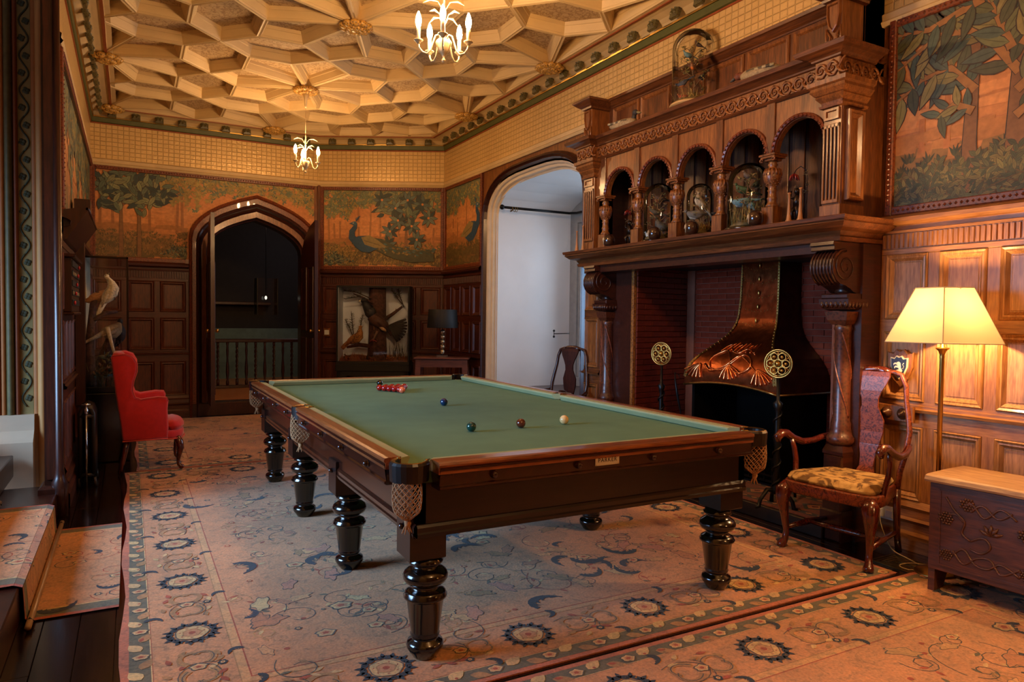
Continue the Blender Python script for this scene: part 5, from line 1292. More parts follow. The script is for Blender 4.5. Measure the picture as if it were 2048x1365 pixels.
def rail(x0, y0, x1, y1, nx, ny, L):
    """cushion + wooden rail from (x0,y0) to (x1,y1) at nose; outward normal (nx,ny)"""
    u = Vector((x1-x0, y1-y0)).normalized(); n = Vector((nx, ny)); a = Vector((x0, y0)); b_ = Vector((x1, y1))
    g = MB(); ls = []
    for P_, e, r_ in ((a, -1, 1.0), (a, -1, 0.0), (b_, 1, 0.0), (b_, 1, 1.0)):
        pass
    prof = [(0.018, 0.003), (0.0, 0.030), (0.0, 0.037), (0.006, 0.041), (0.05, 0.043), (0.05, 0.003)]
    for P_, d in ((a, 1), (b_, -1)):
        for sh, k in (((0.0, 0), ) if d < 0 else ((0.0, 0), )):
            ls.append([(P_.x+n.x*o-d*u.x*(o*0.75), P_.y+n.y*o-d*u.y*(o*0.75), zb+h_) for o, h_ in prof])
    g.loops(ls, caps=True); g.build('cushion', FELTC, ST)
    ow = L
    g = MB(); prof = [(0.05, 0.0), (0.05, 0.044), (0.058, 0.047), (ow-0.02, 0.047), (ow-0.004, 0.044), (ow, 0.036), (ow, 0.030), (ow-0.006, 0.026), (ow-0.006, 0.0)]
    e0 = 0.035
    g.loops([[(P_.x+n.x*o-d*u.x*(0.035), P_.y+n.y*o-d*u.y*(0.035), zb+h_) for o, h_ in prof] for P_, d in ((a, 1), (b_, -1))], caps=True)
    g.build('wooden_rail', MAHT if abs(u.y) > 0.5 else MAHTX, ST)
    g = MB(); prof = [(0.05, 0.0), (ow-0.008, 0.0), (ow-0.008, 0.026), (ow-0.002, 0.022), (ow-0.002, 0.014), (ow-0.012, 0.010), (ow-0.012, -0.045), (ow-0.004, -0.05), (ow-0.004, -0.058), (ow-0.014, -0.064), (0.05, -0.064)]
    g.loops([[(P_.x+n.x*o-d*u.x*(0.030), P_.y+n.y*o-d*u.y*(0.030), zb+h_) for o, h_ in prof] for P_, d in ((a, 1), (b_, -1))], caps=True)
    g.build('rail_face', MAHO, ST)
    Lr = (b_-a).length; nb_ = 4 if Lr > 1.6 else 4
    for i in range(nb_):
        t = (i+0.5)/nb_; q = a+(b_-a)*t+n*(ow-0.010); k = MB()
        k.m = T((q.x, q.y, zb-0.02)) @ (RotM(PI/2, 'Y') if nx else RotM(-PI/2, 'X')) @ (RotM(PI, 'X') if (nx < 0 or ny < 0) else Matrix.Identity(4))
        k.lathe([(0.016, 0.0), (0.016, 0.003), (0.011, 0.006), (0.014, 0.012), (0.011, 0.02), (0.004, 0.023)], 12); k.build('bolt_knob', KNOB, ST)
MAHTX = wood('mahogany_rail_cross', rgb(104, 52, 26), rgb(168, 98, 54), 0.28, 'X', coat=0.6, bmp=0.04)
KNOB = plain('dark_polished_knob', rgb(50, 18, 14), 0.12, coat=0.8)
pc, pm = 0.075, 0.055
rail(-HX, -HY+pc, -HX, -pm, -1, 0, OX-HX); rail(-HX, pm, -HX, HY-pc, -1, 0, OX-HX)
rail(HX, -HY+pc, HX, -pm, 1, 0, OX-HX); rail(HX, pm, HX, HY-pc, 1, 0, OX-HX)
rail(-HX+pc, -HY, HX-pc, -HY, 0, -1, OY-HY); rail(-HX+pc, HY, HX-pc, HY, 0, 1, OY-HY)
# frame under the bed
FX, FY, AZ = 0.90, 1.82, 0.53
g = MB()
for x in (-FX, FX-0.04): g.box(x, -FY, AZ, x+0.04, FY, zb-0.045, 0.004)
g.build('side_apron', MAHO, ST)
g = MB(); g.box(-FX, -FY, AZ, FX, -FY+0.04, zb-0.045, 0.004); g.build('end_apron', APR, ST); g = MB(); g.box(-FX, FY-0.04, AZ, FX, FY, zb-0.045, 0.004); g.build('end_apron', APR, ST)
for sx, sy in ((-1, 0), (1, 0), (0, -1), (0, 1)):
    g = MB(); pr = [(0.0, 0.0), (0.012, 0.004), (0.016, 0.02), (0.010, 0.026), (0.012, 0.045), (0.004, 0.055), (0.0, 0.058)]
    for d in ((0, ), ):
        if sx: g.loops([[(sx*(FX+o), y, AZ+z) for o, z in pr] for y in (-FY, FY)], close=False)
        else: g.loops([[(x, sy*(FY+o), AZ+z) for o, z in pr] for x in (-FX, FX)], close=False)
    g.build('apron_moulding', APR if sy else MAHO, ST)
legp = [(0.044, 0.0), (0.052, 0.008), (0.066, 0.03), (0.076, 0.045), (0.078, 0.058), (0.072, 0.072), (0.056, 0.08), (0.053, 0.088), (0.06, 0.094), (0.062, 0.102), (0.058, 0.108), (0.060, 0.115), (0.077, 0.245), (0.082, 0.25), (0.090, 0.256), (0.091, 0.264), (0.084, 0.272), (0.084, 0.278), (0.074, 0.284), (0.060, 0.292), (0.056, 0.302), (0.062, 0.31), (0.084, 0.32), (0.093, 0.335), (0.094, 0.348), (0.087, 0.363), (0.07, 0.376), (0.055, 0.384), (0.055, 0.394), (0.072, 0.40), (0.074, 0.408), (0.066, 0.414), (0.066, 0.43)]
g = MB(); g.lathe(legp, 32); lme = g.mesh('leg'); lme.materials.append(BLK)
g = MB(); g.box(-0.078, -0.078, 0.43, 0.078, 0.078, 0.62, 0.004); bme_ = g.mesh('leg_block'); bme_.materials.append(APR)
for sx in (-1, 1):
    for y in (-1.72, -0.573, 0.573, 1.72):
        o = link('leg', lme, ST, T((sx*0.82, y, 0))); b2 = link('leg_block', bme_, ST, T((sx*0.84, y, 0)))
        k = MB(); k.m = T((sx*0.918 if abs(sx) else 0, y, 0.56)) @ RotM(sx*PI/2, 'Y'); k.lathe([(0.014, 0), (0.012, 0.006), (0.014, 0.014), (0.006, 0.02)], 10); k.build('block_knob', KNOB, ST)
# pockets
nm_ = MB()
def bagr(t): return 0.050+0.008*math.sin(PI*t*1.1) if t < 0.8 else 0.058*(1-(t-0.8)/0.2*0.72)
NA, NH = 14, 13
for i in range(NA):
    for sg in (-1, 1):
        pts = []
        for j in range(NH+1):
            t = j/NH; a = 2*PI*(i/NA)+sg*j*PI/NA; r_ = bagr(t); pts.append((r_*math.cos(a), r_*math.sin(a), -0.02-0.18*t))
        nm_.tube(pts, 0.0023, 4, caps=False)
nm_.tube([(0, 0, -0.20), (0.004, 0.0, -0.215), (0.0, 0.003, -0.24)], [0.012, 0.014, 0.008], 7)
for k in range(6): nm_.tube([(0, 0, -0.215), (0.012*math.cos(k), 0.012*math.sin(k), -0.235), (0.02*math.cos(k), 0.018*math.sin(k), -0.255)], 0.0025, 4)
netme = nm_.mesh('pocket_net'); netme.materials.append(CORD)
for x, y, a in ((-1, -1, 0), (1, -1, 0), (-1, 1, 0), (1, 1, 0), (-1, 0, 1), (1, 0, 1)):
    if a: cx_, cy_, ang = x*(HX+0.062), 0.0, (0 if x > 0 else PI)
    else: cx_, cy_, ang = x*(HX+0.045), y*(HY+0.045), math.atan2(y, x)
    o = link('pocket_net', netme, ST, T((cx_+0.02*math.cos(ang), cy_+0.02*math.sin(ang), zb+0.02)))
    k = MB(); k.m = T((cx_, cy_, zb)) @ RotM(ang, 'Z'); R0 = 0.056 if not a else 0.05
    k.loops([[(r_*math.cos(t), r_*math.sin(t), z) for r_, z in ((R0, -0.03), (R0, 0.044), (R0+0.018, 0.046), (R0+0.024, 0.036), (R0+0.02, -0.03))] for t in [-2.0+4.0*i/14 for i in range(15)]], caps=True); k.build('pocket_leather', BLACKLEA, ST)
    k = MB(); k.m = T((cx_, cy_, zb)) @ RotM(ang, 'Z')
    k.loops([[(r_*math.cos(t), r_*math.sin(t), z) for r_, z in ((R0+0.002, 0.046), (R0+0.014, 0.049), (R0+0.018, 0.045))] for t in [-2.1+4.2*i/14 for i in range(15)]], close=False)
    for t in (-2.1, 2.1): k.tube([(R0*math.cos(t)+0.01, (R0+0.012)*math.sin(t), 0.047), ((R0+0.05)*math.cos(t)-0.0, (R0+0.016)*math.sin(t), 0.047)], [0.006, 0.002], 6)
    k.build('pocket_plate', DBRASS, ST)
pl_ = MB(); pl_.box(1.777-1.89, -OY-0.0+0.008, zb-0.034, 1.905-1.89, -OY+0.018, zb+0.006, 0.002); npl = pl_.build('maker_plate', plain('pale_plate', rgb(206, 196, 176), 0.4, var=0.03), ST); npl['label'] = 'small pale maker plate screwed to the end rail'
def text(s_, size, m, parent, mat, name='lettering', ext=0.0004, sx=1.0):
    cu = bpy.data.curves.new(name, 'FONT'); cu.body = s_; cu.size = size; cu.extrude = ext; cu.align_x = 'CENTER'; cu.align_y = 'CENTER'; cu.space_character = sx
    o = bpy.data.objects.new('tmp', cu); COL.objects.link(o); dg = bpy.context.evaluated_depsgraph_get(); me = bpy.data.meshes.new_from_object(o.evaluated_get(dg)); bpy.data.objects.remove(o)
    me.name = name; me.materials.clear(); me.materials.append(mat); return link(name, me, parent, m)
yp_ = -OY+0.0074
text('PARKER', 0.026, T((-0.049, yp_, zb-0.010)) @ RotM(PI/2, 'X'), npl, BLACK, sx=1.15)

for x in (-0.108, 0.010):
    for z in (-0.029, 0.001): k = MB(); k.sphere((x, yp_, zb+z), 0.0022, 6, 4); k.build('screw', BRASS, npl)
# balls
bm_ = MB(); bm_.sphere((0, 0, 0), 0.02625, 28, 16)
def ball(nm, col, x, y, label, group=None):
    m = plain(nm+'_resin', col, 0.06, var=0.02, coat=0.6) if nm+'_resin' not in MATS else MATS[nm+'_resin']
    me = bm_.mesh('ball'); me.materials.append(m); o = link('snooker_ball', me, None, T((x, y, BED+0.02635)))
    return tag(o, label, 'ball', group)
ball('black', rgb(10, 9, 10), 1.905, 5.895, 'black ball just behind the triangle of reds')
ball('blue', rgb(10, 44, 78), 1.885, 4.424, 'blue ball in the middle of the baize'); ball('green', rgb(10, 66, 58), 1.593, 3.365, 'dark green ball left of the brown ball')
ball('brown', rgb(92, 38, 22), 1.896, 3.366, 'brown ball between the green ball and the white ball'); ball('white', rgb(236, 200, 138), 2.19, 3.381, 'ivory cue ball nearest the right cushion')
ball('pink', rgb(222, 112, 76), 1.887, 5.275, 'salmon pink ball touching the tip of the red triangle')
d_ = 0.0527
rl = [('red ball at the tip of the triangle, behind the pink ball',), None, None, None, None]
first = None
for r_ in range(5):
    for k in range(r_+1):
        x = 1.887+(k-r_/2)*d_; y = 5.275+0.056+r_*d_*0.866
        if first is None:
            first = ball('red', rgb(150, 14, 16), x, y, 'red ball at the tip of the racked triangle, behind the pink ball', 'racked red balls')
        else:
            o = first.copy(); COL.objects.link(o); o.location = (x, y, BED+0.02635)
            if r_ == 4 and k == 0: o['label'] = 'red ball at the left end of the back row of the triangle'
            elif r_ == 4 and k == 4: o['label'] = 'red ball at the right end of the back row of the triangle'
            else: o['label'] = 'red ball within the racked triangle, neither its tip nor a back corner'

# ================================================================== SEATS
REDV = plain('red_wool_cloth', rgb(196, 26, 34), 0.85, var=0.08, scale=30, bmp=0.08)
REDV.node_tree.nodes['Principled BSDF'].inputs['Sheen Weight'].default_value = 0.4
PIPE = plain('rose_piping', rgb(214, 78, 66), 0.8)
WAL = wood('walnut', rgb(50, 16, 10), rgb(112, 40, 22), 0.22, coat=0.8, bmp=0.03)
m, nt, b = newmat('marquetry_walnut'); nz = N(nt, 'ShaderNodeTexNoise', Scale=26.0, Detail=4.0, Distortion=3.0); nt.links.new(mapping(nt), nz.inputs['Vector'])
nt.links.new(ramp(nt, nz.outputs[0], [(0.36, rgb(58, 20, 14)), (0.48, rgb(112, 48, 26)), (0.58, rgb(132, 64, 34))]), b.inputs['Base Color']); b.inputs['Roughness'].default_value = 0.42; b.inputs['Coat Weight'].default_value = 0.12
WALM = m
def soft(g, poly, a, b_, r_, axis='y'):
    """rounded slab: outline poly (p,q), thickness from a to b along axis"""
    if parea(poly) < 0: poly = poly[::-1]
    seq = [(r_*0.9, a), (r_*0.35, a+(b_-a)*0.0+math.copysign(r_*0.35, b_-a)), (0, a+math.copysign(r_, b_-a)), (0, b_-math.copysign(r_, b_-a)), (r_*0.35, b_-math.copysign(r_*0.35, b_-a)), (r_*0.9, b_)]
    ls = []
    for d, t in seq:
        q = inset(poly, d) if d else poly
        ls.append([(x, t, z) if axis == 'y' else (x, z, t) if axis == 'z' else (t, x, z) for x, z in q])
    g.loops(ls, caps=True, smooth=True)
def cab(pts, rad, n=8): g = MB(); g.tube(pts, rad, n); return g
wc_ = thing('wing_armchair', 'small scarlet wing armchair on cabriole legs by the left-hand wall', 'armchair', (0.17, 7.24, 0.008), 0.0)
side = [(-0.235, 0.29), (0.12, 0.30), (0.125, 0.40), (0.118, 0.56), (0.125, 0.63), (0.11, 0.665), (0.04, 0.672), (-0.09, 0.655), (-0.135, 0.675), (-0.155, 0.74), (-0.145, 0.82), (-0.12, 0.90), (-0.118, 0.97), (-0.15, 1.03), (-0.21, 1.055), (-0.305, 1.045), (-0.32, 1.02), (-0.285, 0.70), (-0.245, 0.40)]
for s in (-1, 1):
    g = MB(); soft(g, side, s*0.315, s*0.235, 0.02); g.build('wing_and_arm', REDV, wc_)
    g = MB(); g.tube([(x, s*0.318, z) for x, z in side[4:17]], 0.0045, 5); g.build('piping', PIPE, wc_)
g = MB(); soft(g, [(-0.315, 1.03), (-0.30, 1.06), (-0.24, 1.06), (-0.205, 1.02), (-0.19, 0.80), (-0.16, 0.44), (-0.16, 0.30), (-0.24, 0.30)], -0.24, 0.24, 0.02); g.build('back', REDV, wc_)
g = MB(); soft(g, [(-0.22, -0.285), (0.10, -0.30), (0.17, -0.29), (0.235, -0.24), (0.26, -0.12), (0.265, 0), (0.26, 0.12), (0.235, 0.24), (0.17, 0.29), (0.10, 0.30), (-0.22, 0.285)], 0.285, 0.36, 0.02, 'z'); g.build('seat_rail', REDV, wc_)
g = MB(); soft(g, [(-0.2, -0.235), (0.13, -0.235), (0.15, -0.28), (0.22, -0.24), (0.262, -0.12), (0.268, 0), (0.262, 0.12), (0.22, 0.24), (0.15, 0.28), (0.13, 0.235), (-0.2, 0.235)], 0.345, 0.445, 0.045, 'z'); g.build('seat_cushion', REDV, wc_)
g = MB(); g.tube([(0.10, -0.303, 0.288), (0.17, -0.293, 0.288), (0.237, -0.243, 0.288), (0.263, -0.12, 0.288), (0.267, 0, 0.288), (0.263, 0.12, 0.288), (0.237, 0.243, 0.288), (0.17, 0.293, 0.288)], 0.006, 5); g.tube([(-0.235, -0.318, 0.292), (0.12, -0.318, 0.296)], 0.006, 5); g.build('braid', PIPE, wc_)
for s in (-1, 1):
    cab([(0.19, s*0.24, 0.30), (0.215, s*0.255, 0.25), (0.225, s*0.262, 0.20), (0.212, s*0.255, 0.13), (0.205, s*0.25, 0.08), (0.21, s*0.252, 0.045), (0.235, s*0.262, 0.022), (0.245, s*0.266, 0.012)], [0.03, 0.034, 0.03, 0.02, 0.015, 0.017, 0.024, 0.012], 10).build('front_leg', WAL, wc_)
    cab([(-0.2, s*0.25, 0.30), (-0.215, s*0.252, 0.2), (-0.235, s*0.256, 0.1), (-0.26, s*0.262, 0.0)], [0.024, 0.022, 0.019, 0.016], 8).build('back_leg', WAL, wc_)
def armchair(loc, rz, label, seatmat, wood_, inlay):
    a = thing('carved_armchair', label, 'armchair', loc, rz)
    for s in (-1, 1):
        cab([(0.20, s*0.255, 0.40), (0.225, s*0.27, 0.36), (0.232, s*0.277, 0.30), (0.215, s*0.268, 0.20), (0.205, s*0.26, 0.10), (0.21, s*0.262, 0.05), (0.232, s*0.272, 0.018), (0.236, s*0.274, 0.0)], [0.034, 0.05, 0.042, 0.025, 0.018, 0.02, 0.03, 0.028], 10).build('front_leg', wood_, a)
        cab([(-0.215, s*0.205, 0.40), (-0.225, s*0.205, 0.26), (-0.245, s*0.20, 0.12), (-0.285, s*0.195, 0.0)], [0.024, 0.022, 0.02, 0.02], 8).build('back_leg', wood_, a)
        g = MB(); g.tube([(-0.215, s*0.205, 0.38), (-0.225, s*0.215, 0.50), (-0.25, s*0.235, 0.62), (-0.275, s*0.242, 0.74), (-0.292, s*0.225, 0.84), (-0.305, s*0.205, 0.93), (-0.315, s*0.195, 1.02), (-0.32, s*0.165, 1.085), (-0.32, s*0.12, 1.10), (-0.318, s*0.085, 1.095)], [0.02, 0.019, 0.019, 0.019, 0.018, 0.017, 0.018, 0.019, 0.018, 0.022], 8, flat=0.9); g.build('back_stile', inlay, a)
        g = MB(); g.tube([(-0.265, s*0.245, 0.665), (-0.21, s*0.268, 0.655), (-0.12, s*0.29, 0.632), (-0.02, s*0.305, 0.632), (0.08, s*0.31, 0.665), (0.15, s*0.312, 0.70), (0.20, s*0.315, 0.702), (0.232, s*0.318, 0.68), (0.225, s*0.318, 0.655)], [0.018, 0.02, 0.021, 0.022, 0.023, 0.026, 0.028, 0.026, 0.016], 9); g.build('arm', wood_, a)
        g = MB(); g.tube([(0.10, s*0.305, 0.665), (0.075, s*0.30, 0.60), (0.07, s*0.29, 0.53), (0.085, s*0.28, 0.46), (0.11, s*0.275, 0.40)], [0.017, 0.02, 0.021, 0.022, 0.024], 8, flat=0.7); g.build('arm_support', wood_, a)
        g = MB(); g.tube([(0.20, s*0.262, 0.12), (0.02, s*0.235, 0.13), (-0.24, s*0.20, 0.13)], [0.013, 0.02, 0.013], 7); g.build('side_stretcher', wood_, a)
    g = MB(); g.tube([(0.0, -0.232, 0.13), (0.0, -0.08, 0.13), (0, 0.08, 0.13), (0.0, 0.232, 0.13)], [0.012, 0.021, 0.021, 0.012], 7); g.build('cross_stretcher', wood_, a)
    g = MB(); g.tube([(-0.318, y, 1.095+0.018*math.cos(y*PI/0.2)) for y in (-0.10, -0.06, -0.03, 0, 0.03, 0.06, 0.10)], [0.02, 0.026, 0.024, 0.02, 0.024, 0.026, 0.02], 8, flat=1.0); g.build('crest_rail', wood_, a)
    pr = [(0.40, 0.055), (0.47, 0.055), (0.50, 0.042), (0.56, 0.046), (0.64, 0.062), (0.72, 0.082), (0.79, 0.086), (0.84, 0.066), (0.88, 0.05), (0.93, 0.052), (0.98, 0.072), (1.03, 0.10), (1.07, 0.115), (1.10, 0.112)]
    def bx_(z): t = (z-0.40)/0.7; return -0.21-0.105*t-0.03*math.sin(t*PI*1.6)
    g = MB(); g.loops([[(bx_(z)+0.007, -w, z), (bx_(z)+0.007, w, z), (bx_(z)-0.007, w, z), (bx_(z)-0.007, -w, z)] for z, w in pr], caps=True); g.build('splat', inlay, a)
    so = [(-0.235, -0.20), (-0.10, -0.235), (0.05, -0.285), (0.16, -0.298), (0.225, -0.27), (0.25, -0.18), (0.255, 0.0), (0.25, 0.18), (0.225, 0.27), (0.16, 0.298), (0.05, 0.285), (-0.10, 0.235), (-0.235, 0.20)]
    g = MB(); soft(g, so, 0.355, 0.425, 0.008, 'z'); g.build('seat_frame', inlay, a)
    g = MB(); soft(g, inset(so[::1], 0.018), 0.415, 0.475, 0.03, 'z'); g.build('seat_cushion', seatmat, a)
    return a
TAP = plain('x', rgb(1, 1, 1)); 
m, nt, b = newmat('brocade_seat'); nz = N(nt, 'ShaderNodeTexNoise', Scale=7.0, Detail=7.0, Distortion=2.2); nt.links.new(mapping(nt), nz.inputs['Vector'])
nt.links.new(ramp(nt, nz.outputs[0], [(0.40, rgb(196, 160, 104)), (0.50, rgb(180, 142, 86)), (0.56, rgb(96, 66, 36)), (0.68, rgb(112, 84, 46))]), b.inputs['Base Color']); b.inputs['Roughness'].default_value = 0.8; bump(nt, b, nz.outputs[0], 0.2, 0.002)
BROC = m
armchair((3.845, 2.765, 0.009), PI+0.13, 'inlaid walnut armchair with a brocade seat, facing the snooker table by the fireplace', BROC, WAL, WALM)
armchair((3.72, 6.0, 0.007), PI+0.25, 'dark wooden armchair with a pierced-looking splat beside the window recess', plain('dark_leather_seat', rgb(60, 26, 18), 0.4), DOAK, DOAK)

# ================================================================== CHEST, FLOOR LAMP
CH = thing('carved_chest', 'dark plank chest carved with vines, its pale worn lid lit by the lamp', 'chest', (3.705, 2.165, 0.008), math.radians(5))
CHW = wood('chest_oak', rgb(50, 22, 11), rgb(104, 54, 28), 0.45, 'Y', bmp=0.25); LID = wood('worn_lid', rgb(150, 108, 66), rgb(206, 164, 112), 0.5, 'Y', coat=0.1, bmp=0.3)
LC = 1.25
g = MB(); g.box(0, -LC, 0.115, 0.03, 0, 0.575, 0.004); g.build('front_board', CHW, CH)
g = MB(); g.box(0.375, -LC, 0.115, 0.40, 0, 0.575, 0.004); g.build('back_board', CHW, CH); g = MB(); g.box(0.02, -LC+0.02, 0.12, 0.38, -0.02, 0.14); g.build('bottom_board', CHW, CH)
for y in (-LC, -0.032): g = MB(); g.loops([[(x, yy, z) for x, z in ((0.004, 0), (0.10, 0), (0.14, 0.07), (0.20, 0.10), (0.26, 0.07), (0.30, 0), (0.396, 0), (0.396, 0.574), (0.004, 0.574))] for yy in (y, y+0.032)], caps=True); g.build('end_board', CHW, CH)
g = MB(); n = 22; ls = []
for i in range(n+1):
    y = 0.018-(LC+0.036)*i/n; w = R.uniform(-0.004, 0.004)
    ls.append([(-0.022+w, y, 0.578), (-0.03+w, y, 0.59), (-0.022+w+R.uniform(0, .004), y, 0.608+w*0.4), (0.0, y, 0.614), (0.2, y, 0.616), (0.40, y, 0.612), (0.415, y, 0.60), (0.415, y, 0.578)])
g.loops(ls, caps=True); g.build('lid', LID, CH)
g = MB(); g.box(-0.004, -LC+0.05, 0.535, 0.0, -0.05, 0.545); g.build('upper_groove_bead', CHW, CH); g = MB(); g.box(-0.004, -0.056, 0.15, 0.0, -0.05, 0.545); g.build('side_bead', CHW, CH); g = MB(); g.box(-0.005, -LC+0.05, 0.145, 0.0, -0.05, 0.155); g.build('lower_bead', CHW, CH)
def vine(pts, r_=0.0055, nm='carved_vine'):
    g = MB(); n = (len(pts)-1)*5; P_ = []
    for i in range(n+1):
        t = i/n*(len(pts)-1); k = min(int(t), len(pts)-2); f_ = t-k; p0, p1, p2, p3 = [Vector(pts[j]) for j in (max(k-1, 0), k, k+1, min(k+2, len(pts)-1))]
        q = 0.5*((2*p1)+(-p0+p2)*f_+(2*p0-5*p1+4*p2-p3)*f_*f_+(-p0+3*p1-3*p2+p3)*f_**3); P_.append((-0.003, q.x, q.y))
    g.tube(P_, r_, 6); g.build(nm, CHW, CH)
def grapes(y, z, s_=0.035):
    g = MB()
    for i in range(-2, 3):
        for j in range(-2, 3):
            if i*i+j*j < 6: g.sphere((-0.002, y+i*s_*0.4+(j % 2)*s_*0.2, z+j*s_*0.38), s_*0.22, 6, 4)
    g.build('carved_grapes', CHW, CH)
for k in range(3):
    o = -0.36*k
    vine([(-0.08+o, 0.51), (-0.12+o, 0.45), (-0.17+o, 0.40), (-0.16+o, 0.34), (-0.2+o, 0.31)]); vine([(-0.09+o, 0.42), (-0.13+o, 0.43), (-0.165+o, 0.40)]); vine([(-0.16+o, 0.47), (-0.2+o, 0.50), (-0.26+o, 0.44), (-0.33+o, 0.50), (-0.4+o, 0.46)]); vine([(-0.2+o, 0.46), (-0.25+o, 0.50), (-0.32+o, 0.45), (-0.38+o, 0.49)])
    vine([(-0.2+o, 0.31), (-0.26+o, 0.34), (-0.29+o, 0.30), (-0.25+o, 0.26), (-0.2+o, 0.27)]); grapes(-0.185+o, 0.49); grapes(-0.085+o, 0.40); grapes(-0.09+o, 0.21, 0.03)
    vine([(-0.12+o, 0.22), (-0.17+o, 0.26), (-0.22+o, 0.20), (-0.28+o, 0.19), (-0.34+o, 0.23), (-0.42+o, 0.19)]); vine([(-0.12+o, 0.24), (-0.17+o, 0.185), (-0.23+o, 0.23), (-0.29+o, 0.24), (-0.34+o, 0.18), (-0.42+o, 0.23)])
    for a in range(5):
        g = MB(); t = math.radians(20+a*35); g.tube([(-0.002, -0.29+o, 0.36), (-0.006, -0.29+o+0.03*math.cos(t), 0.36+0.03*math.sin(t)), (-0.002, -0.29+o+0.055*math.cos(t), 0.36+0.055*math.sin(t))], [0.005, 0.011, 0.003], 6); g.build('carved_petal', CHW, CH)
FLM = thing('floor_lamp', 'brass standard lamp with a lit six-sided cream shade behind the carved chest', 'floor lamp', (3.99, 2.29, 0.0))
g = MB(); g.lathe([(0.105, 0), (0.108, 0.01), (0.10, 0.02), (0.06, 0.03), (0.03, 0.045), (0.018, 0.07), (0.0135, 0.09)], 24); g.build('base', BRASS, FLM)
g = MB(); g.lathe([(0.0135, 0.08), (0.0125, 1.22), (0.014, 1.23), (0.012, 1.24), (0.016, 1.25), (0.02, 1.262), (0.033, 1.275), (0.034, 1.28), (0.012, 1.285), (0.010, 1.36)], 20); g.build('stem', BRASS, FLM)
m = bpy.data.materials.new('lit_silk_shade'); m.use_nodes = True; nt = m.node_tree; b = nt.nodes['Principled BSDF']; b.inputs['Base Color'].default_value = (*rgb(226, 192, 132), 1); b.inputs['Roughness'].default_value = 0.9
tr = nt.nodes.new('ShaderNodeBsdfTranslucent'); tr.inputs[0].default_value = (*rgb(255, 226, 170), 1); mx = nt.nodes.new('ShaderNodeMixShader'); mx.inputs[0].default_value = 0.085
nt.links.new(b.outputs[0], mx.inputs[1]); nt.links.new(tr.outputs[0], mx.inputs[2]); nt.links.new(mx.outputs[0], nt.nodes['Material Output'].inputs[0]); SHD = m
a0 = math.radians(-90); NH_ = 6
def hexr(r_, z, n=NH_): return [(r_*math.cos(a0+2*PI*k/n), r_*math.sin(a0+2*PI*k/n), z) for k in range(n)]
g = MB(); g.loops([hexr(0.315, 1.31), hexr(0.318, 1.318), hexr(0.16, 1.61), hexr(0.157, 1.615)]); g.build('shade', SHD, FLM)
g = MB(); g.tube(hexr(0.318, 1.312), 0.003, 5, closed=True); g.tube(hexr(0.159, 1.613), 0.003, 5, closed=True)
for k in range(6): g.tube([hexr(0.318, 1.312)[k], hexr(0.159, 1.613)[k]], 0.0025, 4)
for k in range(3): g.tube([(0, 0, 1.60), (0.15*math.cos(k*2.1), 0.15*math.sin(k*2.1), 1.608)], 0.002, 4)
g.build('shade_trim', plain('cream_braid', rgb(226, 196, 140), 0.8), FLM)
g = MB(); g.lathe([(0.012, 1.36), (0.016, 1.38), (0.016, 1.41), (0.012, 1.415)], 12); g.build('bulb_holder', BRASS, FLM)
g = MB(); g.lathe([(0.012, 1.415), (0.028, 1.45), (0.03, 1.475), (0.02, 1.50), (0.004, 1.51)], 12); g.build('bulb', glow('warm_bulb', (1.0, 0.60, 0.27), 1200.0), FLM)

dup(FLM, (3.35, 0.25, 0.008), 0.4, 'unseen second standard lamp, added to light the near end of the room')  # unseen copy of the lamp, added to warm the near carpet

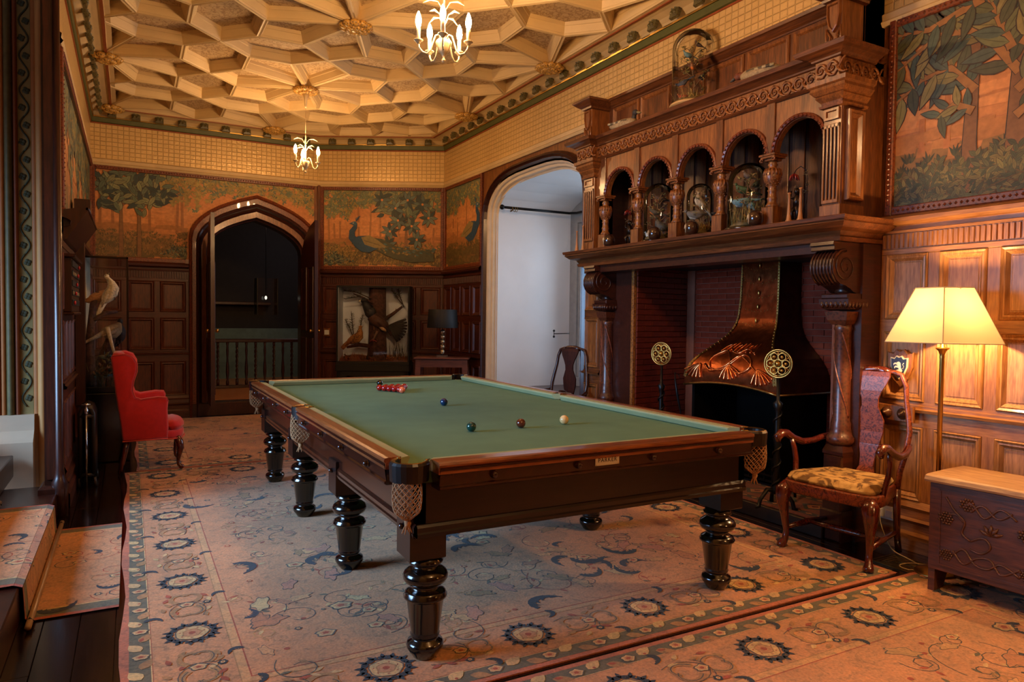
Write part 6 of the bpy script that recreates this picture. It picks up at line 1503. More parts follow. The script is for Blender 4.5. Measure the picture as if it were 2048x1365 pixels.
# ================================================================== CHANDELIERS
BULB = glow('candle_bulb', (1.0, 0.57, 0.25), BULB_S); CWH = plain('candle_sleeve', rgb(236, 214, 172), 0.5); GLT = plain('pale_gilt', rgb(214, 192, 150), 0.4, 0.3, var=0.15)
def chandelier(x, y, narm, a0, label, r_=0.165, dz=0.0):
    c = thing('chandelier', label, 'chandelier', (x, y, 3.04+dz), 0.0, 'candle-bulb chandeliers')
    g = MB(); g.lathe([(0.002, 0.0), (0.012, 0.008), (0.014, 0.02), (0.006, 0.03), (0.010, 0.045), (0.022, 0.06), (0.034, 0.075), (0.046, 0.11), (0.052, 0.13), (0.046, 0.138), (0.02, 0.14), (0.009, 0.15), (0.007, 0.30), (0.012, 0.31), (0.006, 0.32), (0.006, 0.42), (0.002, 0.45)], 16); g.build('central_stem', GLT, c)
    for k in range(narm):
        a = a0+2*PI*k/narm; ca, sa = math.cos(a), math.sin(a)
        g = MB(); g.tube([(rr*ca, rr*sa, z) for rr, z in ((0.02, 0.155), (0.035, 0.175), (0.055, 0.165), (0.07, 0.12), (0.085, 0.07), (0.11, 0.045), (r_-0.025, 0.05), (r_-0.005, 0.075), (r_, 0.10))], 0.0055, 7); arm = g.build('arm', GLT, c)
        g = MB(); g.lathe([(0.006, 0.095), (0.012, 0.10), (0.02, 0.112), (0.029, 0.116), (0.03, 0.121), (0.014, 0.124)], 14, (r_*ca, r_*sa, 0)); g.build('drip_pan', GLT, arm)
        g = MB(); g.lathe([(0.0125, 0.122), (0.0125, 0.195), (0.010, 0.20)], 12, (r_*ca, r_*sa, 0)); g.build('candle_sleeve', CWH, arm)
        g = MB(); g.lathe([(0.009, 0.198), (0.016, 0.215), (0.0195, 0.235), (0.017, 0.26), (0.010, 0.283), (0.003, 0.298)], 10, (r_*ca, r_*sa, 0)); g.build('flame_bulb', BULB, arm)
    for k in range(8):
        a = a0+0.4+k*PI/4; h0 = 0.24 if k % 2 else 0.33; L = 0.11
        g = MB(); P_ = [(0.006*math.cos(a), 0.006*math.sin(a), h0), (0.35*L*math.cos(a), 0.35*L*math.sin(a), h0+0.055), (0.8*L*math.cos(a), 0.8*L*math.sin(a), h0+0.065), (1.2*L*math.cos(a), 1.2*L*math.sin(a), h0+0.04)]
        g.tube(P_, [0.003, 0.004, 0.009, 0.001], 6, flat=0.4); g.build('leaf_spray', GLT, c)
    g = MB(); g.tube([(0, 0, 0.44), (0, 0, 3.80-3.04-dz)], 0.0022, 5); g.build('suspension_wire', GLT, c)
    g = MB(); g.lathe([(0.008, 0.74-dz), (0.014, 0.76-dz), (0.02, 0.84-dz), (0.035, 0.885-dz), (0.03, 0.90-dz)], 14); g.build('ceiling_rose', GLT, c)
    return c
chandelier(1.765, 4.20, 5, -0.75, 'nearer gilt five-candle chandelier hanging at the top of the view', 0.165)
chandelier(1.765, 8.22, 3, -0.53, 'farther gilt chandelier of three candle bulbs hanging on a long wire near the doorway', 0.145)
chandelier(1.765, 0.16, 5, -0.3, 'third gilt chandelier at the near end of the room, outside the view', 0.165)

# ================================================================== MOUNTED BIRDS, DOMES AND CASES
PLUM = paintmat('feathers', 0.7, 0.3, 60, 0.35)
def bird(g, x, y, z, s_, az, pitch, body, belly=None, head=None, tail=1.0, tailw=0.05, neck=0.0):
    """feathered body from tail tip to beak; s_ = body length"""
    ca, sa = math.cos(az), math.sin(az); cp, sp = math.cos(pitch), math.sin(pitch)
    def W(u, v): return (x+(u*cp-v*sp)*ca*s_, y+(u*cp-v*sp)*sa*s_, z+(u*sp+v*cp)*s_)
    side = Vector((-sa, ca, 0))
    g.tube([W(-0.5-tail*0.7, -0.06), W(-0.5-tail*0.35, -0.02), W(-0.42, 0.02)], [tailw*s_*0.9, tailw*s_, 0.10*s_], 8, flat=0.45, col=tuple(c*0.75 for c in body))
    g.tube([W(-0.46, 0.02), W(-0.36, 0.02), W(-0.2, 0.0), (W(0.0, -0.02)), W(0.18, 0.02), W(0.30, 0.10+neck*0.3), W(0.36, 0.17+neck*0.7)], [0.07*s_, 0.14*s_, 0.20*s_, 0.22*s_, 0.19*s_, 0.12*s_, 0.075*s_], 10, col=body)
    if belly: g.tube([W(-0.25, -0.07), W(0.0, -0.10), W(0.2, -0.05), W(0.29, 0.04)], [0.08*s_, 0.155*s_, 0.14*s_, 0.08*s_], 8, col=belly)
    if neck: g.tube([W(0.33, 0.13+neck*0.3), W(0.38, 0.2+neck*0.7), W(0.40, 0.22+neck)], [0.09*s_, 0.07*s_, 0.06*s_], 8, col=body)
    hx_, hz_ = 0.42, 0.22+neck
    hc = W(hx_, hz_); g.sphere(hc, 0.085*s_, 9, 7, col=head or body)
    g.tube([W(hx_+0.06, hz_), W(hx_+0.17, hz_-0.02)], [0.026*s_, 0.005*s_], 6, col=rgb(170, 150, 110))
    for sd in (-1, 1):
        e = Vector(W(hx_+0.035, hz_+0.02))+side*sd*0.075*s_; g.sphere(tuple(e), 0.014*s_, 6, 4, col=rgb(10, 8, 8))
        w0 = Vector(W(0.1, 0.04))+side*sd*0.17*s_; w1 = Vector(W(-0.2, 0.02))+side*sd*0.17*s_; w2 = Vector(W(-0.62, -0.03))+side*sd*0.05*s_
        g.tube([tuple(w0), tuple(w1), tuple(w2)], [0.08*s_, 0.10*s_, 0.02*s_], 7, flat=0.5, col=tuple(c*0.82 for c in body), up=(0, 0, 1))
        l0 = Vector(W(0.0, -0.16))+side*sd*0.05*s_; g.tube([tuple(l0), (l0.x, l0.y, l0.z-0.20*s_)], 0.016*s_, 5, col=rgb(120, 80, 50))
def scrub(g, x, y, z, rad, hh, n, pal, th=0.0025):
    for i in range(n):
        a = R.uniform(0, 2*PI); r_ = rad*math.sqrt(R.random()); px_, py_ = x+r_*math.cos(a), y+r_*math.sin(a); L = hh*R.uniform(0.4, 1.0)
        b1 = R.uniform(-0.3, 0.3)*rad; b2 = R.uniform(-0.3, 0.3)*rad; col = jit(R.choice(pal), .2)
        g.tube([(px_, py_, z), (px_+b1*0.4, py_+b2*0.4, z+L*0.5), (px_+b1, py_+b2, z+L)], [th, th*0.8, th*0.3], 4, col=col)
def leafblob(g, x, y, z, s_, n, pal):
    for i in range(n):
        a, e = R.uniform(0, 2*PI), R.uniform(-0.6, 1.2); L = s_*R.uniform(0.5, 1.0); p = (x+R.uniform(-1, 1)*s_*0.6, y+R.uniform(-1, 1)*s_*0.6, z+R.uniform(-1, 1)*s_*0.5)
        g.tube([p, (p[0]+L*0.5*math.cos(a)*math.cos(e), p[1]+L*0.5*math.sin(a)*math.cos(e), p[2]+L*0.5*math.sin(e)), (p[0]+L*math.cos(a)*math.cos(e), p[1]+L*math.sin(a)*math.cos(e), p[2]+L*math.sin(e)*0.9)], [0.002, s_*0.16, 0.001], 5, flat=0.4, col=jit(R.choice(pal), .25))
DG = thinglass('dome_glass', (0.97, 0.97, 0.95), 0.03, 1.25)
MOSS = (rgb(120, 104, 44), rgb(150, 124, 60), rgb(88, 84, 40), rgb(176, 146, 84))
def dome(x, y, z, r_, hh, label, birds, dens=40, straw=False, base_col=None):
    d = thing('glass_dome', label, 'display dome', (x, y, z), 0.0)
    g = MB(); g.lathe([(r_+0.015, 0), (r_+0.018, 0.008), (r_+0.012, 0.018), (r_+0.004, 0.022)], 28); g.build('base', base_col or BLK, d)
    g = MB(); pr = [(r_, 0.018), (r_, hh-r_*0.95)]
    for k in range(1, 9): t = k/8*PI/2; pr.append((max(r_*math.cos(t), 0.002), hh-r_*0.95+r_*0.95*math.sin(t)))
    g.loops([[(a*math.cos(2*PI*i/32), a*math.sin(2*PI*i/32), z_) for i in range(32)] for a, z_ in pr], smooth=True, cap1=True); g.build('glass', DG, d)
    g = MB(); g.loops([[(a*math.cos(2*PI*i/18), a*math.sin(2*PI*i/18)*1.0, z_+R.uniform(-0.006, 0.006)) for i in range(18)] for a, z_ in ((r_*0.9, 0.022), (r_*0.85, 0.04), (r_*0.6, 0.06), (r_*0.3, 0.075))], caps=True, col=rgb(110, 90, 48)); scrub(g, 0, 0, 0.04, r_*0.85, 0.10 if not straw else 0.2, dens, MOSS); leafblob(g, 0, 0, 0.06, r_*0.5, dens//2, MOSS); g.build('moss_ground', PLUM, d)
    g = MB(); brc = rgb(104, 78, 50)
    tips = []
    g.tube([(0, 0, 0.03), (0.01, -0.01, hh*0.3), (-0.01, 0.01, hh*0.55), (0.0, 0.0, hh*0.78)], [0.009, 0.007, 0.005, 0.002], 6, col=brc)
    for k in range(16):
        a = k*2.4; z0 = hh*(0.16+0.037*k); L = r_*(0.8-0.022*k); e = (L*math.cos(a), L*math.sin(a), z0+hh*0.12)
        g.tube([(0, 0, z0), (e[0]*0.5, e[1]*0.5, z0+hh*0.08), e], [0.004, 0.003, 0.001], 5, col=brc); tips.append(e)
        leafblob(g, e[0]*0.85, e[1]*0.85, e[2]*0.97, r_*0.2, 9, (rgb(120, 112, 60), rgb(150, 120, 70), rgb(90, 90, 52)))
    g.build('branches', PLUM, d)
    for bx, by, bz, bs, az, pt, bc, bb in birds:
        g = MB(); bird(g, bx*r_, by*r_, bz*hh, bs, az, pt, bc, bb, tail=0.9); g.build('mounted_bird', PLUM, d)
    return d
NB, RB, TB, OB, GB, WB = rgb(46, 60, 80), rgb(168, 52, 38), rgb(96, 138, 150), rgb(206, 112, 40), rgb(64, 88, 58), rgb(200, 190, 170)
dome(3.96, 4.30, 3.122, 0.165, 0.61, 'tall glass dome of small exotic birds on top of the chimneypiece', [(-0.5, 0.2, 0.30, 0.10, 2.2, -0.5, NB, OB), (0.1, 0.1, 0.55, 0.10, 2.6, -0.2, rgb(96, 60, 44), RB), (0.3, -0.3, 0.38, 0.10, 0.5, 0.3, NB, TB), (-0.1, 0.3, 0.70, 0.09, 2.9, 0.2, TB, None), (0.1, -0.2, 0.80, 0.07, 2.5, 0.5, rgb(70, 54, 50), None), (-0.3, -0.3, 0.48, 0.09, 3.6, 0.1, rgb(130, 90, 60), OB), (-0.2, 0.5, 0.16, 0.09, 2.2, 0.1, RB, WB), (0.3, 0.4, 0.62, 0.08, 0.8, 0.3, GB, None)], 60, base_col=plain('pale_wood_base', rgb(186, 150, 96), 0.5))
dome(3.945, 4.665, 2.073, 0.13, 0.50, 'glass dome with dark birds and a red-crested one, behind the second niche from the left', [(0.2, 0.2, 0.75, 0.13, 2.4, 0.2, rgb(60, 44, 40), RB), (-0.3, 0.1, 0.52, 0.12, 2.4, 0.3, rgb(70, 60, 40), OB), (0, -0.2, 0.28, 0.16, 2.2, 0.6, rgb(66, 66, 60), None), (-0.4, 0.4, 0.12, 0.10, 2.2, 0.2, rgb(210, 200, 186), WB)], 26)
dome(3.945, 4.175, 2.073, 0.105, 0.42, 'narrow glass dome of grey speckled birds in the middle niche', [(0, 0, 0.66, 0.15, 2.3, 0.9, rgb(150, 136, 110), rgb(196, 186, 160)), (-0.3, 0.2, 0.42, 0.16, 2.5, -0.1, rgb(110, 104, 96), WB), (0.3, 0.0, 0.20, 0.11, 2.0, 0.1, rgb(120, 84, 60), OB)], 50)
dome(3.955, 3.69, 2.073, 0.15, 0.49, 'widest niche dome, blue-winged birds over straw-coloured moss', [(-0.3, 0.2, 0.42, 0.15, 2.5, -0.2, TB, rgb(140, 160, 170)), (0.2, 0.1, 0.40, 0.15, 1.0, 0.4, TB, WB), (-0.1, 0.3, 0.62, 0.13, 2.6, 0.2, GB, None), (0.2, -0.3, 0.68, 0.10, 0.4, 0.3, rgb(60, 70, 50), OB), (-0.2, -0.1, 0.80, 0.09, 2.8, 0.3, rgb(90, 80, 74), None)], 110, True)
# bowls (lignum vitae woods)
BWD = plain('lignum_wood', rgb(52, 30, 20), 0.16, var=0.3, scale=18, coat=0.7); IV = plain('ivory_disc', rgb(222, 200, 160), 0.4)
BWL = ('dark polished bowling ball with an ivory disc, under the leftmost arch', 'dark bowling ball in front of the red-crested bird dome', 'dark bowling ball in front of the narrow middle dome', 'largest-looking dark bowling ball, in front of the blue-winged bird dome')
for (y, lb) in zip((5.20, 4.57, 4.13, 3.50), BWL):
    o = thing('bowling_wood', lb, 'ball', (3.822, y, 2.072), 2.35+R.uniform(-.1, .1), 'bowls along the mantel shelf')
    g = MB(); g.sphere((0, 0, 0.0585), 0.06, 22, 14, (0.92, 1, 0.98)); g.build('ball', BWD, o)
    g = MB(); g.m = T((0.052, 0, 0.068)) @ RotM(PI/2-0.1, 'Y'); g.lathe([(0.017, -0.002), (0.017, 0.002), (0.015, 0.003), (0.004, 0.0035)], 16); g.build('disc', IV, o)
    for rr in (0.03, 0.036):
        g = MB(); xx = 0.92*math.sqrt(0.06**2-rr**2); g.tube([(xx+0.0005, rr*math.cos(t*PI/10), 0.0585+rr*math.sin(t*PI/10)) for t in range(20)], 0.0012, 4, closed=True); g.build('ring', IV, o)
# figure lamps
BRZ = plain('dark_bronze', rgb(40, 28, 22), 0.3, 0.7, var=0.4, scale=30); ROSE = plain('rose_glass_petals', rgb(120, 32, 28), 0.3)
def figlamp(x, y, label, fl):
    d = thing('figure_lamp', label, 'lamp', (x, y, 2.072), 0.0)
    g = MB(); g.lathe([(0.055, 0), (0.055, 0.012), (0.045, 0.016), (0.038, 0.03), (0.032, 0.034)], 16); g.build('base', BRZ, d)
    g = MB(); g.tube([(0.0, 0.0, 0.03), (0.012, 0.0, 0.08), (0.0, -0.005, 0.13)], [0.014, 0.022, 0.026], 8); g.tube([(0, 0, 0.12), (0, -0.004, 0.16), (0.0, 0, 0.19), (0.0, 0.0, 0.2)], [0.026, 0.03, 0.02, 0.012], 8); g.sphere((0, 0.0, 0.222), 0.024, 10, 7)
    g.tube([(0.01, 0.012, 0.12), (-0.02, 0.03, 0.09), (-0.015, 0.02, 0.035)], [0.02, 0.016, 0.010], 7); g.tube([(0, 0.026, 0.175), (-0.01, 0.05, 0.19), (-0.01, 0.04, 0.23)], [0.010, 0.009, 0.006], 6); g.tube([(0, -0.026, 0.175), (-0.02, -0.045, 0.15), (-0.03, -0.03, 0.12)], [0.010, 0.009, 0.006], 6)
    g.build('cherub_figure', BRZ, d)
    g = MB(); g.tube([(0.02, -0.03, 0.02), (0.03, -0.05, 0.15), (0.03, -0.055, 0.30), (0.025, -0.045, 0.36), (0.015, -0.01, 0.39), (0.005, 0.02, 0.37), (0, 0.03, 0.345)], 0.0032, 6); g.build('curved_stem', BRZ, d)
    g = MB()
    for k in range(9): a = k*0.7; g.tube([(0, 0.03, 0.345), (0.02*math.cos(a), 0.03+0.02*math.sin(a), 0.325), (0.034*math.cos(a), 0.03+0.034*math.sin(a), 0.30)], [0.004, 0.012, 0.003], 6, flat=0.4)
    g.build('petal_shade', ROSE, d)
    g = MB()
    for (a, b_, c_) in ((-0.01, -0.075, 0.33), (0.0, -0.08, 0.26), (-0.01, 0.01, 0.25), (0.0, -0.05, 0.21)): leafblob(g, a, b_, c_, 0.022, 9, (rgb(80, 66, 40), rgb(120, 96, 60), rgb(60, 52, 36)))
    g.build('metal_leaves', PLUM, d); return d
figlamp(4.0, 5.13, 'bronze cherub lamp with rose petal shade under the leftmost arch', 1); figlamp(3.95, 3.26, 'bronze cherub lamp with rose petal shade under the rightmost arch, beside two tapering candlesticks', 1)
for i, (y, x, lb) in enumerate(((5.735, 3.83, 'thin tapering wooden candlestick at the far left end of the mantel'), (5.63, 3.83, 'taller tapering candlestick just right of the far left one on the mantel'), (3.225, 3.83, 'shorter tapering candlestick beside the right-hand cherub lamp'), (3.135, 3.83, 'tapering candlestick nearest the right-hand fluted pilaster'))):
    hh = (0.20, 0.24, 0.195, 0.215)[i]; g = MB(); g.lathe([(0.023, 0), (0.024, 0.006), (0.016, 0.02), (0.011, 0.06), (0.008, hh*0.6), (0.007, hh-0.01), (0.012, hh-0.006), (0.011, hh)], 14)
    o = g.build('tapering_candlestick', plain('turned_boxwood', rgb(176, 118, 70), 0.4) if 'turned_boxwood' not in MATS else MATS['turned_boxwood'], None); o.location = (x, y, 2.072); tag(o, lb, 'candlestick', 'tapering candlesticks')
# decoy ducks
def duck(x, y, rz, label, headcol, up):
    d = thing('decoy_duck', label, 'decoy duck', (x, y, 3.122), rz)
    g = MB(); cb = rgb(150, 130, 96)
    g.tube([(-0.17, 0, 0.05), (-0.13, 0, 0.045), (-0.06, 0, 0.04), (0.02, 0, 0.04), (0.09, 0, 0.042), (0.125, 0, 0.05)], [0.012, 0.034, 0.046, 0.05, 0.042, 0.022], 12, flat=1.25, col=cb); g.build('body', PLUM, d)
    for s in (-1, 1):
        g = MB()
        for k in range(6): g.tube([(0.06-k*0.03, s*0.05, 0.06), (0.0-k*0.03, s*0.052, 0.058), (-0.05-k*0.02, s*0.035, 0.062)], [0.010, 0.012, 0.003], 5, flat=0.5, col=jit((rgb(90, 78, 60), rgb(176, 160, 124))[k % 2], .1))
        g.build('wing', PLUM, d)
    g = MB()
    if up: g.tube([(0.09, 0, 0.06), (0.105, 0, 0.085), (0.11, 0, 0.11)], [0.026, 0.02, 0.018], 9, col=headcol); g.sphere((0.118, 0, 0.125), 0.025, 10, 7, (1.2, 0.9, 1), col=headcol); g.tube([(0.138, 0, 0.122), (0.165, 0, 0.113), (0.185, 0, 0.111)], [0.012, 0.011, 0.004], 7, flat=1.2, col=rgb(120, 110, 70))
    else: g.tube([(0.09, 0, 0.055), (0.13, 0, 0.062), (0.15, 0, 0.06)], [0.028, 0.022, 0.02], 9, col=headcol); g.sphere((0.16, 0, 0.062), 0.026, 10, 7, (1.2, 0.9, 1), col=headcol); g.tube([(0.18, 0, 0.058), (0.205, 0, 0.045), (0.225, 0, 0.038)], [0.012, 0.011, 0.004], 7, flat=1.2, col=rgb(70, 66, 60))
    g.build('head', PLUM, d)
duck(3.90, 5.10, -1.35, 'painted decoy duck with raised head at the left end of the chimneypiece top', rgb(46, 44, 46), True)
duck(3.90, 3.58, 1.75, 'painted decoy duck with lowered brown head, right of the tall dome', rgb(110, 56, 34), False)

# capercaillie case on its stand against the angled wall
CS = thing('bird_case', 'black glass-fronted case holding a large dark game bird and a speckled hen', 'display case'); CS.matrix_world = F_CH @ T((0.36, 0.0, 0.06))
IW, Z0, Z1, D = 1.03, 0.75, 1.84, 0.30
SKY = plain('painted_sky_back', rgb(206, 216, 230), 0.9, var=0.14, scale=3)
def cpart(nm, g, mt_): return g.build(nm, mt_, CS)
g = MB(); g.box(0, Z0, 0, IW, Z1, 0.012); cpart('painted_back', g, SKY); g = MB(); g.box(-0.0, Z0, 0.012, 0.015, Z1, D-0.02); cpart('painted_side', g, SKY); g = MB(); g.box(IW-0.015, Z0, 0.012, IW, Z1, D-0.02); cpart('painted_side', g, SKY)
g = MB(); g.box(-0.012, Z0-0.01, 0, 0.0, Z1+0.012, D, 0.003); cpart('case_side', g, BLACK); g = MB(); g.box(IW, Z0-0.01, 0, IW+0.012, Z1+0.012, D, 0.003); cpart('case_side', g, BLACK)
g = MB(); g.box(-0.012, Z1, 0, IW+0.012, Z1+0.014, D, 0.003); cpart('case_top', g, BLACK); g = MB(); g.box(-0.012, Z0-0.04, 0, IW+0.012, Z0, D+0.01, 0.004); cpart('case_floor', g, BLACK)
for a, b_, c_, d_2 in ((0, Z0, 0.012, Z1), (IW-0.012, Z0, IW, Z1), (0, Z1-0.012, IW, Z1), (0, Z0, IW, Z0+0.012)): g = MB(); g.box(a, b_, D-0.012, c_, d_2, D, 0.002); cpart('frame_strip', g, BLACK)
g = MB(); g.box(0.01, Z0+0.01, D-0.006, IW-0.01, Z1-0.01, D-0.004); cpart('glass', g, MATS['window_glass'])
BARK = plain('bark', rgb(74, 42, 34), 0.9, var=0.5, scale=26, bmp=0.9, bdist=0.02)
g = MB(); g.loops([[(0.55+r_*math.cos(2*PI*i/14)*(1+0.12*math.sin(i*3.1)), z, 0.13+0.75*r_*math.sin(2*PI*i/14)) for i in range(14)] for z, r_ in ((Z0, 0.17), (Z0+0.12, 0.14), (Z0+0.4, 0.125), (Z0+0.8, 0.122), (Z1-0.005, 0.12))], caps=True, smooth=True); cpart('tree_trunk', g, BARK)
g = MB(); g.tube([(0.64, 1.36, 0.17), (0.78, 1.45, 0.19), (0.92, 1.56, 0.18)], [0.03, 0.024, 0.016], 8); g.tube([(0.82, 1.47, 0.19), (0.83, 1.53, 0.19)], [0.01, 0.004], 6); g.tube([(0.5, 1.60, 0.2), (0.35, 1.68, 0.18), (0.2, 1.74, 0.15)], [0.02, 0.014, 0.008], 7); g.tube([(0.46, 0.98, 0.2), (0.3, 1.0, 0.22), (0.12, 0.96, 0.2)], [0.03, 0.03, 0.016], 8); cpart('branches', g, BARK)
RB_ = Matrix(((1, 0, 0, 0), (0, 0, 1, 0), (0, -1, 0, 0), (0, 0, 0, 1)))  # build birds z-up, then lay into wall frame (y up)
YUP = Matrix(((1, 0, 0, 0), (0, 0, 1, 0), (0, -1, 0, 0), (0, 0, 0, 1)))
g = MB(); g.m = YUP
bird(g, 0.56, -0.235, 1.36, 0.42, PI, 0.62, rgb(74, 44, 32), rgb(60, 40, 34), rgb(28, 24, 26), tail=0.35, tailw=0.12, neck=0.02)
g.sphere((0.47, -0.25, 1.47), 0.085, 12, 8, col=rgb(42, 38, 36)); g.tube([(0.47, -0.25, 1.47), (0.41, -0.25, 1.57), (0.385, -0.25, 1.62)], [0.085, 0.06, 0.042], 10, col=rgb(30, 28, 30)); g.sphere((0.375, -0.25, 1.64), 0.042, 10, 7, (1.2, .9, .95), col=rgb(26, 24, 26)); g.tube([(0.345, -0.25, 1.64), (0.31, -0.25, 1.63), (0.295, -0.25, 1.615)], [0.018, 0.012, 0.003], 7, col=rgb(206, 196, 170))
g.tube([(0.60, -0.28, 1.28), (0.66, -0.28, 1.24), (0.7, -0.27, 1.20)], [0.02, 0.035, 0.01], 8, flat=0.5, col=rgb(206, 170, 130))
g.tube([(0.575, -0.26, 1.20), (0.53, -0.27, 1.10), (0.50, -0.27, 1.07)], [0.02, 0.012, 0.010], 7, col=rgb(120, 90, 74))
for k in range(3): g.tube([(0.51, -0.27, 1.08), (0.47+0.05*k, -0.28, 1.05)], [0.009, 0.006], 5, col=rgb(150, 50, 44))
cpart('dark_game_bird', g, PLUM)
for k in range(9):
    a = math.radians(-62+k*10.5); g = MB(); g.m = YUP; L = 0.26; g.tube([(0.74, -0.25+0.004*k, 1.28), (0.74+L*0.55*math.cos(a), -0.25+0.004*k, 1.28+L*0.55*math.sin(a)), (0.74+L*math.cos(a), -0.25+0.004*k, 1.28+L*math.sin(a))], [0.018, 0.024, 0.015], 7, flat=0.35, col=jit(rgb(38, 32, 30), .2)); cpart('tail_feather', g, PLUM)
g = MB(); g.m = YUP; HEN = rgb(176, 120, 60)
bird(g, 0.26, -0.22, 1.10, 0.32, 0.0, 0.58, HEN, rgb(196, 150, 90), rgb(170, 112, 60), tail=0.45, tailw=0.10, neck=0.08)
for i in range(90):
    t = R.uniform(-0.35, 0.28); a = R.uniform(-1.2, 1.2); r_ = 0.068*math.cos(t*2.2)+0.004; px_ = 0.26+t*0.32*math.cos(0.72)-0.0; pz = 1.10+t*0.32*math.sin(0.72)+r_*math.sin(a); g.sphere((px_, -0.22-r_*math.cos(a), pz), 0.006, 5, 3, col=jit(rgb(86, 52, 28), .2))
cpart('speckled_hen', g, PLUM)
HTH = (rgb(150, 84, 40), rgb(176, 110, 50), rgb(120, 60, 34), rgb(96, 84, 44))
g = MB(); g.m = YUP; g.loops([[(x, -0.02, Z0+0.06+0.04*math.sin(x*7)), (x, -0.12, Z0+0.05+0.03*math.sin(x*9)), (x, -0.22, Z0+0.03), (x, -D+0.025, Z0+0.012)] for x in [0.02+i*0.066 for i in range(16)]], close=False, col=rgb(130, 80, 42))
for k in range(12): scrub(g, 0.05+k*0.085, -0.15, Z0+0.03, 0.09, 0.11, 22, HTH, 0.003)
leafblob(g, 0.14, -0.24, Z0+0.06, 0.05, 30, HTH); leafblob(g, 0.75, -0.24, Z0+0.06, 0.06, 40, HTH); leafblob(g, 0.5, -0.25, Z0+0.05, 0.05, 30, HTH); scrub(g, 0.85, -0.12, Z0+0.08, 0.14, 0.22, 40, (rgb(60, 56, 40), rgb(84, 70, 44)), 0.003); cpart('heather_ground', g, PLUM)
g = MB(); g.m = YUP; FIR = (rgb(38, 50, 38), rgb(56, 66, 44))
for P_ in (((0.20, -0.12, 1.08), (0.14, -0.12, 1.24), (0.07, -0.12, 1.36)), ((0.20, -0.12, 1.08), (0.18, -0.12, 1.28), (0.165, -0.12, 1.46)), ((0.22, -0.12, 1.12), (0.30, -0.12, 1.28), (0.33, -0.12, 1.42)), ((0.5, -0.2, 1.62), (0.3, -0.18, 1.70), (0.08, -0.16, 1.66)), ((0.5, -0.2, 1.66), (0.25, -0.18, 1.76), (0.05, -0.16, 1.78)), ((0.9, -0.1, 1.6), (0.82, -0.1, 1.7), (0.75, -0.1, 1.8)), ((0.93, -0.1, 1.55), (0.86, -0.1, 1.74), (0.84, -0.1, 1.81))):
    g.tube(list(P_), [0.008, 0.006, 0.003], 5, col=rgb(60, 42, 30))
    for i in range(46):
        t = 0.35+0.65*i/46; k = 0 if t < 0.5 else 1; q = Vector(P_[k]).lerp(Vector(P_[k+1]), (t*2) % 1.0 if t < 1 else 1); a = R.uniform(0, 2*PI); L = 0.045; g.tube([tuple(q), (q.x+L*math.cos(a), q.y+R.uniform(-.02, .02), q.z+L*abs(math.sin(a))*0.9)], [0.003, 0.001], 3, col=jit(R.choice(FIR), .3))
cpart('fir_sprigs', g, PLUM)
g = MB(); g.box(-0.02, 0.62, -0.0, IW+0.02, Z0-0.04, D+0.02, 0.006); sd_ = thing('case_stand', 'black stand with a scalloped apron carrying the game bird case', 'stand'); sd_.matrix_world = CS.matrix_world.copy(); g.build('stand_top', BLACK, sd_)
g = MB(); pts = [(0.0, 0.62), (0.0, 0.50), (0.05, 0.48), (0.09, 0.52), (0.16, 0.555), (0.24, 0.55), (0.30, 0.535), (0.38, 0.555), (0.515, 0.54), (0.65, 0.555), (0.73, 0.535), (0.79, 0.55), (0.87, 0.555), (0.94, 0.52), (0.98, 0.48), (1.03, 0.50), (1.03, 0.62)]
g.loops([[(x, z, D-0.01) for x, z in pts], [(x, z, D+0.01) for x, z in pts]], caps=True); g.build('scalloped_apron', BLACK, sd_)
for x in (0.0, IW-0.06):
    for w in (0.02, D-0.05): g = MB(); g.box(x, 0.0, w, x+0.06, 0.62, w+0.06, 0.006); g.build('leg', BLACK, sd_)
# side table and lamp in the corner
TT = thing('side_table', 'small plain reddish wooden table in the corner by the window arch', 'table', (3.64, 8.60, 0.0), math.atan2(-0.9, 1.63))
TW = wood('plain_elm', rgb(78, 40, 30), rgb(120, 66, 48), 0.45, 'X')
g = MB(); g.box(-0.36, -0.2, 0.865, 0.36, 0.2, 0.888, 0.006); g.build('table_top', TW, TT); g = MB(); g.loops([[(x, y, z) for x, z in ((-0.29, 0.865), (0.29, 0.865), (0.30, 0.76), (-0.30, 0.76))] for y in (-0.165, -0.145)], caps=True); g.build('apron', TW, TT)
g = MB(); g.box(-0.3, 0.145, 0.76, 0.3, 0.165, 0.865); g.build('apron', TW, TT)
for sx in (-1, 1):
    g = MB(); g.box(sx*0.3-0.01, -0.16, 0.76, sx*0.3+0.01, 0.16, 0.865); g.build('end_apron', TW, TT)
    for sy in (-1, 1): g = MB(); g.loops([[(sx*(0.30+k_)+a, sy*(0.14+k_*0.5)+b_, z) for a, b_ in ((-0.035, -0.03), (0.035, -0.03), (0.035, 0.03), (-0.035, 0.03))] for z, k_ in ((0.0, 0.045), (0.865, 0.0))], caps=True); g.build('leg', TW, TT)
TL = thing('table_lamp', 'table lamp with a black drum shade and glass ball stem, on the corner table', 'table lamp', (3.635, 8.60, 0.888))
g = MB(); g.box(-0.075, -0.05, 0, 0.075, 0.05, 0.03, 0.003); g.build('base', CHROME, TL); TL.rotation_euler = (0, 0, math.atan2(-0.9, 1.63))
for k in range(5): g = MB(); g.sphere((0, 0, 0.068+k*0.066), 0.034, 14, 9); g.build('glass_ball', plain('clear_ball_glass', rgb(196, 178, 150), 0.08, 0.85, var=0.1) if 'clear_ball_glass' not in MATS else MATS['clear_ball_glass'], TL)
g = MB(); g.lathe([(0.006, 0.03), (0.006, 0.44)], 8); g.build('stem', CHROME, TL)
g = MB(); g.lathe([(0.205, 0.385), (0.206, 0.388), (0.19, 0.625), (0.188, 0.628), (0.186, 0.625), (0.20, 0.388)], 36); g.build('shade', BLACK, TL)

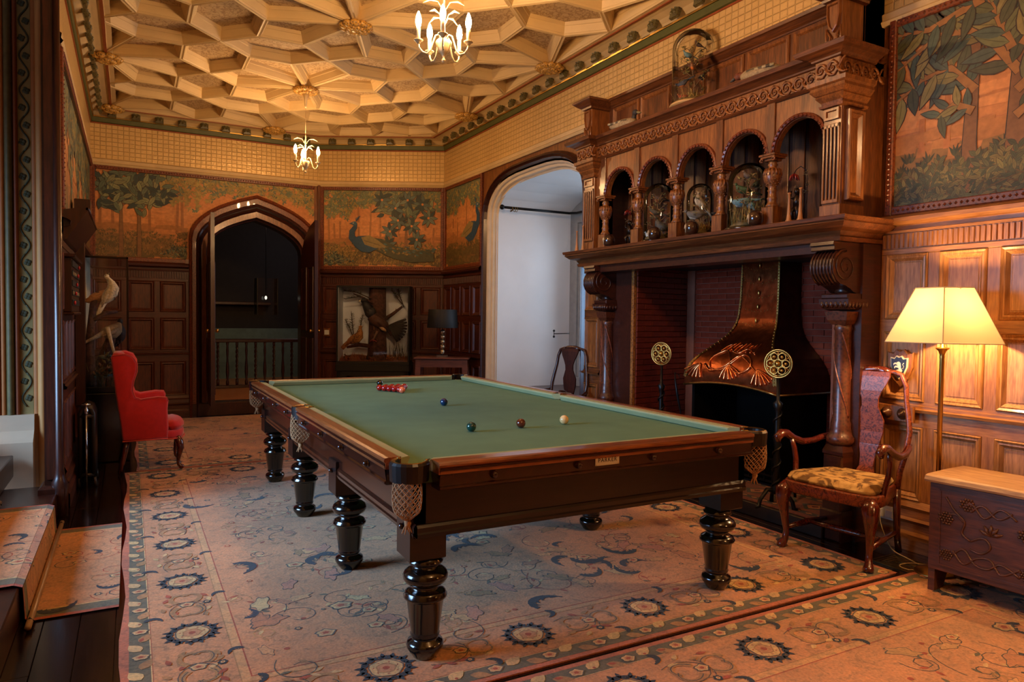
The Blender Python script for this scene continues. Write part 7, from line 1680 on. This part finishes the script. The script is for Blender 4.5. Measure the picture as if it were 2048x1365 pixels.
# tall case by the left wall
LCs = thing('bird_case', 'tall glass case with a white long-tailed bird perched above darker birds, left wall', 'display case', (-0.215, 8.25, 0.0))
X0, X1, Y0_, Y1_, ZA, ZB = -0.175, 0.20, -0.62, 0.62, 0.72, 1.95
def lp(nm, g, mt_): return g.build(nm, mt_, LCs)
g = MB(); g.box(X0, Y0_, ZA-0.06, X1, Y1_, ZA, 0.006); lp('case_base', g, BLK); g = MB(); g.box(X0+0.0, Y0_, ZB-0.02, X1, Y1_, ZB, 0.004); lp('case_top', g, BLK)
g = MB(); g.box(X0, Y0_+0.02, ZA, X0+0.012, Y1_, ZB-0.02); lp('painted_back', g, plain('aged_paper_back', rgb(196, 186, 160), 0.9, var=0.2, scale=6)); 
for x, y in ((X0, Y0_), (X1-0.016, Y0_), (X1-0.016, Y1_-0.016)): g = MB(); g.box(x, y, ZA, x+0.016, y+0.016, ZB, 0.002); lp('corner_strip', g, BLK)
g = MB(); g.box(X0+0.01, Y0_+0.004, ZA, X1-0.01, Y0_+0.007, ZB-0.02); lp('end_glass', g, MATS['window_glass']); g = MB(); g.box(X1-0.007, Y0_+0.01, ZA, X1-0.004, Y1_-0.01, ZB-0.02); lp('front_glass', g, MATS['window_glass']); g = MB(); g.box(X0+0.01, Y1_-0.007, ZA, X1-0.01, Y1_-0.004, ZB-0.02); lp('end_glass', g, MATS['window_glass'])
g = MB(); g.tube([(-0.12, -0.42, ZA), (-0.13, -0.40, 1.1), (-0.10, -0.35, 1.5), (-0.06, -0.3, 1.62)], [0.05, 0.04, 0.03, 0.018], 9); g.tube([(-0.10, -0.38, 1.35), (0.02, -0.35, 1.42), (0.10, -0.3, 1.43)], [0.025, 0.02, 0.014], 8); g.tube([(-0.1, -0.2, ZA), (0.0, -0.25, 1.0), (0.05, -0.3, 1.18)], [0.08, 0.06, 0.04], 9); lp('dead_branch', g, BARK)
g = MB(); WHB = rgb(236, 214, 176); bird(g, 0.05, -0.38, 1.62, 0.27, -0.35, 1.05, WHB, WHB, WHB, tail=1.35, tailw=0.07, neck=0.18); lp('white_bird', g, PLUM)
g = MB(); bird(g, -0.04, -0.28, 1.58, 0.26, 0.6, 0.35, rgb(176, 120, 70), rgb(200, 150, 100), rgb(190, 130, 80), tail=0.1, tailw=0.1, neck=-0.06); lp('buff_bird', g, PLUM)
g = MB(); bird(g, 0.06, -0.30, 1.24, 0.32, 1.0, 0.2, rgb(150, 120, 84), rgb(176, 150, 110), rgb(50, 46, 44), tail=1.2, tailw=0.05); bird(g, 0.11, -0.1, 1.2, 0.30, -1.3, 0.7, rgb(30, 24, 26), rgb(40, 30, 28), None, tail=0.8); lp('dark_birds', g, PLUM)
g = MB(); g.tube([(0.02, -0.46, 1.28), (0.07, -0.42, 1.05), (0.11, -0.38, 0.88)], [0.02, 0.014, 0.02], 7, flat=0.5, col=rgb(200, 180, 150)); g.sphere((0.13, -0.36, 0.92), 0.06, 10, 7, (1.5, 1, .8), col=rgb(216, 206, 196)); lp('fallen_white_wing', g, PLUM)
g = MB(); scrub(g, 0, -0.35, ZA, 0.16, 0.25, 60, (rgb(110, 90, 44), rgb(140, 84, 40), rgb(70, 76, 50))); leafblob(g, -0.04, -0.42, ZA+0.12, 0.10, 40, (rgb(120, 96, 50), rgb(150, 90, 44), rgb(56, 74, 60))); leafblob(g, 0.04, -0.44, ZA+0.25, 0.08, 24, (rgb(70, 90, 84), rgb(96, 84, 50))); lp('ferns_and_moss', g, PLUM)
g = MB(); g.box(X0-0.005, Y0_-0.01, 0.0, X1+0.01, Y1_+0.01, ZA-0.062, 0.008)
cs2 = thing('case_stand', 'dark cupboard stand beneath the tall bird case on the left', 'stand', (-0.215, 8.25, 0.0)); g.build('stand_body', BLK, cs2)
for k in range(2): g = MB(); g.box(X1+0.008, Y0_+0.06+k*0.6, 0.08, X1+0.018, Y0_+0.58+k*0.6, 0.58, 0.004); g.build('door', DOAK, cs2)

# ================================================================== SMALLER THINGS ON THE LEFT
sb = thing('scoreboard', 'dark wooden billiard marking board with sliding markers, by the dark post', 'scoreboard', (XL+0.025, 6.45, 1.42))
g = MB(); g.box(0, -0.42, 0, 0.05, 0.42, 0.40, 0.006); g.build('board', DOAK, sb); g = MB(); g.box(-0.0, -0.45, 0.40, 0.075, 0.45, 0.425, 0.006); g.build('top_moulding', DOAK, sb); g = MB(); g.box(-0.0, -0.44, -0.02, 0.065, 0.44, 0.0, 0.006); g.build('bottom_moulding', DOAK, sb)
for k in range(5):
    z = 0.05+k*0.072; g = MB(); g.box(0.05, -0.38, z, 0.056, 0.38, z+0.045, 0.002); g.build('marking_strip', BLACK, sb)
    g = MB(); g.sphere((0.064, -0.3+0.13*k, z+0.02), 0.012, 8, 6, (0.7, 1, 1.3)); g.build('red_pointer', plain('red_marker', rgb(170, 30, 26), 0.4) if 'red_marker' not in MATS else MATS['red_marker'], sb)
    if k in (1, 3):
        for j in range(12): text(str((j*(k+1)) % 20), 0.035, T((0.0566, -0.33+j*0.06, z+0.022)) @ RotM(PI/2, 'Z') @ RotM(PI/2, 'X'), sb, IV, 'numeral')
sh = thing('wall_shelf', 'dark canted wooden canopy shelf above the marking board', 'shelf', (XL+0.03, 6.75, 2.0))
g = MB(); g.loops([[(x, y, z) for x, z in ((0, 0.16), (0.14, 0.19), (0.155, 0.18), (0.15, 0.16), (0.02, -0.05), (0, -0.06))] for y in (-0.75, 0.65)], caps=True); g.build('canopy', DOAK, sh)
g = MB(); g.tube([(0.15, -0.75, 0.175), (0.15, 0.65, 0.175)], 0.012, 8); g.build('edge_moulding', DOAK, sh)
g = MB(); g.box(0.0, 0.38, 0.18, 0.12, 0.62, 0.40, 0.006); g.build('end_block', DOAK, sh); g = MB(); g.box(0.0, 0.42, -1.4, 0.07, 0.56, 0.16, 0.006); g.build('side_post', DOAK, sh)
rd = thing('radiator', 'old cast-iron column radiator with a chromed valve, by the dark post', 'radiator', (-0.315, 6.75, 0.0))
BRN = plain('bronze_paint', rgb(48, 38, 32), 0.35, 0.5)
for k in range(7):
    g = MB(); y = -0.15+k*0.055
    g.tube([(0.045, y, 0.05), (0.045, y, 0.60), (0.03, y, 0.64), (0.0, y, 0.655), (-0.03, y, 0.64), (-0.045, y, 0.60), (-0.045, y, 0.05)], 0.019, 8); g.tube([(0.0, y, 0.08), (0.0, y, 0.62)], 0.014, 7)
    for z in (0.10, 0.58): g.tube([(-0.05, y, z), (0.05, y, z)], 0.02, 8)
    g.build('section', BRN, rd)
for y in (-0.15, 0.18):
    for x in (-0.05, 0.05): g = MB(); g.tube([(x, y, 0.08), (x*1.2, y, 0.0)], [0.018, 0.014], 7); g.build('foot', BRN, rd)
g = MB(); g.tube([(0.0, -0.20, 0.0), (0.0, -0.20, 0.60)], 0.0075, 8); g.build('feed_pipe', CHROME, rd)
g = MB(); g.lathe([(0.012, 0.60), (0.015, 0.61), (0.015, 0.64), (0.008, 0.65), (0.007, 0.67), (0.02, 0.675), (0.02, 0.683), (0.01, 0.69)], 10, (0, -0.20, 0)); g.tube([(-0.03, -0.20, 0.68), (0.03, -0.20, 0.68)], 0.005, 6); g.build('valve', CHROME, rd)
# small fittings
sw = MB(); sw.box(-0.045, -0.06, 0, 0.045, 0.06, 0.010, 0.003); o = sw.build('switch_backplate', OAKP, None); o.matrix_world = F_CH @ T((0.126, 1.168, 0.028)); tag(o, 'white light switch on a small oak plate, right of the doorway', 'light switch')
g = MB(); g.box(-0.035, -0.035, 0.010, 0.035, 0.035, 0.016, 0.003); g.build('switch_plate', WHITE, o); g = MB(); g.box(-0.008, -0.012, 0.016, 0.008, 0.012, 0.021, 0.002); g.build('rocker', WHITE, o)
# right wall
pq = thing('heraldic_plaque', 'wooden shield plaque bearing a blue shield with a white lion', 'plaque'); pq.matrix_world = F_N @ T((-2.70, 1.14, 0.03))
def shieldpts(w, h_): return [(-w, h_*0.75), (-w*0.55, h_*0.68), (-w*0.3, h_*0.9), (0, h_*0.8), (w*0.3, h_*0.9), (w*0.55, h_*0.68), (w, h_*0.75), (w*0.95, 0.0), (w*0.6, -h_*0.6), (0, -h_), (-w*0.6, -h_*0.6), (-w*0.95, 0.0)]
g = MB(); g.loops([[(x, y, z) for x, y in shieldpts(w, h_)] for w, h_, z in ((0.085, 0.125, 0), (0.085, 0.125, 0.014), (0.078, 0.117, 0.02))], cap1=True, cap0=True); g.build('backboard', OAKP, pq)
g = MB(); g.loops([[(x, y, z) for x, y in shieldpts(w, h_)] for w, h_, z in ((0.057, 0.08, 0.02), (0.057, 0.08, 0.028), (0.052, 0.074, 0.03))], cap1=True); g.build('shield_rim', plain('cream_rim', rgb(216, 200, 160), 0.5), pq)
g = MB(); g.prism(shieldpts(0.050, 0.071), 0.030, 0.0315); g.build('blue_field', plain('navy_enamel', rgb(38, 46, 74), 0.3), pq)
g = MB(); LN = rgb(226, 214, 190)
lion = [[(-0.012, -0.045), (-0.004, -0.03), (-0.002, -0.012), (0.004, 0.006), (0.014, 0.016), (0.012, 0.03), (-0.002, 0.034), (-0.012, 0.026), (-0.014, 0.01), (-0.016, -0.008), (-0.026, -0.022), (-0.022, -0.03)], [(0.008, 0.014), (0.026, 0.018), (0.032, 0.008), (0.034, 0.02), (0.022, 0.027), (0.008, 0.024)], [(0.0, -0.006), (0.02, -0.002), (0.026, -0.012), (0.028, 0.0), (0.018, 0.008), (0.002, 0.006)], [(-0.006, -0.03), (0.012, -0.032), (0.016, -0.046), (0.026, -0.048), (0.02, -0.038), (0.018, -0.022), (0.0, -0.014)]]
for q in lion: g.prism([(-x, y) for x, y in q], 0.0316, 0.0325)
g.tube([(0.016, -0.012, 0.032), (0.03, -0.008, 0.032), (0.034, 0.006, 0.032), (0.026, 0.016, 0.032), (0.034, 0.026, 0.032)], [0.003, 0.003, 0.003, 0.003, 0.005], 6, flat=0.4); g.build('lion_charge', plain('cream_enamel', LN, 0.5), pq)
kb = thing('wall_switch_block', 'oak block with two round bakelite switches above the lower panels', 'light switch'); kb.matrix_world = F_N @ T((-2.705, 0.85, 0.05))
g = MB(); g.box(-0.115, -0.05, 0, 0.115, 0.05, 0.025, 0.004); g.build('block', OAKP, kb)
for x in (-0.055, 0.05):
    g = MB(); g.lathe([(0.036, 0.025), (0.036, 0.031), (0.028, 0.04), (0.026, 0.046), (0.012, 0.05), (0.008, 0.064), (0.004, 0.066)], 18, (x, 0, 0)); g.build('round_switch', plain('brown_bakelite', rgb(70, 40, 24), 0.25), kb)
ot = thing('wall_socket', 'double white wall socket with a plug in it, low behind the walnut armchair', 'socket'); ot.matrix_world = F_N @ T((-2.76, 0.205, 0.056))
g = MB(); g.box(-0.075, -0.043, 0, 0.075, 0.043, 0.010, 0.003); g.build('socket_plate', WHITE, ot)
g = MB(); g.box(-0.055, -0.026, 0.010, -0.003, 0.026, 0.045, 0.008); g.build('plug', WHITE, ot); g = MB(); g.box(0.012, -0.028, 0.010, 0.062, 0.024, 0.028, 0.006); g.build('plug', WHITE, ot)
cb = MB(); P_ = [(4.2, 2.77, 0.19), (4.18, 2.74, 0.12), (4.10, 2.62, 0.03), (4.08, 2.50, 0.006), (4.03, 2.40, 0.006), (3.96, 2.36, 0.007), (3.90, 2.40, 0.006), (3.93, 2.46, 0.006), (4.02, 2.44, 0.009), (4.08, 2.36, 0.006), (4.02, 2.28, 0.006), (3.94, 2.235, 0.012)]
Q_ = []
for i in range(len(P_)-1):
    for k in range(5):
        t = k/5; p0, p1, p2, p3 = [Vector(P_[j]) for j in (max(i-1, 0), i, i+1, min(i+2, len(P_)-1))]; Q_.append(tuple(0.5*((2*p1)+(-p0+p2)*t+(2*p0-5*p1+4*p2-p3)*t*t+(-p0+3*p1-3*p2+p3)*t**3)))
cb.tube(Q_, 0.0032, 6); o = cb.build('lamp_flex', plain('gold_flex', rgb(186, 160, 104), 0.5), None); tag(o, 'pale looping lamp flex on the boards beside the carved chest', 'cable')
vt = thing('floor_grille', 'brass floor grille of nested rectangles beside the chest', 'floor grille', (3.98, 2.44, 0.0))
for k in range(5):
    a, b_ = 0.115-k*0.022, 0.165-k*0.022; g = MB()
    for (x0_, y0_, x1_, y1_) in ((-a, -b_, a, -b_+0.011), (-a, b_-0.011, a, b_), (-a, -b_+0.011, -a+0.011, b_-0.011), (a-0.011, -b_+0.011, a, b_-0.011)): g.box(x0_, y0_, 0.0, x1_, y1_, 0.005)
    g.build('grille_bar', DBRASS, vt)
g = MB(); g.box(-0.12, -0.17, -0.001, 0.12, 0.17, 0.0015); g.build('grille_tray', BLACK, vt)
# curtain pole in the window recess
cr = thing('curtain_pole', 'dark iron curtain pole with ball finial across the window recess', 'curtain pole')
g = MB(); g.tube([(4.22, 8.0, 2.835), (5.20, 7.98, 2.835)], 0.017, 12); g.build('pole', IRON, cr); g = MB(); g.sphere((4.19, 8.0, 2.835), 0.033, 12, 9); g.build('finial', IRON, cr)
g = MB(); g.tube([(5.20, 7.98, 2.835), (5.27, 7.9, 2.835), (5.28, 6.3, 2.835)], 0.017, 10); g.build('return_pole', IRON, cr)
for x in (4.33, 4.37, 4.40): g = MB(); g.tube([(x, 8.0+0.03*math.cos(t*PI/6), 2.82+0.03*math.sin(t*PI/6)) for t in range(12)], 0.004, 6, closed=True); g.build('curtain_ring', DBRASS, cr)
g = MB(); g.tube([(4.35, 8.0, 2.82), (4.35, 8.07, 2.80)], 0.008, 6); g.build('bracket', IRON, cr)
wh = MB(); wh.tube([(5.02, 8.04, 1.21), (5.03, 8.0, 1.21), (5.16, 7.97, 1.215), (5.22, 7.96, 1.215)], 0.006, 7); wh.sphere((5.02, 8.035, 1.25), 0.016, 7, 5); wh.sphere((5.02, 8.035, 1.17), 0.016, 7, 5); wh.tube([(5.02, 8.035, 1.16), (5.02, 8.035, 1.26)], 0.005, 6); o = wh.build('window_stay', IRON, None); tag(o, 'iron holdback hook on the white reveal of the window recess', 'hook')
# balustrade and lantern in the hall
bs_ = thing('stair_balustrade', 'dark landing balustrade with barley-twist balusters seen through the doorway', 'balustrade', (0, 12.45, 0.19))
g = MB(); g.box(0.7, -0.035, 0.76, 3.4, 0.035, 0.82, 0.01); g.build('handrail', DOAK, bs_); g = MB(); g.box(0.7, -0.03, 0.0, 3.4, 0.03, 0.05, 0.006); g.build('bottom_rail', DOAK, bs_)
pb = MB(); pb.lathe([(0.022, 0.05), (0.026, 0.1), (0.016, 0.14), (0.028, 0.26), (0.026, 0.34), (0.014, 0.50), (0.022, 0.62), (0.016, 0.70), (0.024, 0.76)], 10); pm_ = pb.mesh('vase_baluster'); pm_.materials.append(DOAK)
tb = MB(); tb.lathe([(0.022, 0.05), (0.024, 0.12), (0.014, 0.14)], 10); tb.lathe([(0.014, 0.68), (0.022, 0.72), (0.022, 0.76)], 10)
for q in (0, PI): tb.tube([(0.013*math.cos(q+i*0.55), 0.013*math.sin(q+i*0.55), 0.13+i*0.014) for i in range(41)], 0.0125, 6)
tm = tb.mesh('twist_baluster'); tm.materials.append(DOAK)
for k in range(18): link('twist_baluster' if k % 2 else 'vase_baluster', tm if k % 2 else pm_, bs_, T((0.82+k*0.148, 0, 0)))
ln = thing('hall_lantern', 'square glass lantern with a small bulb hanging in the dark hall', 'lantern', (1.98, 12.2, 1.72))
for x in (-0.16, 0.16):
    for y in (-0.16, 0.16): g = MB(); g.box(x-0.006, y-0.006, -0.3, x+0.006, y+0.006, 0.3); g.build('lantern_bar', IRON, ln)
for s in (-1, 1): g = MB(); g.box(-0.16, s*0.16-0.002, -0.3, 0.16, s*0.16+0.002, 0.3); g.build('lantern_pane', MATS['window_glass'], ln); g = MB(); g.box(s*0.16-0.002, -0.16, -0.3, s*0.16+0.002, 0.16, 0.3); g.build('lantern_pane', MATS['window_glass'], ln)
g = MB(); g.sphere((0, 0, -0.02), 0.02, 8, 6, (1, 1, 1.6)); g.build('bulb', glow('small_bulb', (0.9, 0.85, 0.7), 1.2), ln); g = MB(); g.tube([(0, 0, 0.02), (0, 0, 2.0)], 0.005, 6); g.build('chain', IRON, ln)
